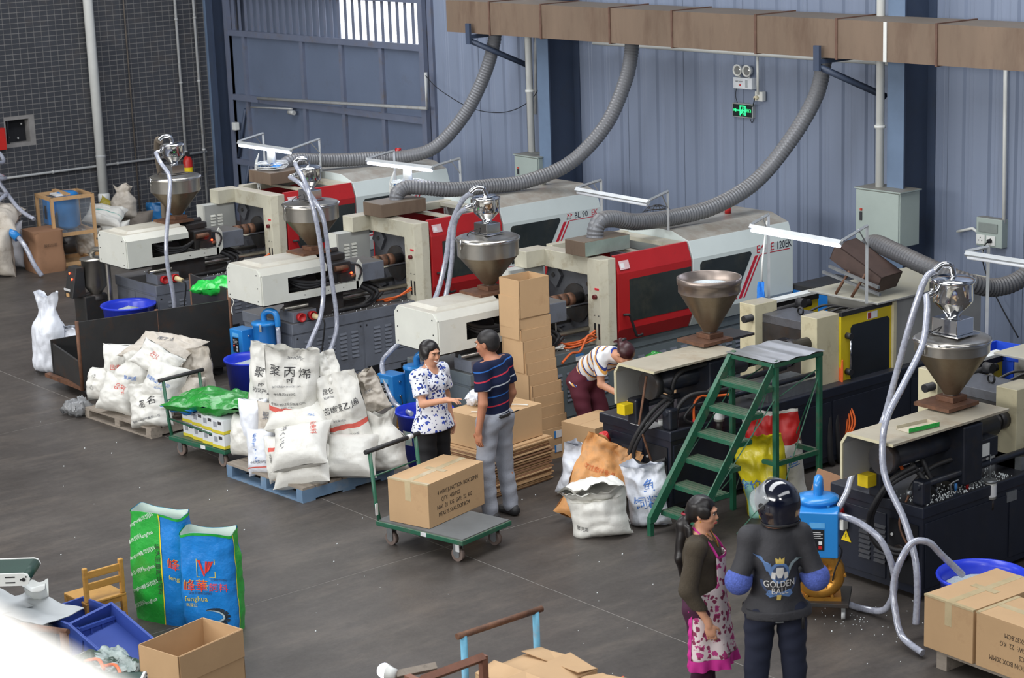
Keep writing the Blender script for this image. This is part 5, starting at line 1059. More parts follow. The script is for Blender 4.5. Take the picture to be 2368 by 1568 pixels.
# vacuum feeders: control box, filter tank, gold side-channel blower
def feeder(label, loc, rz, bx, by, zt, dolly, blow):
    t = thing('vacuum_feeder', label, 'vacuum feeder', loc, rz)
    zb = zt-.36
    MB().lathe([(.06, zb-.1), (.06, zb-.06), (.125 if not dolly else .14, zb), (.125 if not dolly else .14, zt-.04), (.14 if not dolly else .155, zt-.035), (.14 if not dolly else .155, zt-.01), (.1, zt+.004), (0, zt+.008)], 28).build('filter_tank', m_bfeed, t)
    for a in (-1.3, .6, 2.6): MB().box(-.012, .012, -.15, -.125, zt-.09, zt-.01, Matrix.Rotation(a, 4, 'Z')).build('clasp', m_chrome, t)
    if not dolly: MB().tube(spline([(0, 0, zt), (0, 0, zt+.07), (.05, .02, zt+.11), (.12, .05, zt+.1), (.15, .06, zt+.03), (.15, .06, zt-.05)], 6), .032, 14).build('outlet_bend', m_bfeed, t); MB().tube(spline([(.15, .06, zt-.05), (.15, .06, zt-.3), (.1, .03, zt-.36)], 4), .026, 10).build('clear_pipe', m_hose, t)
    else: MB().tube(spline([(0, 0, zt), (0, .0, zt+.08), (0, .05, zt+.11), (0, .1, zt+.05), (0, .13, zt-.05)], 6), .034, 14).build('outlet_bend', m_bfeed, t)
    e = .035 if dolly else 0
    b = MB().box(bx-.11-e, bx+.11+e, by-.09, by+.09, zb-.04, zb+.27+e).build('control_box', m_bfeed, t, .008)
    f = MB().box(bx-.055, bx+.045, by-.094, by-.09, zb+.02, zb+.18).build('control_panel', mat('panel_black', (30, 32, 36), .35), b); MB().box(bx-.06, bx+.05, by-.093, by-.09, zb+.19, zb+.23).build('panel_label', mat('pale_blue_label', (96, 170, 226), .4), b)
    for k in range(4): MB().box(bx-.045, bx+(.035 if k % 2 else .02), by-.096, by-.094, zb+.155-.014*k, zb+.158-.014*k).build('panel_text', m_labelw, f)
    MB().cyl((bx-.035, by-.096, zb+.09), (bx-.035, by-.092, zb+.09), .006, 8).build('indicator_lamp', mat('green_led', (60, 220, 90), .4, emit=((60, 230, 90), 3)) if dolly else m_led, f); MB().box(bx+.005, bx+.03, by-.096, by-.093, zb+.03, zb+.055).build('button', m_redp if dolly else m_labelw, f); MB().box(bx+.005, bx+.03, by-.096, by-.093, zb+.065, zb+.09).build('button', m_labelw, f)
    for z in (.06, .2): MB().cyl((bx+.11, by+.0, zb+z), (bx+.125, by+.0, zb+z), .014, 10).build('gland', m_chrome, b)
    MB().box(-.03, .03, .08, .14, .3, zb).build('stand', m_bfeed, t); MB().tube([(0, 0, zb-.08), (0, 0, .4)], .035, 12).build('feed_pipe', m_hose if dolly else m_bfeed, t)
    # blower
    M = Matrix.Translation(blow[0]) @ Matrix.Rotation(blow[1], 4, 'Z') @ Matrix.Rotation(R(90), 4, 'X')
    bl = MB().lathe([(0, .05), (.05, .05), (.06, .035), (.1, .03), (.11, .045), (.165, .045), (.185, .02), (.19, -.04), (.175, -.07), (.12, -.08), (.11, -.2), (.09, -.22), (0, -.22)], 32, M=M).build('blower', m_gold, t)
    for k in range(12): MB().box(.06, .11, -.004, .004, .03, .045, M @ Matrix.Rotation(k*PI/6, 4, 'Z')).build('rib', m_gold, bl)
    for k in range(6): MB().cyl((.185*math.cos(k*PI/3), .185*math.sin(k*PI/3), -.02), (.185*math.cos(k*PI/3), .185*math.sin(k*PI/3), .035), .012, 8, M=M).build('bolt', m_gold, bl)
    MB().box(-.16, .16, -.2, -.17, -.16, .03, M).build('blower_foot', m_gold, bl)
    if dolly:
        MB().box(-.24, .24, -.2, .2, .1, .13).build('dolly', m_dsteel, t, .004)
        for x in (-.2, .2):
            for y in (-.16, .16):
                c_ = MB().box(x-.015, x+.015, y-.018, y+.018, .05, .1).build('caster', m_galv, t); MB().cyl((x-.014, y, .034), (x+.014, y, .034), .034, 14).build('wheel', m_conduit, c_)
    else:
        for x in (-.12, .12): MB().box(x-.02, x+.02, -.05, .15, .0, .03).box(x-.015, x+.015, .1, .13, .03, zb-.02).build('frame', m_bfeed, t)
    hose_obj('cord', [(bx+.12, by, zb+.06), (bx+.17, by-.03, zb+.0), (bx+.12, by-.02, zb-.15), (bx+.1, by, .3)], .006, m_rubber, t)
    return t
feeder('blue vacuum feeder with gold blower behind the grey pallet pile', (-17.88, 10.85, 0), R(6), -.24, -.12, .84, False, ((-.2, -.1, .22), R(-60)))
feeder('blue vacuum feeder between the pallet pile and the floral blouse woman', (-15.12, 10.85, 0), R(6), -.22, -.14, .84, False, ((-.2, .0, .22), R(-60)))
feeder('blue vacuum feeder on a dolly beside the man in the helmet', (-9.55, 10.42, 0), R(38), .02, -.16, .9, True, ((0.02, -.12, .33), R(6)))
# stainless dryer in the left corner
t = thing('hopper_dryer', 'small stainless dryer with tilted control panel beside the dark cart', 'dryer', (-21.55, 10.75, 0))
MB().lathe([(.06, .62), (.15, .74), (.15, 1.04), (.165, 1.045), (.165, 1.06), (0, 1.075)], 26).build('tank', m_steel, t); MB().tube(spline([(-.03, 0, 1.07), (-.03, 0, 1.13), (.05, .03, 1.17), (.17, .07, 1.15), (.2, .08, 1.05), (.2, .08, .4)], 6), .032, 12).build('air_pipe', m_steel, t)
MB().box(-.2, .1, -.2, .1, 0, .62).build('stand', m_dsteel, t, .01); MB().lathe([(.12, .56), (.12, .62), (.06, .63)], 20).build('throat', m_darkm, t)
q = MB().prism([(-.34, .62), (-.16, .62), (-.16, .98), (-.26, .98)], 'x', -.16, .05).build('control_panel', m_dsteel, t, .005)
for x, z in ((-.1, .9), (-.02, .84)): MB().ball((x, -.345+.25*(z-.62), z), .014, 8, 6).build('indicator_lamp', m_led, q)
for k in range(7): MB().box(-.15+.022*k, -.135+.022*k, -.345, -.335, .7, .725).build('switch', m_labelw, q)
MB().box(-.1, -.03, -.345, -.336, .63, .67).build('sticker', mat('tan_sticker', (200, 160, 110), .6), q)
# green step stairs
def stairs():
    t = thing('step_stairs', 'green steel mobile stairs with a sheet-metal platform', 'stairs', (-11.66, 10.68, 0)); W_ = .51
    def ang(a, b, n, r_=.02): MB().tube([a, b], r_*1.3, 4, smooth=False).build(n, m_gpaint, t)
    for x in (.0, W_):
        MB().prism([(-.03, .12), (.03, .12), (.99, 1.36), (.99, 1.42), (.93, 1.4), (-.03, .17)], 'x', x-.006, x+.035 if x == 0 else x+.006).build('stringer', m_gpaint, t)
        MB().box(x-.02, x+.02, -.02, .02, 0, .14).build('foot', m_gpaint, t)
        for y in (.97, 1.5): MB().box(x-.02, x+.02, y-.02, y+.02, 0, 1.36).build('leg', m_gpaint, t)
        MB().box(x-.015, x+.015, .97, 1.5, .5, .54).build('side_rail', m_gpaint, t); ang((x, .5, .02), (x, .97, .3), 'brace', .005); ang((x, .99, .15), (x, 1.5, 1.2), 'brace', .005); ang((x, 1.02, 1.1), (x, 1.48, 1.25), 'brace', .005); ang((x, .02, .2), (x, .97, 1.1), 'brace', .005)
    for y in (.97, 1.5): MB().box(0, W_, y-.015, y+.015, .5, .54).build('cross_rail', m_gpaint, t)
    ang((0, 1.5, .1), (W_, 1.5, 1.2), 'brace', .005)
    for k in range(6):
        z = .2*(k+1); y = z/1.4*.95+.0
        s_ = MB().box(.0, W_, y-.02, y+.15, z-.045, z-.004).build('step', m_gpaint, t, .003)
        for q in range(4): MB().box(.01, W_-.01, y-.016+.041*q, y+.018+.041*q, z-.006, z).build('tread_slat', m_gpaint, s_)
    MB().box(-.02, W_+.02, .93, 1.53, 1.36, 1.395).build('platform_frame', m_gpaint, t, .004)
    v = MB().grid(lambda i, j: Vector((-.03+(W_+.06)*j, .92+.62*i, 1.408+.006*math.sin(i*17)*(1 if .1 < i < .9 else .2))), 30, 4).build('platform_sheet', mat('bare_sheet', (168, 168, 166), .3, .6, .1, 6), t)
stairs()
# nested tall carton stack, cartons around the people
def sleeve_stack():
    t = thing('carton_stack', 'tall leaning tower of nested open cartons by the grey machine', 'carton stack', (-13.92, 11.38, 0)); n = 14
    for k in range(n):
        z = .105*k; dx = -.2*min(1, k*.105/.95)**.85-.008*math.sin(k*1.3); dy = -.004*k+.006*math.sin(k*2.1); a = R(1.2*math.sin(k*1.7)); w, d, h = .3, .36, .3 if k < n-1 else .36
        b = MB(); th = .006
        for x0, x1, y0, y1 in ((-w, -w+th, 0, d), (-th, 0, 0, d), (-w, 0, 0, th), (-w, 0, d-th, d)): b.box(x0, x1, y0, y1, 0, h)
        b.build('nested_carton', m_card, t, loc=(dx, dy, z), rot=(0, 0, a))
    for z in (.06, .2): q = MB().box(.001, .004, .16, .26, z, z+.07).build('label', m_labelw, t); MB().box(.002, .0045, .16, .18, z, z+.07).build('label_stripe', m_bluel, t)
sleeve_stack()
carton('plain open-topped carton beside the tall carton tower', (-13.28, 11.52, 0), .42, .5, .52, R(6), None, False, (('20MM', .06, -.1, .22, True),))
# flattened cartons in a pile with one big carton above
t = thing('cardboard_pile', 'low pile of flattened cartons behind the man in the navy shirt', 'cardboard', (-13.66, 10.3, 0), R(6)); rng = random.Random(4)
for k in range(30): MB().box(-.3+rng.uniform(-.015, .015), .3+rng.uniform(-.02, .02), 0+rng.uniform(-.02, .01), .78+rng.uniform(-.03, .03), .014*k, .014*k+.011).build('flat_carton', m_card if k % 3 else m_card2, t)
carton('large carton on the pile of flattened cartons', (-13.72, 10.68, .422), .52, .7, .3, R(6), None, False)
tag(MB().tube(spline([(-13.7, 10.4, .735), (-13.6, 10.5, .737), (-13.55, 10.7, .738), (-13.62, 10.8, .737), (-13.5, 10.9, .737)]), .006, 6).build('twine', m_sack), 'white twine lying on the large carton', 'twine')
film('crumpled white plastic on the large carton', (-13.86, 10.62, .735), .2, .18, .12, 0, m_sack2, 12, .04)
# bulged brown carton and wooden crate at the tiled wall
def bulged():
    t = thing('old_carton', 'bulging old brown carton beside the wooden crate', 'carton', (-26.4, 12.4, 0), R(-4)); b = MB()
    def f(i, j, s):
        a = 2*PI*i; e = .22; c_, s_ = math.cos(a), math.sin(a); z = .6*j; bl = 1+.06*math.sin(PI*j*2.2)*(1-j)
        return Vector((math.copysign(abs(c_)**e, c_)*.27*bl, math.copysign(abs(s_)**e, s_)*.22*bl, z))
    b.grid(lambda i, j: f(i, j, 0), 48, 12); b.build('body', m_card2, t); MB().box(-.27, .27, -.22, .22, .595, .6).build('top', m_card2, t)
    for k, ch in enumerate('胶料箱'): lettering(ch, .07, m_print, t, (0, -.24, .42-.12*k), (1, 0, 0), (0, 0, 1), 'lettering')
    lettering('胶料公司', .05, m_print, t, (.285, 0, .4), (0, 1, 0), (0, 0, 1), 'lettering')
bulged()
m_pine = mat('pine_slat', (190, 152, 108), .7, 0, .1, 3, stretch=(5, 5, 1))
def crate():
    t = thing('wooden_crate', 'open pine crate frame holding a wrapped blue feeder', 'crate', (-26.95, 12.62, 0), R(-6)); w, d, h = .62, .62, 1.04
    for x in (0, w): 
        for y in (0, d): MB().box(x-.025, x+.025, y-.02, y+.02, 0, h).build('post', m_pine, t)
    for z in (.02, .46, h-.05):
        for y in (0, d): MB().box(0, w, y-.02, y+.02, z, z+.05).build('rail', m_pine, t)
        for x in (0, w): MB().box(x-.02, x+.02, 0, d, z, z+.05).build('rail', m_pine, t)
    MB().box(-.03, w*.9, d*.4, d*.5, h, h+.03).build('rail', m_pine, t); MB().box(0, w, 0, d, .0, .02).build('base_board', m_pine, t)
    MB().box(.02, w-.02, .02, d-.02, .51, h-.06).build('plastic_wrap', mat('clear_wrap', (200, 210, 220), .12, 0, .05, 6, alpha=.13, coat=.5, bump=.7, bscale=9), t)
    MB().box(.15, .42, .15, .33, h-.02, h+.005).build('paper_sheet', m_labelw, t)
crate()
t = thing('vacuum_feeder', 'wrapped blue vacuum feeder inside the pine crate', 'vacuum feeder', (-26.65, 12.95, .46), R(-6))
MB().lathe([(.05, .02), (.17, .1), (.17, .55), (.18, .56), (.12, .6), (0, .61)], 26).build('filter_tank', m_bfeed, t); q = MB().box(-.26, -.06, -.28, -.1, .12, .48).build('control_box', m_bfeed, t, .008); MB().box(-.2, -.11, -.284, -.28, .2, .4).build('control_panel', _M['panel_black'], q)
MB().cyl((.05, 0, -.3), (.05, 0, .05), .05, 12).cyl((0, -.06, -.3), (0, -.06, -.06), .14, 18).build('blower', m_darkm, t)
hose_obj('black_pipe', [(0, -.16, .3), (.02, -.2, .1), (.1, -.15, -.1), (.1, 0, -.2)], .03, m_rubber, t)
t = thing('steel_bench', 'low dark bench frame by the wall sacks', 'bench', (-26.0, 13.6, 0)); MB().tube([(0, 0, 0), (0, 0, .38), (-.1, -.5, .4)], .016, 8).build('rail', m_dsteel, t); MB().box(-.9, 0, .05, .6, 0, .1).build('platform', m_dsteel, t)
o = tag(MB().tube(spline([(-26.9+.35*math.cos(a*.9), 11.8+.3*math.sin(a*.9), 1.05+.04*a+.05*math.sin(a*2)) for a in range(18)]+[(-26.6, 12.1, 1.0), (-26.2, 12.2, .8)], 6), .03, 8).build('hose_coil', m_hose), 'coil of clear hose lying on the sacks at the left edge', 'hose')
o = tag(MB().tube(spline([(-26.9, 11.5, .85), (-26.45, 11.85, .72), (-26.1, 11.95, .5), (-25.95, 12.02, .2), (-25.9, 12.1, .03)], 6), .035, 8).build('hose', m_hose), 'clear hose dropping beside the brown carton', 'hose')
tag(MB().cyl((-26.4, 11.85, .72), (-26.2, 11.93, .56), .06, 12).build('hose_cuff', m_bfeed), 'blue cuff on the hose at the left edge', 'hose cuff')
# extinguisher behind the far hopper
t = thing('fire_extinguisher', 'red fire extinguisher on the tiled wall behind the far hopper', 'extinguisher', (-27.85, 15.68, .75)); MB().lathe([(0, 0), (.07, 0), (.075, .02), (.075, .32), (.05, .38), (.02, .4)], 18).build('cylinder', _M['fire_red'], t); MB().box(-.03, .05, -.02, .02, .4, .46).build('valve', m_rubber, t); MB().lathe([(.0755, .1), (.0755, .22)], 18).build('label', m_yell2, t)
# blue crates and metal cabinet at the right, carton behind the open hopper
def crate_blue(label, loc, w, d, h, rz, rot=None, m=None):
    t = thing('plastic_crate', label, 'crate', loc, rz, rot=rot); m = m or mat('crate_blue', (36, 78, 200), .4, 0, .06, 5); th = .006
    MB().box(-w/2, w/2, -d/2, d/2, 0, th).build('bottom', m, t)
    for x in (-w/2, w/2-th): MB().box(x, x+th, -d/2, d/2, 0, h).build('side_wall', m, t)
    for y in (-d/2, d/2-th): MB().box(-w/2, w/2, y, y+th, 0, h).build('end_wall', m, t)
    b = MB()
    for x0, x1, y0, y1 in ((-w/2-.015, w/2+.015, -d/2-.015, -d/2), (-w/2-.015, w/2+.015, d/2, d/2+.015), (-w/2-.015, -w/2, -d/2, d/2), (w/2, w/2+.015, -d/2, d/2)): b.box(x0, x1, y0, y1, h-.03, h)
    b.build('rim', m, t, .003)
    for k in range(3):
        y = -d/2+d*(k+1)/4
        for x in (-w/2-.01, w/2): MB().box(x, x+.01, y-.006, y+.006, 0, h-.03).build('rib', m, t)
        x = -w/2+w*(k+1)/4
        for y2 in (-d/2-.01, d/2): MB().box(x-.006, x+.006, y2, y2+.01, 0, h-.03).build('rib', m, t)
    return t
crate_blue('upper blue plastic crate stacked at the right edge', (-10.2, 13.55, .98), .6, .42, .34, R(4)); crate_blue('lower blue plastic crate stacked at the right edge', (-10.2, 13.5, .64), .6, .42, .34, R(1)); tag(MB().box(-10.55, -9.85, 13.25, 13.85, 0, .64).build('support_box', m_dsteel, bev=.01), 'dark block under the blue crates', 'box')
t = thing('tool_cabinet', 'dark cabinet with bright blue front by the wall', 'cabinet', (-14.0, 15.4, 0)); MB().box(-.5, .5, 0, .7, 0, 1.0).build('body', m_dsteel, t, .01); MB().box(-.46, .46, -.012, 0, .5, .94).build('front_panel', mat('cabinet_blue', (24, 110, 190), .4), t)
carton('tan carton with label behind the open hopper', (-13.32, 12.6, .3), .5, .6, .55, R(2), None, False); tag(MB().box(-13.6, -13.05, 12.25, 12.9, 0, .3).build('wooden_block', m_wood), 'wooden block under the tan carton', 'block')
film('green plastic waste bag behind the bent worker', (-13.78, 12.75, .62), .32, .26, .2, R(20), mgp, 22, .04); tag(MB().box(-13.95, -13.6, 12.6, 12.9, 0, .62).build('waste_bin', m_dsteel, bev=.01), 'waste bin under the green plastic bag', 'bin')
# brown board leaning behind the near machine
t = thing('fibre_board', 'brown ribbed board leaning against the near machine', 'board', (-10.12, 10.98, .0), 0, rot=(R(-14), R(12), R(20))); MB().box(-.2, .2, -.006, .006, .0, .8).build('sheet', m_card2, t)
# cartons at the right front on a pallet
RT = thing('pallet', 'wooden pallet under the right front cartons', 'pallet', (-8.25, 10.2, 0), R(-2))
for k in range(6): MB().box(0, 1.4, .16*k, .16*k+.13, .11, .135).build('deck_board', m_wood, RT)
for x in (0, .65, 1.3): MB().box(x, x+.09, 0, .93, 0, .11).build('stringer', m_wood, RT)
# ================================================================== clear suction hoses
def clear_hose(label, pts, r=.026, m=None):
    P = spline(pts, 14); rad = [r*(1.0 if k % 2 else .95) for k in range(len(P))]
    return tag(MB().tube(P, rad, 10).build('suction_hose', m or m_hose), label, 'hose', 'clear suction hoses')
m_bhose = mat('brown_hose', (112, 102, 90), .5, 0, .12, 8)
clear_hose('clear hose hanging in front of the far white cover', [(-21.05, 11.43, 2.3), (-20.9, 11.4, 2.2), (-20.75, 11.42, 2.05), (-20.55, 11.29, 1.82), (-20.45, 11.15, 1.33), (-20.42, 11.13, 1.03), (-20.4, 11.16, .72), (-20.42, 11.15, .45), (-20.55, 11.0, .42)])
clear_hose('brown hose arching from the far loader', [(-21.05, 11.5, 2.44), (-21.15, 11.52, 2.42), (-21.32, 11.6, 2.22), (-21.45, 11.7, 1.88), (-21.5, 11.73, 1.5), (-21.52, 11.73, 1.0), (-21.5, 11.6, .82)], .042, m_bhose)
clear_hose('left one of two clear hoses hanging before the left red door', [(-18.1, 11.5, 2.44), (-17.95, 11.42, 2.42), (-17.65, 11.34, 2.25), (-17.5, 11.35, 1.81), (-17.48, 11.37, 1.3), (-17.45, 11.3, .92), (-17.38, 11.1, .65), (-17.4, 10.9, .3)])
clear_hose('right one of two clear hoses hanging before the left red door', [(-18.1, 11.42, 2.3), (-17.8, 11.4, 2.22), (-17.55, 11.45, 1.93), (-17.48, 11.46, 1.38), (-17.42, 11.47, .86), (-17.38, 11.4, .63), (-17.35, 11.2, .35), (-17.5, 11.0, .1)])
clear_hose('left one of two clear hoses beside the hopper left of the carton tower', [(-15.0, 11.5, 2.44), (-15.14, 11.49, 2.35), (-15.32, 11.48, 2.09), (-15.38, 11.43, 1.71), (-15.4, 11.3, 1.37), (-15.38, 11.05, 1.12), (-15.4, 10.75, .95), (-15.46, 10.68, .83), (-15.35, 10.62, .71), (-15.18, 10.6, .5), (-14.9, 10.6, .44)])
clear_hose('right one of two clear hoses beside the hopper left of the carton tower', [(-15.0, 11.43, 2.3), (-15.14, 11.44, 2.22), (-15.28, 11.48, 2.06), (-15.33, 11.47, 1.71), (-15.37, 11.4, 1.36), (-15.38, 11.2, 1.0), (-15.2, 11.0, .85)])
clear_hose('clear hose from the near loader passing behind the near cover', [(-9.56, 11.73, 2.38), (-9.57, 11.64, 2.34), (-9.6, 11.57, 2.16), (-9.65, 11.5, 1.86), (-9.72, 11.45, 1.51), (-9.78, 11.4, 1.21), (-9.78, 11.2, 1.0), (-9.73, 11.0, .88), (-9.66, 10.85, .78), (-9.58, 10.62, .68)])
clear_hose('clear hose sweeping down in front of the near machine', [(-9.55, 11.62, 2.21), (-9.46, 11.52, 2.11), (-9.36, 11.35, 1.9), (-9.24, 11.0, 1.69), (-9.18, 10.75, 1.5), (-9.16, 10.68, 1.29), (-9.1, 10.65, 1.07), (-8.93, 10.65, .81), (-8.8, 10.62, .56), (-8.74, 10.58, .35), (-8.7, 10.52, .1)])
clear_hose('clear hose looping into the wide blue tub', [(-8.55, 10.85, .43), (-8.62, 10.7, .6), (-8.66, 10.6, .71), (-8.72, 10.5, .72), (-8.76, 10.42, .6), (-8.79, 10.38, .42), (-8.74, 10.34, .25), (-8.64, 10.3, .09), (-8.42, 10.26, .04)])
clear_hose('clear hose curling on the floor from the dolly feeder', [(-9.42, 10.42, .78), (-9.3, 10.43, .79), (-9.18, 10.48, .75), (-9.04, 10.52, .66), (-8.96, 10.55, .5), (-8.95, 10.58, .3), (-9.05, 10.6, .1), (-9.25, 10.62, .035), (-9.45, 10.6, .05), (-9.52, 10.55, .2)])
# orange cables by the machine with the tall tower
tag(MB().tube(spline([(-14.2, 11.9, .82), (-14.3, 12.1, .86), (-14.4, 12.3, .83), (-14.45, 12.45, .95), (-14.5, 12.6, .9)]), .012, 8).build('orange_cable', m_orange), 'orange cable lying on the base of the machine behind the carton tower', 'cable')
b = MB(); rng = random.Random(9); pts = [(-14.75+.09*math.cos(k*1.9)*(1+.3*math.sin(k)), 12.25+.12*math.sin(k*1.9), .815+.006*(k % 5)) for k in range(40)]
tag(b.tube(spline([(-14.7, 12.25, 1.15), (-14.7, 12.25, .95), (-14.72, 12.24, .83)]+pts, 3), .007, 6).build('white_rope', m_sack), 'coil of white rope on the base of the machine behind the carton tower', 'rope')
# ================================================================== bottom left corner
m_yw = mat('varnished_wood', (196, 146, 70), .45, 0, .1, 3, stretch=(1, 1, 6), dirt=((150, 100, 48), .25, 4))
t = thing('child_chair', 'small varnished wooden chair beside the feed bags', 'chair', (-13.03, 6.28, 0), R(-88))
MB().box(-.17, .17, -.17, .17, .27, .29).build('seat', m_yw, t, .005)
for x in (-.15, .15):
    MB().box(x-.018, x+.018, -.17, -.135, 0, .27).build('leg', m_yw, t); MB().box(x-.018, x+.018, .135, .17, 0, .27).build('leg', m_yw, t)
    MB().box(x-.018, x+.018, .135, .17, .29, .56).build('back_post', m_yw, t, .008); MB().box(x-.012, x+.012, -.135, .135, .12, .145).build('stretcher', m_yw, t); MB().box(x-.014, x+.014, -.16, .16, .23, .27).build('apron_rail', m_yw, t)
for z in (.38, .47): MB().box(-.14, .14, .14, .162, z, z+.055).build('back_slat', m_yw, t, .004)
MB().box(-.14, .14, .14, .16, .23, .27).build('apron_rail', m_yw, t); MB().box(-.14, .14, -.16, -.14, .23, .27).build('apron_rail', m_yw, t)
m_cr2 = mat('faded_blue_plastic', (58, 82, 160), .45, 0, .06, 5)
crate_blue('faded blue crate standing behind the tilted tray', (-12.66, 5.98, 0), .5, .38, .32, R(8), None, m_cr2)
crate_blue('tilted blue tray leaning on the faded blue crate', (-12.18, 6.0, .16), .62, .36, .13, 0, (R(8), R(20), R(10)), m_cr2)
def open_carton():
    t = thing('open_carton', 'large empty open carton in the lower left', 'carton', (-11.27, 6.1, 0), R(13)); w, d, h, th = .39, .59, .5, .006
    for x in (-w/2, w/2-th): MB().box(x, x+th, -d/2, d/2, 0, h).build('wall', m_card, t)
    for y in (-d/2, d/2-th): MB().box(-w/2, w/2, y, y+th, 0, h).build('wall', m_card, t)
    MB().box(-w/2, w/2, -d/2, d/2, 0, th).build('bottom', m_cardin, t)
    MB().box(w/2, w/2+.005, -d/2+.01, d/2+.0, h-.2, h-.003).build('folded_flap', m_card, t); MB().box(-w/2-.005, -w/2, -d/2+.01, d/2, h-.2, h-.003).build('folded_flap', m_card, t); MB().box(-w/2, w/2, d/2, d/2+.005, h-.2, h-.002).build('folded_flap', m_card, t)
open_carton()
m_paper = mat('grey_board', (176, 180, 182), .7, 0, .06, 5)
def scrap(label, loc, w, d, rz, m, seed, lift=.08):
    rng = random.Random(seed); a, c_ = rng.uniform(1, 3), rng.uniform(0, 3)
    f = lambda i, j: Vector(((i-.5)*w, (j-.5)*d, lift*(math.sin(i*a*2+c_)+.5*math.sin(j*3+c_)+.6)+.02*mnoise.noise(Vector((i*4, j*4, seed)))))
    b = MB().grid(f, 12, 10); g = MB().grid(lambda i, j: f(i, j)-Vector((0, 0, .004)), 12, 10); b.add(g.v, [tuple(reversed(q)) for q in g.f], True)
    return tag(b.build('board_scrap', m, None, loc=loc, rot=(0, 0, rz)), label, 'scrap')
tag(MB().box(-13.4, -12.55, 5.2, 5.72, 0, .3).box(-13.35, -12.6, 5.25, 5.7, .3, .33).build('work_bench', m_dsteel, bev=.01), 'low dark bench under the board scraps', 'bench')
scrap('large grey board scrap over the blue crate', (-12.86, 5.72, .36), .55, .42, R(20), m_paper, 1, .03); scrap('curled white board scrap standing on the grey scrap', (-13.0, 5.8, .42), .3, .16, R(-30), m_pvc, 2, .08); scrap('flat grey board scrap at the left edge', (-13.15, 5.55, .38), .5, .3, R(10), m_paper, 3, .03)
def conveyor(label, loc, rz, L_, z):
    t = thing('belt_conveyor', label, 'conveyor', loc, rz)
    b = MB()
    for y in (-.16, .16):
        q = MB().prism([(-L_, -.045), (0, -.045), (.03, -.035), (.045, 0), (.03, .035), (0, .045), (-L_, .045)], 'y', y-.008, y+.008).build('side_plate', m_pvc, t, loc=(0, 0, z))
        for x, r_ in ((.0, .014), (-.02, .006), (.018, .006), (.0, .004)): MB().cyl((x, y-.012, (.02 if r_ == .006 and x > 0 else 0)), (x, y+.012, (.02 if r_ == .006 and x > 0 else 0)), r_, 10).build('bolt', m_rubber, q)
        for zz in (-.02, .02): MB().box(-.13, -.06, y-.0095, y+.0095, zz-.005, zz+.005).build('slot', m_rubber, q)
    MB().box(-L_, 0, -.15, .15, z-.04, z+.042).cyl((0, -.15, z), (0, .15, z), .042, 16).build('belt', mat('green_belt', (24, 58, 48), .5, 0, .1, 5), t)
    for x in (-.35, -L_+.2):
        for y in (-.14, .14): MB().box(x-.02, x+.02, y-.02, y+.02, 0, z-.04).build('leg', m_galv, t)
conveyor('white-sided belt conveyor end at the left edge', (-12.68, 5.62, 0), R(51), 1.4, .72)
conveyor('white-sided belt conveyor end at the bottom edge', (-10.6, 5.22, 0), R(141), 1.3, .66)
t = thing('rusty_trestle', 'rusty trestle among scrap in the lower left', 'trestle', (-12.05, 5.55, 0)); MB().tube([(0, 0, 0), (0, 0, .46)], .03, 6).build('post', m_rustm, t); MB().tube([(-.35, -.15, .45), (.02, .02, .46)], .025, 6).build('beam', m_rustm, t); MB().tube([(-.35, -.15, 0), (-.35, -.15, .46)], .025, 6).build('post', m_rustm, t)
film('green and dark film heap in the lower left', (-11.75, 5.6, .02), .75, .55, .3, R(20), mat('dark_green_film', (40, 64, 50), .3, 0, .5, 7, bump=.6, bscale=12, coat=.4), 31, .06); film('pale plastic film on the dark film heap', (-11.7, 5.72, .26), .5, .26, .08, R(-15), mat('pale_film', (170, 184, 180), .25, 0, .2, 9, bump=.6, bscale=14, alpha=.85), 32, .04)
for k, (x, y, z) in enumerate(((-11.6, 5.55, .36), (-11.5, 5.62, .33), (-11.55, 5.5, .3))): tag(MB().tube(spline([(x-.1, y-.03, z), (x, y+.02, z+.03), (x+.12, y, z)]), .012, 6).build('orange_strip', m_orange), ('orange strip on top of the dark film heap', 'orange strip nearest the open carton', 'lowest orange strip on the film heap')[k], 'strip')
# foreground rail of the gallery the picture is taken from
t = thing('gallery_rail', 'white gallery rail crossing the lower left corner, out of focus', 'rail')
m_rail = mat('white_rail', (250, 246, 238), .45, 0, .02, 4)
MB().box(-3, .8, .12, .4, 5.07, 5.13).build('top_rail', m_rail, t, .004)
for x in (-2.9, -1.6, .7): MB().box(x-.04, x+.04, .22, .3, 4.1, 5.07).build('post', m_rail, t)
struct(MB().box(-4, 8, -14, .45, 3.98, 4.1).build('floor_gallery', m_conc))
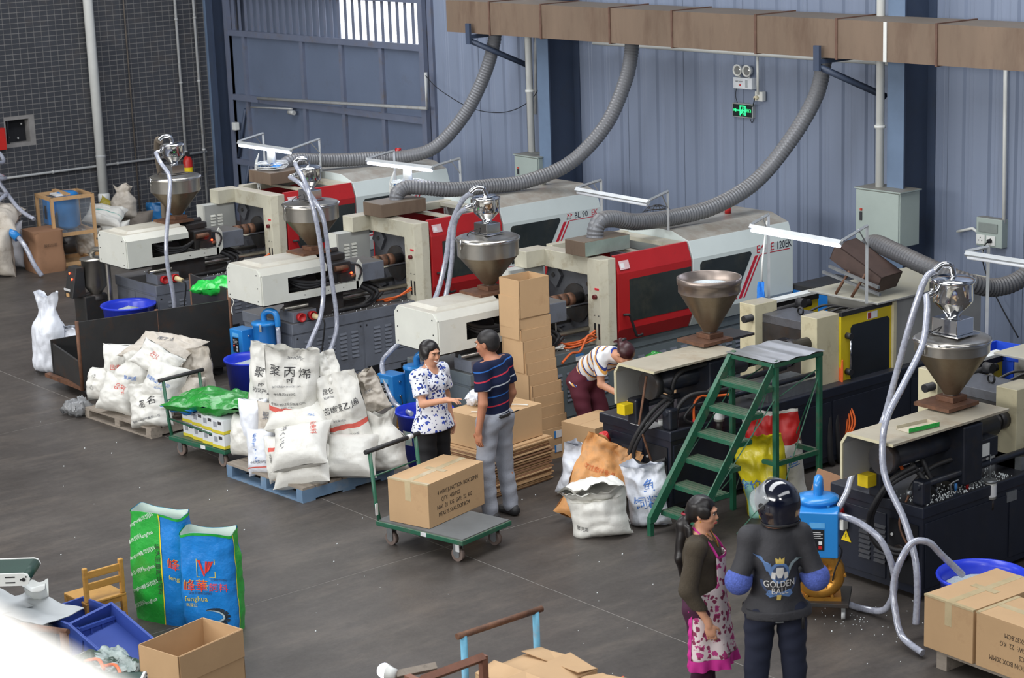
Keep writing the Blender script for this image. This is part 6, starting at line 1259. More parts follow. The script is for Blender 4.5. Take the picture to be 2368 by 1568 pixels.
# ================================================================== bottom middle: cart with open cartons, lamp on a frame
t = thing('tall_cart', 'cart with worn blue posts and rusty handle at the bottom edge', 'cart', (-9.1, 6.75, 0)); mbl = mat('worn_blue_paint', (104, 168, 196), .5, 0, .2, 6, dirt=((150, 130, 120), .35, 7))
for y in (.03, .6): MB().cyl((0, y, .1), (0, y, .95), .022, 12).build('post', mbl, t)
MB().cyl((0, -.02, .955), (0, .65, .955), .02, 12).build('handle', m_rustm, t); MB().box(0, 1.1, 0, .65, .1, .14).build('deck', m_dsteel, t)
for x in (.1, 1.0):
    for y in (.08, .57): MB().cyl((x, y-.02, .05), (x, y+.02, .05), .05, 16).build('wheel', m_rubber, t)
def flap_carton(label, loc, w, d, h, rz, seed):
    t = thing('carton', label, 'carton', loc, rz, 'cartons with loose flaps on the tall cart'); rng = random.Random(seed)
    MB().box(-w/2, w/2, -d/2, d/2, 0, h).build('body', m_card, t, .003)
    for s_, ln in ((-1, d), (1, d)):
        a = R(rng.uniform(4, 12)); M = Matrix.Translation((s_*w/2, 0, h)) @ Matrix.Rotation(s_*a, 4, 'Y'); MB().box(-.002 if s_ < 0 else -w*.48, w*.48 if s_ < 0 else .002, -d/2, d/2, .001, .005, M).build('flap', m_card, t)
    for s_ in (-1, 1):
        a = R(rng.uniform(6, 14)); M = Matrix.Translation((0, s_*d/2, h+.004)) @ Matrix.Rotation(-s_*a, 4, 'X'); MB().box(-w/2, w/2, 0 if s_ < 0 else -d*.3, d*.3 if s_ < 0 else 0, .004, .008, M).build('flap', m_card, t)
flap_carton('carton with lifted flaps nearest the rusty cart handle', (-8.78, 7.08, .14), .5, .55, .58, R(4), 1); flap_carton('carton with lifted flaps in the lower row of the tall cart', (-8.24, 7.06, .14), .5, .55, .58, R(-3), 2)
t = thing('lamp_frame', 'wooden frame with a lit bulb at the bottom edge', 'lamp', (-8.6, 6.1, 0)); m_brw = mat('brown_wood', (126, 84, 66), .6, 0, .15, 4, stretch=(1, 5, 5))
MB().box(.1, .14, .33, .37, 0, 1.1).build('post', m_brw, t); MB().tube([(.12, .35, 1.09), (.14, -.1, 1.09)], .03, 4, smooth=False).build('rail', m_brw, t); MB().tube([(.0, .1, 1.07), (-.06, -.14, 1.07)], .028, 4, smooth=False).build('arm', m_wood, t); MB().box(.0, .16, -.12, -.08, 0, 1.08).build('post', m_brw, t)
MB().lathe([(0, 0), (.03, 0), (.035, .03), (.045, .06)], 18, M=Matrix.Translation((-.05, -.14, 1.075)) @ Matrix.Rotation(R(-80), 4, 'Y') @ Matrix.Rotation(R(30), 4, 'X')).build('bulb_neck', m_pvc, t); MB().ball((-.125, -.17, 1.085), (.035, .042, .042), 16, 12).build('bulb', mat('lit_bulb', (240, 244, 255), .3, emit=((220, 228, 255), 22)), t)
# ================================================================== right front cartons, floor debris
carton('narrow end of a carton at the left of the right front stack', (-8.12, 10.55, .136), .43, .755, .385, R(-2), None, True)
carton('carton with upside-down junction box print, right front', (-7.5, 10.37, .136), .425, .78, .385, R(-92), None, True, jb(True, .0, .1, -.062))
b = MB(); rng = random.Random(21)
for _ in range(150):
    x = rng.uniform(-19, -7); y = rng.uniform(6, 11.2); s_ = rng.choice((.003, .004, .005, .007)); b.ball((x, y, s_*.6), s_, 5, 3)
for _ in range(60):
    a, q = rng.uniform(0, 6.3), abs(rng.gauss(0, .35)); b.ball((-9.2+q*math.cos(a)*1.3, 10.5+q*math.sin(a), .003), .004, 5, 3)
tag(stuff(b.build('scattered_pellets', _M['pellet'])), 'white plastic pellets scattered over the floor', 'pellets')
b = MB()
for _ in range(260):
    x = -9.6+rng.gauss(0, .25); y = 6.75+rng.gauss(0, .18) if rng.random() < .7 else rng.uniform(6.8, 8.6); M = Matrix.Translation((x, y, .003)) @ Matrix.Rotation(rng.uniform(0, 6), 4, 'Z'); k = rng.uniform(.006, .018); b.add([(-k, -k*.5, 0), (k, -k*.6, .002), (k*.7, k*.6, .003), (-k*.6, k*.5, .001)], [(0, 1, 2, 3)], M=M)
tag(stuff(b.build('orange_crumbs', mat('orange_crumb', (206, 92, 58), .7))), 'orange scraps strewn on the floor near the lower edge', 'crumbs')
# ================================================================== people: smooth solids meshed as one continuous surface
class Solid:
    def __init__(s, lo, hi, res):
        s.lo = np.array(lo, float); s.res = res; s.n = np.ceil((np.array(hi)-s.lo)/res).astype(int)+1
        s.F = np.full(s.n, 1.0, np.float32)
    def _blk(s, lo, hi):
        a = np.maximum(0, np.floor((np.minimum.reduce(lo)-s.lo)/s.res).astype(int)); b = np.minimum(s.n, np.ceil((np.maximum.reduce(hi)-s.lo)/s.res).astype(int)+1)
        if (b <= a).any(): return None
        ax = [s.lo[i]+s.res*np.arange(a[i], b[i], dtype=np.float32) for i in range(3)]
        return tuple(slice(a[i], b[i]) for i in range(3)), np.meshgrid(*ax, indexing='ij')
    def _join(s, sl, d, k, sub=False):
        f = s.F[sl]
        if sub: s.F[sl] = np.maximum(f, -d); return
        h = np.clip(.5+.5*(f-d)/k, 0, 1); s.F[sl] = f*(1-h)+d*h-k*h*(1-h)
    def cone(s, a, b, ra, rb, k=.02, sub=False, flat=None):
        a = np.array(a, float); b = np.array(b, float); m = max(ra, rb)+k+.05
        q = s._blk([a-m, b-m], [a+m, b+m])
        if q is None: return s
        sl, (X, Y, Z) = q; ba = b-a; L2 = float(ba@ba)+1e-9
        px, py, pz = X-a[0], Y-a[1], Z-a[2]; t = np.clip((px*ba[0]+py*ba[1]+pz*ba[2])/L2, 0, 1)
        dx, dy, dz = px-t*ba[0], py-t*ba[1], pz-t*ba[2]
        if flat is not None:                       # squash across a direction
            w_ = np.array(flat[0], float); dd = dx*w_[0]+dy*w_[1]+dz*w_[2]; e = flat[1]-1; dx, dy, dz = dx+dd*e*w_[0], dy+dd*e*w_[1], dz+dd*e*w_[2]
        s._join(sl, np.sqrt(dx*dx+dy*dy+dz*dz)-(ra+(rb-ra)*t), k, sub); return s
    def ell(s, c, r, k=.02, rot=None, sub=False):
        c = np.array(c, float); m = max(r)+k+.05; q = s._blk([c-m], [c+m])
        if q is None: return s
        sl, (X, Y, Z) = q; P = np.stack([X-c[0], Y-c[1], Z-c[2]])
        if rot is not None: P = np.tensordot(np.array(rot.to_3x3()).T, P, 1)
        r = np.array(r, float).reshape(3, 1, 1, 1); k0 = np.sqrt(((P/r)**2).sum(0)); k1 = np.sqrt(((P/r**2)**2).sum(0))+1e-6
        s._join(sl, k0*(k0-1)/k1, k, sub); return s
    def cut(s, p, n):
        """remove what lies on the side n points to"""
        p = np.array(p, float); n = np.array(n, float); n /= np.linalg.norm(n); ax = [s.lo[i]+s.res*np.arange(s.n[i], dtype=np.float32) for i in range(3)]
        d = ((ax[0]-p[0])*n[0])[:, None, None]+((ax[1]-p[1])*n[1])[None, :, None]+((ax[2]-p[2])*n[2])[None, None, :]
        s.F = np.maximum(s.F, d.astype(np.float32)); return s
    def folds(s, amp, f=(18, 18, 9), ph=0.):
        ax = [s.lo[i]+s.res*np.arange(s.n[i], dtype=np.float32) for i in range(3)]; X, Y, Z = np.meshgrid(*ax, indexing='ij')
        s.F += amp*(np.sin(X*f[0]+2*np.sin(Z*f[2]*.9+ph)+ph)*np.sin(Z*f[2]+1.7*np.sin(Y*f[1]*.7+ph))+.5*np.sin(Z*f[2]*2.3+X*f[0]*1.3+ph)); return s
    def build(s, name, m, parent, smooth=2):
        F = s.F; ins = F < 0; n = np.array(F.shape)
        c = ins[:-1, :-1, :-1].astype(np.int8)
        cnt = sum(ins[i:n[0]-1+i, j:n[1]-1+j, k:n[2]-1+k].astype(np.int8) for i in (0, 1) for j in (0, 1) for k in (0, 1))
        act = (cnt > 0) & (cnt < 8); idx = -np.ones(act.shape, np.int64); A = np.argwhere(act); idx[act] = np.arange(len(A))
        pos = np.zeros((len(A), 3)); wt = np.zeros(len(A)); corners = [(i, j, k) for i in (0, 1) for j in (0, 1) for k in (0, 1)]
        g = {q: F[A[:, 0]+q[0], A[:, 1]+q[1], A[:, 2]+q[2]] for q in corners}
        for p in corners:
            for d in range(3):
                if p[d] == 0:
                    q = list(p); q[d] = 1; q = tuple(q); f0, f1 = g[p], g[q]; cr = (f0 < 0) != (f1 < 0); t = np.where(cr, f0/(f0-f1+1e-12), 0)
                    v = np.array(p, float)[None, :].repeat(len(A), 0); v[:, d] += t; pos += np.where(cr[:, None], v, 0); wt += cr
        V = s.lo+s.res*(A+pos/np.maximum(wt, 1)[:, None])
        faces = []
        for d in range(3):
            e, f_ = [(1, 2), (2, 0), (0, 1)][d]
            sl0 = [slice(None)]*3; sl1 = [slice(None)]*3; sl0[d] = slice(0, -1); sl1[d] = slice(1, None)
            a0 = ins[tuple(sl0)]; a1 = ins[tuple(sl1)]; E_ = np.argwhere(a0 != a1)
            E_ = E_[(E_[:, e] > 0) & (E_[:, f_] > 0) & (E_[:, e] < n[e]-1) & (E_[:, f_] < n[f_]-1)]
            def cell(de, df): q = E_.copy(); q[:, e] -= de; q[:, f_] -= df; return idx[q[:, 0], q[:, 1], q[:, 2]]
            Q = np.stack([cell(0, 0), cell(1, 0), cell(1, 1), cell(0, 1)], 1); fl = a0[E_[:, 0], E_[:, 1], E_[:, 2]]; Q[~fl] = Q[~fl][:, ::-1]; faces.append(Q[(Q >= 0).all(1)])
        Fc = np.concatenate(faces); me = bpy.data.meshes.new(name); me.vertices.add(len(V)); me.vertices.foreach_set('co', V.ravel()); me.loops.add(Fc.size); me.loops.foreach_set('vertex_index', Fc.ravel()); me.polygons.add(len(Fc)); me.polygons.foreach_set('loop_start', np.arange(0, Fc.size, 4)); me.polygons.foreach_set('use_smooth', np.ones(len(Fc), bool)); me.update(calc_edges=True); me.validate()
        me.materials.append(m); o = bpy.data.objects.new(name, me); COL.objects.link(o); o.parent = parent
        if smooth: md = o.modifiers.new('smooth', 'SMOOTH'); md.iterations = smooth; md.factor = .5
        return o
def V3(*a): return np.array(a, float)
m_skin = mat('skin', (206, 152, 122), .5, 0, .06, 9, spec=.35); m_skin2 = mat('skin_tan', (178, 122, 94), .5, 0, .06, 9, spec=.35)
m_hair = mat('black_hair', (24, 20, 20), .38, 0, .25, 30, stretch=(1, 1, .2), spec=.5); m_hair2 = mat('maroon_hair', (58, 24, 28), .38, 0, .25, 30, spec=.5); m_hairg = mat('greying_hair', (32, 29, 29), .5, 0, .4, 40)
m_lip = mat('lips', (176, 84, 80), .4); m_eyew = mat('eye_white', (225, 222, 216), .25); m_teeth = mat('teeth', (236, 232, 224), .3)
def pose(H, **kw):
    s = H/1.7
    J = dict(pelvis=(0, 0, .95), waist=(0, 0, 1.08), chest=(0, .005, 1.27), neck=(0, .015, 1.44), head=(0, -.012, 1.585), shL=(.18, .01, 1.385), shR=(-.18, .01, 1.385), elL=(.24, .03, 1.1), elR=(-.24, .03, 1.1), wrL=(.25, -.05, .86), wrR=(-.25, -.05, .86), hipL=(.095, 0, .9), hipR=(-.095, 0, .9), knL=(.1, -.015, .5), knR=(-.1, -.015, .5), anL=(.1, .02, .085), anR=(-.1, .02, .085))
    J.update(kw); return {k: V3(*v)*s for k, v in J.items()}, s
def hand(S, wr, d, n, s, curl=.4, side=1, point=False):
    """d: along the hand, n: out of the palm; the thumb leaves the side of the palm"""
    d = d/np.linalg.norm(d); n = n-d*(n@d); n /= np.linalg.norm(n); a = np.cross(d, n)*side; r = .0085*s
    pc = wr+d*.045*s; S.cone(wr-d*.02*s, wr+d*.02*s, .024*s, .026*s, .015); S.ell(pc+d*.01*s, (.041*s, .016*s, .05*s), .012, Matrix(((a[0], n[0], d[0]), (a[1], n[1], d[1]), (a[2], n[2], d[2]))))
    for i, (o, L) in enumerate(((-.03, .06), (-.01, .072), (.01, .078), (.029, .07))):
        c = curl if not (point and i == 3) else .05
        b = wr+d*.085*s+a*o*s; L *= s; p = b; dd = d
        for q in range(3):
            ang = c*(.6, 1.0, .8)[q]; dd = dd*math.cos(ang)+n*math.sin(ang); dd /= np.linalg.norm(dd); e = p+dd*L*(.45, .32, .25)[q]; S.cone(p, e, r*(1, .95, .88)[q], r*(.95, .88, .8)[q], .004); p = e
    b = wr+d*.03*s+a*.034*s; t1 = b+(d*.6+a*.6+n*.35)*.035*s; S.cone(b, t1, r*1.25, r*1.1, .01); S.cone(t1, t1+(d*.9+a*.15+n*.35)*.032*s, r*1.1, r*.85, .004)
def head_parts(t, J, s, yaw, pitch, skin, smile=False, jaw=1., S=None):
    """adds the head to the body solid S and returns the head frame"""
    M = Matrix.Rotation(yaw, 4, 'Z') @ Matrix.Rotation(pitch, 4, 'X'); Rn = np.array(M.to_3x3()); c = J['head']
    P = lambda x, y, z: c+Rn @ V3(x, y, z)*s
    S.ell(P(0, .015, .03), (.077*s, .094*s, .088*s), .02, M); S.ell(P(0, -.02, -.035), (.062*s*jaw, .07*s, .078*s), .03, M); S.ell(P(0, -.045, -.085), (.032*s, .03*s, .024*s), .03, M)
    for x in (-.04, .04): S.ell(P(x, -.062, -.022), (.024*s, .02*s, .022*s), .02, M)
    S.cone(P(0, -.082, .012), P(0, -.098, -.026), .008*s, .0125*s, .01)
    for x in (-.012, .012): S.ell(P(x, -.09, -.03), (.009*s, .01*s, .008*s), .006, M)
    S.ell(P(0, -.08, .03), (.05*s, .016*s, .01*s), .012, M)
    for x in (-.031, .031): S.ell(P(x, -.093, .008), (.016*s, .012*s, .009*s), .004, M, True)
    S.ell(P(0, -.086, -.057), (.024*s, .012*s, .012*s), .008, M)
    for x in (-1, 1): S.ell(P(x*.078, .01, -.005), (.009*s, .02*s, .031*s), .006, M); S.ell(P(x*.088, .004, -.002), (.006*s, .01*s, .016*s), .003, M, True)
    def face():
        for x in (-.031, .031):
            e = MB().ball(P(x, -.0815, .008), (.012*s, .009*s, .0065*s if not smile else .005*s), 10, 8).build('eye', m_eyew, t); MB().ball(P(x-.001, -.0885, .008), (.0058*s, .004*s, .0056*s), 8, 6).build('iris', m_black, e)
            MB().tube([P(x-.016*np.sign(x), -.0925, .027), P(x, -.0965, .032), P(x+.02*np.sign(x), -.082, .027)], .0034*s, 5).build('eyebrow', m_hair, t); MB().tube([P(x-.014, -.0875, .0135), P(x, -.0925, .0165), P(x+.014, -.0855, .0135)], .0022*s, 5).build('eyelid', m_hair, t)
        if smile:
            MB().tube(spline([P(-.03, -.083, -.05), P(-.015, -.095, -.06), P(0, -.099, -.063), P(.015, -.095, -.06), P(.03, -.083, -.05)], 4), .0055*s, 6).build('teeth', m_teeth, t); MB().tube(spline([P(-.031, -.082, -.047), P(0, -.1, -.0555), P(.031, -.082, -.047)], 4), .0034*s, 6).tube(spline([P(-.031, -.082, -.05), P(-.014, -.096, -.066), P(0, -.099, -.07), P(.014, -.096, -.066), P(.031, -.082, -.05)], 4), .004*s, 6).build('lips', m_lip, t)
        else: MB().tube(spline([P(-.024, -.087, -.057), P(0, -.099, -.054), P(.024, -.087, -.057)], 4), .004*s, 6).tube(spline([P(-.022, -.087, -.06), P(0, -.1, -.064), P(.022, -.087, -.06)], 4), .0045*s, 6).build('lips', m_lip, t)
    return P, M, face
def body(J, s, skin, t, fem=False, **k):
    lo = np.minimum.reduce(list(J.values()))-.22; hi = np.maximum.reduce(list(J.values()))+.24; lo[2] = min(lo[2], -.01); S = Solid(lo, hi, .0065)
    w = .92 if fem else 1.
    up = J['neck']-J['pelvis']; up /= np.linalg.norm(up)
    S.cone(J['pelvis'], J['waist'], .125*s, .105*s*w, .04); S.cone(J['waist'], J['chest'], .105*s*w, .12*s*w, .04); S.cone(J['shL'], J['shR'], .062*s*w, .062*s*w, .06); S.cone(J['chest'], (J['shL']+J['shR'])/2, .12*s*w, .085*s, .05)
    S.cone((J['shL']+J['shR'])/2+up*.02, J['head']-up*.03*s, .058*s*w, .05*s*w, .03)
    for q in 'LR':
        S.cone(J['sh'+q], J['el'+q], .05*s*w, .04*s*w, .02); S.cone(J['el'+q], J['wr'+q], .041*s*w, .027*s*w, .015)
        S.cone(J['hip'+q], J['kn'+q], .088*s, .056*s, .03); S.cone(J['kn'+q], J['an'+q], .056*s, .036*s, .02); S.ell(J['kn'+q]*.6+J['an'+q]*.4+V3(0, .02*s, 0), (.05*s, .052*s, .11*s), .03)
    return S
def shoe(t, an, s, yaw, m, sole=None):
    M = Matrix.Translation(Vector(an)-Vector((0, 0, an[2]))) @ Matrix.Rotation(yaw, 4, 'Z'); S = Solid(V3(an[0]-.2, an[1]-.26, -.005), V3(an[0]+.2, an[1]+.2, .14), .006); f = lambda x, y, z: np.array(M @ Vector((x*s, y*s, z*s)))
    S.cone(f(0, .05, .045), f(0, -.1, .036), .046*s, .04*s, .02, flat=None); S.cone(f(0, -.1, .034), f(0, -.15, .03), .04*s, .03*s, .02); S.cone(f(0, .04, .05), f(0, .02, .1), .042*s, .04*s, .02); S.cut((0, 0, .004), (0, 0, -1))
    o = S.build('shoe', m, t)
    if sole: MB().prism([(.045*math.cos(a)*s, (.05*math.sin(a)+(.05 if math.sin(a) > 0 else -.12))*s) for a in [i*PI/8 for i in range(16)]], 'z', 0, .014, M).build('sole', sole, o)
def coord_mat(name, fn, rough=.8):
    m = bpy.data.materials.new(name); m.use_nodes = True; nt = m.node_tree; b = nt.nodes['Principled BSDF']; b.inputs['Roughness'].default_value = rough; b.inputs['Specular IOR Level'].default_value = .2
    tc = nt.nodes.new('ShaderNodeTexCoord'); fn(nt, tc.outputs['Object'], b); _M[name] = m; return m
def stripes(axis, period, stops, off=0.):
    def fn(nt, vec, b):
        N, L = nt.nodes, nt.links; d = N.new('ShaderNodeVectorMath'); d.operation = 'DOT_PRODUCT'; L.new(vec, d.inputs[0]); d.inputs[1].default_value = axis
        q = N.new('ShaderNodeMath'); q.operation = 'MULTIPLY_ADD'; L.new(d.outputs['Value'], q.inputs[0]); q.inputs[1].default_value = 1/period; q.inputs[2].default_value = off
        f = N.new('ShaderNodeMath'); f.operation = 'FRACT'; L.new(q.outputs[0], f.inputs[0]); r = N.new('ShaderNodeValToRGB'); r.color_ramp.interpolation = 'CONSTANT'; e = r.color_ramp.elements
        while len(e) < len(stops): e.new(.5)
        for k, (p, c) in enumerate(stops): e[k].position = p; e[k].color = (*lin(c), 1)
        L.new(f.outputs[0], r.inputs[0]); L.new(r.outputs[0], b.inputs['Base Color'])
    return fn
def floral(base, cols, scale, fill=.3):
    def fn(nt, vec, b):
        N, L = nt.nodes, nt.links; out = None
        for k, c in enumerate(cols):
            n = N.new('ShaderNodeTexNoise'); n.inputs['Scale'].default_value = scale*.6; L.new(vec, n.inputs[0]); mx0 = N.new('ShaderNodeMix'); mx0.data_type = 'VECTOR'; mx0.inputs[0].default_value = .06; L.new(vec, mx0.inputs[4]); L.new(n.outputs['Color'], mx0.inputs[5])
            v = N.new('ShaderNodeTexVoronoi'); v.inputs['Scale'].default_value = scale*(1+.45*k); L.new(mx0.outputs[1], v.inputs[0]); w_ = N.new('ShaderNodeTexNoise'); w_.inputs['Scale'].default_value = scale*3; L.new(vec, w_.inputs[0])
            a = N.new('ShaderNodeMath'); a.operation = 'MULTIPLY_ADD'; L.new(w_.outputs['Fac'], a.inputs[0]); a.inputs[1].default_value = .55; L.new(v.outputs['Distance'], a.inputs[2]); t = N.new('ShaderNodeMath'); t.operation = 'LESS_THAN'; L.new(a.outputs[0], t.inputs[0]); t.inputs[1].default_value = fill+.22
            x = N.new('ShaderNodeMix'); x.data_type = 'RGBA'; L.new(t.outputs[0], x.inputs[0]); x.inputs[7].default_value = (*lin(c), 1)
            if out: L.new(out, x.inputs[6])
            else: x.inputs[6].default_value = (*lin(base), 1)
            out = x.outputs[2]
        L.new(out, b.inputs['Base Color'])
    return fn
def trousers(J, s, m, t, hem=.06, loose=.016, waist=None, amp=.004, ph=0.):
    lo = np.minimum.reduce([J[k] for k in ('hipL', 'hipR', 'knL', 'knR', 'anL', 'anR', 'pelvis')])-.2; hi = np.maximum.reduce([J[k] for k in ('hipL', 'hipR', 'pelvis', 'knL', 'knR', 'waist')])+.2; S = Solid(lo, hi, .009)
    S.cone(J['pelvis'], J['waist'], .128*s+loose, .112*s+loose*.6, .04)
    for q in 'LR':
        S.cone(J['hip'+q], J['kn'+q], .092*s+loose, .062*s+loose*1.3, .03); S.cone(J['kn'+q], J['an'+q], .062*s+loose*1.3, .05*s+loose*1.5, .02); S.ell(J['hip'+q]+V3(0, .045*s, 0), (.09*s, .08*s, .1*s), .03)
    S.folds(amp, (16, 16, 24), ph); S.cut((0, 0, hem), (0, 0, -1)); S.cut(J['waist'] if waist is None else waist, J['waist']-J['pelvis']); return S.build('trousers', m, t)
def shirt(J, s, m, t, sleeve=.55, hem=0., loose=.014, fem=False, amp=.003, ph=0., neckline=.0, flare=0., name='shirt', long=False, collar=.02):
    ks = ('pelvis', 'waist', 'chest', 'shL', 'shR', 'elL', 'elR', 'neck')+(('wrL', 'wrR') if long else ()); lo = np.minimum.reduce([J[k] for k in ks])-.24; hi = np.maximum.reduce([J[k] for k in ks])+.16; S = Solid(lo, hi, .008); w = .92 if fem else 1.
    ax_ = (J['waist']-J['pelvis'])/np.linalg.norm(J['waist']-J['pelvis']); S.cone(J['pelvis']-ax_*.13, J['waist'], .13*s+loose+flare, .108*s*w+loose+flare*.6, .05); S.cone(J['waist'], J['chest'], .108*s*w+loose+flare*.6, .122*s*w+loose, .05); S.cone(J['shL'], J['shR'], .064*s*w+loose*.7, .064*s*w+loose*.7, .06); S.cone(J['chest'], (J['shL']+J['shR'])/2, .122*s*w+loose, .088*s+loose*.6, .05)
    if hem > 0: S.cone(J['hipL']-ax_*.03, J['hipR']-ax_*.03, .1*s+loose+flare*.6, .1*s+loose+flare*.6, .05); S.cone(J['hipL']-ax_*.12, J['hipR']-ax_*.12, .1*s+loose+flare, .1*s+loose+flare, .05)
    if fem:
        f = J.get('front', V3(0, -1, 0)); a = J['chest']*.8+J['neck']*.2
        for x in (-1, 1): S.ell(a+f*.075*s+(J['shL']-J['shR'])*.19*x, (.062*s, .06*s, .06*s), .04)
    up = J['neck']-J['chest']; up /= np.linalg.norm(up); S.cone((J['shL']+J['shR'])/2, J['neck']+up*collar*s, .066*s, .06*s, .04)
    T = Solid(lo, hi, .008)
    for q in 'LR':
        a, b = J['sh'+q], J['el'+q]
        if long: T.cone(a, b, .056*s*w+loose, .048*s*w+loose, .03); T.cone(b, J['wr'+q], .048*s*w+loose, .034*s*w+loose*.6, .02)
        else:
            e = a+(b-a)*sleeve; T.cone(a, e+(b-a)*.1, .056*s*w+loose, .054*s*w+loose*1.2, .03)
            n = (b-a)/np.linalg.norm(b-a); q_ = T._blk([e-.12], [e+.12]); sl, (X, Y, Z) = q_; d = (X-e[0])*n[0]+(Y-e[1])*n[1]+(Z-e[2])*n[2]; T.F[sl] = np.maximum(T.F[sl], np.where(np.sqrt((X-e[0])**2+(Y-e[1])**2+(Z-e[2])**2) < .115, d, -1)).astype(np.float32)
    k = .03; h = np.clip(.5+.5*(S.F-T.F)/k, 0, 1); S.F = (S.F*(1-h)+T.F*h-k*h*(1-h)).astype(np.float32)
    S.folds(amp, (15, 15, 12), ph)
    if neckline: S.ell((J['shL']+J['shR'])/2+J.get('front', V3(0, -1, 0))*.09*s+up*.07*s, (.075*s, .09*s, .07*s), .01, sub=True)
    S.cut(J['neck']+up*collar*.5*s, up); hp = J['pelvis']+(J['pelvis']-J['waist'])/np.linalg.norm(J['pelvis']-J['waist'])*hem; S.cut(hp, J['pelvis']-J['waist']); return S.build(name, m, t)
def person(label, loc, rz): return thing('person', label, 'person', loc, rz)
# --- woman in floral blouse, pointing
def floral_woman():
    t = person('woman in white and blue floral blouse pointing with one arm', (-13.47, 9.8, 0), R(104))
    J, s = pose(1.53, elR=(-.25, -.1, 1.15), wrR=(-.16, -.32, 1.2), elL=(.25, .02, 1.12), wrL=(.25, -.03, .88), hipL=(.1, 0, .9), hipR=(-.1, 0, .9), anL=(.1, -.08, .085))
    S = body(J, s, m_skin, t, True); hand(S, J['wrR'], V3(.1, -.9, .1), V3(.1, -.1, -1), s, .5, 1, True); hand(S, J['wrL'], V3(0, -.12, -1), V3(-1, 0, 0), s, .45, -1)
    P, M, face = head_parts(t, J, s, R(-8), R(6), m_skin, True, 1.12, S); lab(S.build('body', m_skin, t), 'smiling face and bare arms'); face()
    h = Solid(J['head']-.16, J['head']+.17, .006); h.ell(P(0, .022, .042), (.09*s, .1*s, .088*s), .02, M); h.ell(P(0, .05, -.02), (.08*s, .07*s, .075*s), .03, M)
    for x in (-1, 1): h.ell(P(x*.075, -.005, .0), (.02*s, .045*s, .055*s), .02, M)
    h.ell(P(0, -.075, -.03), (.062*s, .06*s, .088*s), .01, M, True); h.folds(.002, (60, 60, 30)); h.build('hair', m_hair, t)
    fm = coord_mat('floral_blouse', floral((228, 230, 236), ((66, 86, 172), (60, 66, 110)), 21, .36))
    shirt(J, s, fm, t, .72, .1, .02, True, .003, 1., 1, .022, 'blouse')
    trousers(J, s, mat('black_trousers', (22, 22, 26), .8, 0, .1, 8), t, .1, .014)
    ms = mat('navy_shoe', (24, 30, 56), .6); mo = mat('red_sole', (220, 70, 50), .5)
    shoe(t, J['anL'], s, R(4), ms, mo); shoe(t, J['anR'], s, R(-8), ms, mo)
    MB().tube(spline([P(-.06, .0, -.1), P(-.05, -.06, -.16), P(0, -.1, -.2), P(.05, -.06, -.16), P(.06, 0, -.1)], 5), .004, 6).build('necklace', m_labelw, t)
    for k in range(3): MB().ball((J['chest']+V3(.0, -.15-.0*k, .1-.07*k))*1, .008, 8, 6).build('button', m_inkb, t)
floral_woman()
# --- man in navy striped shirt seen from behind
def navy_man():
    t = person('man in navy striped T-shirt and grey jeans seen from behind', (-12.93, 10.06, 0), R(-76))
    J, s = pose(1.67, head=(.0, -.05, 1.575), neck=(0, -.005, 1.44), shL=(.155, .01, 1.39), shR=(-.155, .01, 1.39), elL=(.225, .06, 1.1), wrL=(.25, .02, .86), elR=(-.21, .04, 1.1), wrR=(-.2, -.06, .87), anL=(.13, .02, .085), anR=(-.14, .04, .085), knL=(.12, -.02, .5), knR=(-.13, -.01, .5))
    S = body(J, s, m_skin2, t); hand(S, J['wrL'], V3(0, -.05, -1), V3(-1, 0, .1), s, .4, -1); hand(S, J['wrR'], V3(0, -.1, -1), V3(1, 0, 0), s, .4, 1)
    P, M, face = head_parts(t, J, s, R(14), R(10), m_skin2, False, 1.0, S); lab(S.build('body', m_skin2, t), 'bare arms and turned head'); face()
    h = Solid(J['head']-.16, J['head']+.17, .006); h.ell(P(0, .022, .036), (.083*s, .099*s, .088*s), .02, M); h.ell(P(0, .05, -.02), (.072*s, .062*s, .06*s), .03, M); h.ell(P(0, -.08, -.02), (.075*s, .075*s, .08*s), .01, M, True)
    for x in (-1, 1): h.ell(P(x*.08, -.005, -.03), (.03*s, .04*s, .045*s), .01, M, True)
    h.build('hair', m_hairg, t)
    N_ = (26, 34, 62); st = coord_mat('navy_stripes', stripes((.14, -.1, 1), .255, [(0, N_), (.1, (196, 200, 206)), (.145, N_), (.42, (190, 52, 70)), (.465, N_), (.74, (50, 104, 180)), (.785, N_)], .35))
    shirt(J, s, st, t, .66, -.015, .016, False, .003, 2.)
    trousers(J, s, mat('grey_jeans', (150, 154, 164), .85, 0, .08, 5, bump=.2, bscale=60), t, .03, .012, J['pelvis']+V3(0, 0, .03), .004, 1.)
    MB().lathe([(.1, 0), (.1, .035)], 8).v; w_ = J['pelvis']+V3(0, 0, .03); b = Solid(w_-.24, w_+.22, .008); b.cone(J['pelvis']-V3(0, 0, .1), J['waist'], .13*s+.024, .112*s+.022, .04); b.cut(w_-V3(0, 0, .005), (0, 0, 1)); b.cut(w_-V3(0, 0, .04), (0, 0, -1)); b.build('belt', m_rubber, t)
    for x in (-.085, .085): MB().box(x-.055, x+.055, .16, .168, .955, .963).build('pocket_trim', m_rubber, t)
    shoe(t, J['anL'], s, R(6), m_rubber); shoe(t, J['anR'], s, R(-10), m_rubber)
navy_man()
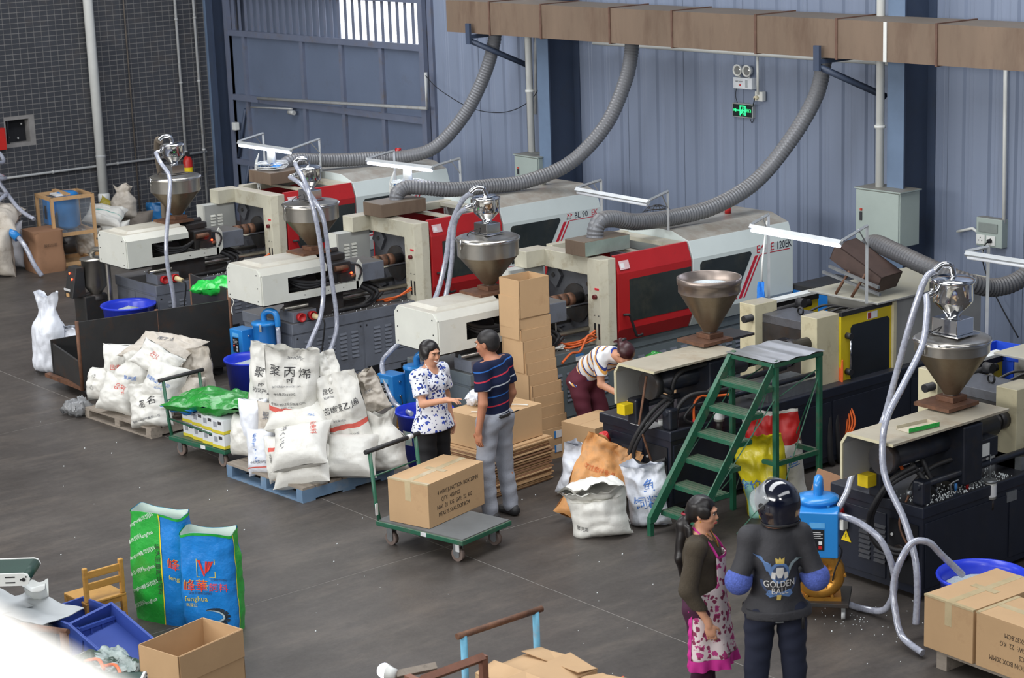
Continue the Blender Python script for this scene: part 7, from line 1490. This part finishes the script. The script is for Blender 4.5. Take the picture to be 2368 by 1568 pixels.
# --- bent worker behind the near machine cover
def bent_worker():
    t = person('worker in white shirt with orange and blue stripes bending over', (-13.78, 11.9, 0), R(96))
    J, s = pose(1.56, pelvis=(0, .1, .8), waist=(0, .02, .93), chest=(0, -.17, 1.04), neck=(0, -.34, 1.12), head=(.0, -.47, 1.14), shL=(.17, -.29, 1.09), shR=(-.17, -.29, 1.09), elL=(.22, -.34, .82), elR=(-.2, -.32, .84), wrL=(.12, -.56, .72), wrR=(-.1, -.56, .72), hipL=(.1, .1, .78), hipR=(-.1, .1, .78), knL=(.11, -.03, .44), knR=(-.11, .0, .44), anL=(.12, .1, .085), anR=(-.12, .12, .085)); J['front'] = V3(0, -.45, -.9)
    S = body(J, s, m_skin, t, True); hand(S, J['wrL'], V3(-.2, -.9, -.5), V3(0, .2, -1), s, .5, -1); hand(S, J['wrR'], V3(.2, -.9, -.5), V3(0, .2, -1), s, .5, 1)
    P, M, face = head_parts(t, J, s, R(0), R(62), m_skin, False, 1.0, S); lab(S.build('body', m_skin, t), 'lowered face and bare arms'); face()
    h = Solid(J['head']-.2, J['head']+.22, .007); h.ell(P(0, .024, .036), (.088*s, .103*s, .092*s), .02, M); h.ell(P(0, .1, .03), (.045*s, .06*s, .045*s), .02, M); h.cone(P(0, .13, .02), P(.02, .16, -.09), .035*s, .012*s, .02); h.ell(P(0, -.08, -.03), (.066*s, .066*s, .09*s), .01, M, True); h.folds(.002, (60, 60, 30)); h.build('hair', m_hair2, t)
    MB().ball(P(.0, .13, .07), (.03, .015, .02), 10, 8).build('hair_clip', m_rubber, t)
    W_ = (228, 228, 228); st = coord_mat('white_polo', stripes((0, -.72, .45), .062, [(0, W_), (.42, (222, 164, 84)), (.62, (58, 68, 130)), (.8, W_)], .1))
    shirt(J, s, st, t, .66, .02, .014, True, .004, 3.); mbc = mat('polo_blue', (38, 66, 160), .8)
    b = Solid(J['neck']-.14, J['neck']+.14, .007); up = J['neck']-J['chest']; up /= np.linalg.norm(up); b.cone(J['neck']-up*.03, J['neck']+up*.02, .075*s, .064*s, .01); b.cut(J['neck']+up*.018, up); b.cut(J['neck']-up*.035, -up); b.build('collar', mbc, t)
    trousers(J, s, mat('maroon_trousers', (88, 30, 46), .85, 0, .1, 6), t, .06, .014)
    shoe(t, J['anL'], s, 0, m_rubber); shoe(t, J['anR'], s, 0, m_rubber)
bent_worker()
# --- woman in apron
def apron_woman():
    t = person('woman in floral pink apron with long black ponytail', (-8.7, 8.4, 0), R(128))
    J, s = pose(1.55, head=(0, -.02, 1.585), elR=(-.25, .06, 1.1), wrR=(-.24, -.08, .86), elL=(.25, .04, 1.1), wrL=(.22, -.1, .88))
    S = body(J, s, m_skin, t, True); hand(S, J['wrR'], V3(.05, -.2, -1), V3(.9, 0, 0), s, .5, 1); hand(S, J['wrL'], V3(0, -.2, -1), V3(-1, 0, 0), s, .5, -1)
    P, M, face = head_parts(t, J, s, R(-4), R(4), m_skin, False, 1.0, S); lab(S.build('body', m_skin, t), 'face turned aside and bare hands'); face()
    h = Solid(P(-.2, -.2, -.7)-.1, P(.2, .3, .2)+.12, .007); h.ell(P(0, .02, .04), (.086*s, .1*s, .088*s), .02, M); h.ell(P(0, .05, -.015), (.074*s, .06*s, .06*s), .03, M)
    for x in (-1, 1): h.ell(P(x*.076, -.02, .02), (.016*s, .05*s, .05*s), .015, M)
    h.ell(P(0, -.08, -.035), (.068*s, .066*s, .09*s), .01, M, True); h.cone(P(0, .1, -.01), P(-.02, .14, -.1), .03*s, .036*s, .03); h.cone(P(-.02, .14, -.1), P(-.05, .13, -.34), .04*s, .045*s, .03); h.cone(P(-.05, .13, -.34), P(-.06, .1, -.52), .042*s, .012*s, .03); h.cone(P(-.06, .08, -.1), P(-.12, .0, -.42), .022*s, .02*s, .03); h.folds(.003, (70, 70, 14)); h.build('hair', m_hair, t)
    MB().lathe([(.03, -.008), (.04, 0), (.03, .008)], 12, tuple(P(0, .115, -.02))).build('hair_tie', mat('hair_tie_red', (150, 30, 50), .5), t)
    for x in (-1, 1): MB().ball(P(x*.086, .0, -.04), .006, 8, 6).build('earring', m_gold, t)
    sw = mat('olive_knit', (70, 62, 50), .95, 0, .12, 40, bump=.4, bscale=120); shirt(J, s, sw, t, 1, -.01, .016, True, .003, 4., 1, .01, 'sweater', True)
    trousers(J, s, mat('plum_trousers', (66, 24, 52), .85, 0, .1, 6), t, .06, .012)
    # apron wraps the front
    ap = coord_mat('apron_floral', floral((222, 208, 208), ((186, 70, 130), (140, 60, 90)), 17, .4)); mp = mat('apron_magenta', (198, 44, 142), .75, 0, .08, 8)
    zt, zw, zb = 1.3*s, 1.0*s, .56*s
    def ap_pt(a, z, o=.0):
        k = (zw-z)/(zw-zb) if z < zw else 0; r0 = .165+(.05*k if z < zw else -.01*(z-zw)/(zt-zw)); fr = .018*math.sin(a*7)*k
        return Vector(((r0+fr)*1.05*math.sin(a)*s*1.02, -(r0+.012+fr)*math.cos(a)*s*(1.0 if z < zw else 1.03), z))+Vector((0, 0, .0))+Vector((math.sin(a), -math.cos(a), 0))*o
    A = MB(); wd = lambda z: (R(105) if z < zw else R(105)-(R(62))*min(1, (z-zw)/(.08)))
    A.grid(lambda i, j: ap_pt((2*i-1)*wd(zb+(zt-zb)*j), zb+(zt-zb)*j+(.06*math.cos((2*i-1)*1.6)*0)), 40, 34); o = A.build('apron', ap, t); md = o.modifiers.new('solid', 'SOLIDIFY'); md.thickness = .006
    MB().grid(lambda i, j: ap_pt((2*i-1)*R(108), zb-.06+.07*j, .006+.012*math.sin(i*60)*(1-j)), 90, 5).build('apron_frill', mp, o)
    for sd in (-1, 1):
        MB().grid(lambda i, j: ap_pt(sd*R(102+8*i), zb-.05+(zw-zb+.05)*j, .006+.008*math.sin(j*40)*i), 3, 30).build('apron_edge', mp, o)
        MB().tube(spline([ap_pt(sd*R(42), zt, .008), P(sd*.09, -.08, -.2), P(sd*.072, .0, -.14), P(sd*.03, .06, -.11)], 6), .009, 6).build('neck_strap', mp, o)
    MB().grid(lambda i, j: ap_pt(R(10)+R(52)*i, .84*s+.03*j, .006), 10, 2).build('pocket_trim', mp, o); MB().grid(lambda i, j: ap_pt((2*i-1)*R(42), zt-.012+.018*j, .005), 14, 2).build('bib_trim', mp, o)
    MB().tube(spline([P(-.05, -.04, -.13), P(-.02, -.1, -.19), P(0, -.12, -.24), P(.02, -.1, -.19), P(.05, -.04, -.13)], 5), .003, 6).build('necklace', m_gold, t)
    shoe(t, J['anL'], s, 0, m_rubber); shoe(t, J['anR'], s, 0, m_rubber)
apron_woman()
# --- man in helmet and printed jacket, back to the viewer
def helmet_man():
    t = person('man in black printed jacket and glossy helmet with raised visor', (-8.2, 8.56, 0), R(-126))
    J, s = pose(1.69, shL=(.155, .01, 1.385), shR=(-.155, .01, 1.385), elR=(-.245, .06, 1.13), wrR=(-.14, -.19, 1.1), elL=(.245, .06, 1.13), wrL=(.14, -.19, 1.1), anL=(.13, 0, .085), anR=(-.13, 0, .085), knL=(.12, -.02, .5), knR=(-.12, -.02, .5))
    S = body(J, s, m_skin2, t); hand(S, J['wrR'], V3(.6, -.7, .1), V3(.2, -.1, -1), s, .6, 1); hand(S, J['wrL'], V3(-.6, -.7, .1), V3(-.2, -.1, -1), s, .6, -1)
    P, M, face = head_parts(t, J, s, R(46), R(4), m_skin2, False, 1.0, S); S.build('body', m_skin2, t); face()
    jm = mat('charcoal_jacket', (52, 52, 56), .75, 0, .1, 6, bump=.25, bscale=30); shirt(J, s, jm, t, 1, .06, .017, False, .0065, 5., 0, .016, 'jacket', True, .035)
    b = Solid(J['pelvis']-.24, J['waist']+.2, .009); b.cone(J['hipL']-V3(0, 0, .02), J['hipR']-V3(0, 0, .02), .1*s+.035, .1*s+.035, .05); b.cone(J['pelvis']-V3(0, 0, .1), J['pelvis'], .13*s+.03, .13*s+.03, .05); b.cut(J['pelvis']+V3(0, 0, -.02), (0, 0, 1)); b.cut(J['pelvis']-V3(0, 0, .08), (0, 0, -1)); b.build('jacket_hem', jm, t)
    trousers(J, s, mat('navy_trousers', (26, 32, 52), .85, 0, .1, 6), t, .05, .012, None, .004, 2.)
    MB().box(-.02, .03, .155, .163, .86, .866).build('pocket_trim', m_galv, t); MB().tube([(-.145, .11, .9), (-.15, .12, .86), (-.148, .125, .8)], .01, 6).build('key_fob', m_rubber, t)
    mk = mat('blue_knit', (92, 112, 198), .9, 0, .25, 60, bump=.8, bscale=130)
    for q in 'LR':
        b = Solid(np.minimum(J['el'+q], J['wr'+q])-.14, np.maximum(J['el'+q], J['wr'+q])+.14, .008); d = J['wr'+q]-J['el'+q]; b.cone(J['el'+q]+d*.02, J['el'+q]+d*.75, .082*s, .06*s, .02); b.ell(J['el'+q]+V3(0, 0, -.02), (.08, .08, .08), .03); u = J['sh'+q]-J['el'+q]; u /= np.linalg.norm(u); b.cut(J['el'+q]+u*.04, u); b.build('knit_sleeve', mk, t)
    # helmet
    mh = mat('helmet_gloss', (14, 18, 34), .08, 0, .02, 5, coat=1., spec=.7); h = Solid(J['head']-.24, J['head']+.24, .006); h.ell(P(0, .02, .03), (.128*s, .15*s, .138*s), .02, M); h.cone(P(0, .03, -.03), P(0, .035, -.1), .125*s, .118*s, .03)
    up = np.array(M.to_3x3() @ Vector((0, 0, 1))); fr = np.array(M.to_3x3() @ Vector((0, -1, 0))); h.cut(P(0, 0, -.105), -up); h.ell(P(0, -.14, -.035), (.1*s, .12*s, .075*s), .01, M, True); h.ell(P(0, 0, -.06), (.095*s, .11*s, .11*s), .01, M, True); hm = lab(h.build('helmet', mh, t), 'glossy navy-black helmet')
    vz = MB().grid(lambda i, j: Vector(P(*(Matrix.Rotation(R(-52), 3, 'X') @ Vector((.136*math.sin((i-.5)*2.9), -.155*math.cos((i-.5)*2.9), -.07+.15*j))))), 24, 8).build('visor', mat('clear_visor', (190, 196, 200), .05, 0, .02, 5, alpha=.35, coat=1., spec=.8), hm); md = vz.modifiers.new('solid', 'SOLIDIFY'); md.thickness = .003
    for x in (-1, 1): MB().cyl(P(x*.122, -.01, .02), P(x*.134, -.01, .02), .022, 14).build('visor_pivot', m_rubber, hm)
    MB().lathe([(.122, 0), (.126, .008), (.122, .016)], 28, (0, 0, 0), Matrix.Translation(Vector(P(0, .035, -.112))) @ M).build('rim', m_rubber, hm)
    def on_helmet(txt, size, a0, z0, m_):
        me = text_mesh(txt, size)
        for v in me.vertices:
            a = a0-v.co.x/.13; z = z0+v.co.y; rr = 1.0*(max(.05, 1-((z-.03)/.14)**2))**.5 if z > .0 else .985; v.co = Vector(P(.1305*rr*math.cos(a), .02+.1525*rr*math.sin(a)-(0 if z > 0 else .004), z))
        me.materials.clear(); me.materials.append(m_); o = bpy.data.objects.new('lettering', me); COL.objects.link(o); o.parent = hm
    on_helmet('永恒', .022, R(152), -.03, m_labelw); on_helmet('YOHE', .024, R(152), -.055, m_labelw)
    # print on the back of the jacket
    dg = bpy.context.evaluated_depsgraph_get(); jk = [o for o in t.children if o.name.startswith('jacket') and 'hem' not in o.name][0]; from mathutils.bvhtree import BVHTree
    tree = BVHTree.FromPolygons([v.co.copy() for v in jk.data.vertices], [tuple(p.vertices) for p in jk.data.polygons])
    def drop(me, m_, nm='jacket_print', o_=.003):
        for v in me.vertices:
            h_ = tree.ray_cast(Vector((v.co.x, .6, v.co.y)), Vector((0, -1, 0)))
            v.co = (h_[0]+Vector((0, o_, 0))) if h_[0] else Vector((v.co.x, .14, v.co.y))
        me.materials.clear(); me.materials.append(m_); o = bpy.data.objects.new(nm, me); COL.objects.link(o); o.parent = t
    def poly(pts, m_, cx=0., cz=1.17, o_=.003, n=3):
        b = MB(); P2 = [Vector((-x+cx, z+cz, 0)) for x, z in pts]; c = sum(P2, Vector())/len(P2)
        for i in range(len(P2)):
            a, d = P2[i], P2[(i+1) % len(P2)]
            for k in range(n):
                q0, q1 = k/n, (k+1)/n; b.add([c.lerp(a, q0), c.lerp(a, q1), c.lerp(d, q1), c.lerp(d, q0)], [(0, 1, 2, 3)])
        drop(b.mesh('jacket_print'), m_, o_=o_)
    mwb_ = mat('print_blue', (92, 124, 172), .8); mwg = mat('print_grey', (150, 166, 170), .8); mwt = mat('print_white', (206, 204, 200), .8); mgd = mat('print_gold', (204, 178, 96), .8); mdb = mat('print_dark_blue', (60, 74, 104), .8)
    poly([(-.16, .13), (-.11, .115), (-.065, .075), (-.055, .03), (-.08, .02), (-.1, .075), (-.135, .115)], mwb_); poly([(-.06, .08), (-.04, .02), (-.06, .0), (-.075, .03)], mwb_); poly([(.16, .09), (.11, .095), (.07, .075), (.05, .03), (.065, .03), (.09, .065), (.12, .08)], mwg); poly([(.06, .06), (.045, .01), (.06, .0), (.075, .035)], mwg)
    for k in range(20):
        a0, a1 = R(180+k*9), R(180+(k+1)*9)
        poly([(.115*math.cos(a0), -.04+.1*math.sin(a0)), (.115*math.cos(a1), -.04+.1*math.sin(a1)), (.1*math.cos(a1), -.04+.088*math.sin(a1)), (.1*math.cos(a0), -.04+.088*math.sin(a0))], mdb, n=1)
    poly([(.062*math.cos(R(a)), .015+.07*math.sin(R(a))) for a in range(0, 360, 24)], mwb_, o_=.0045); poly([(.045*math.cos(R(a)), .012+.055*math.sin(R(a))) for a in range(0, 360, 30)], mdb, o_=.006); poly([(-.022, .05), (.022, .05), (.026, .015), (.012, -.02), (-.012, -.02), (-.026, .015)], mwt, o_=.0075)
    poly([(-.05, .02), (-.025, .015), (-.03, -.03), (-.055, -.02)], mwt, o_=.0075); poly([(.05, .02), (.025, .015), (.03, -.03), (.055, -.02)], mwt, o_=.0075)
    poly([(-.026, .075), (-.03, .115), (-.012, .095), (0, .12), (.012, .095), (.03, .115), (.026, .075)], mgd, o_=.006); poly([(-.07, -.1), (.07, -.1), (.085, -.13), (.06, -.15), (-.06, -.15), (-.085, -.13)], mwb_, o_=.004); poly([(-.018, -.13), (.01, -.13), (.005, -.165), (-.02, -.165)], mgd, o_=.006)
    for tx, z in (('GOLDEN', -.06), ('BALL', -.105)):
        me = text_mesh(tx, .058)
        for v in me.vertices: v.co = Vector((-v.co.x*.85, v.co.y+1.17+z, 0))
        drop(me, mwt, o_=.009)
    shoe(t, J['anL'], s, 0, m_rubber); shoe(t, J['anR'], s, 0, m_rubber)
helmet_man()
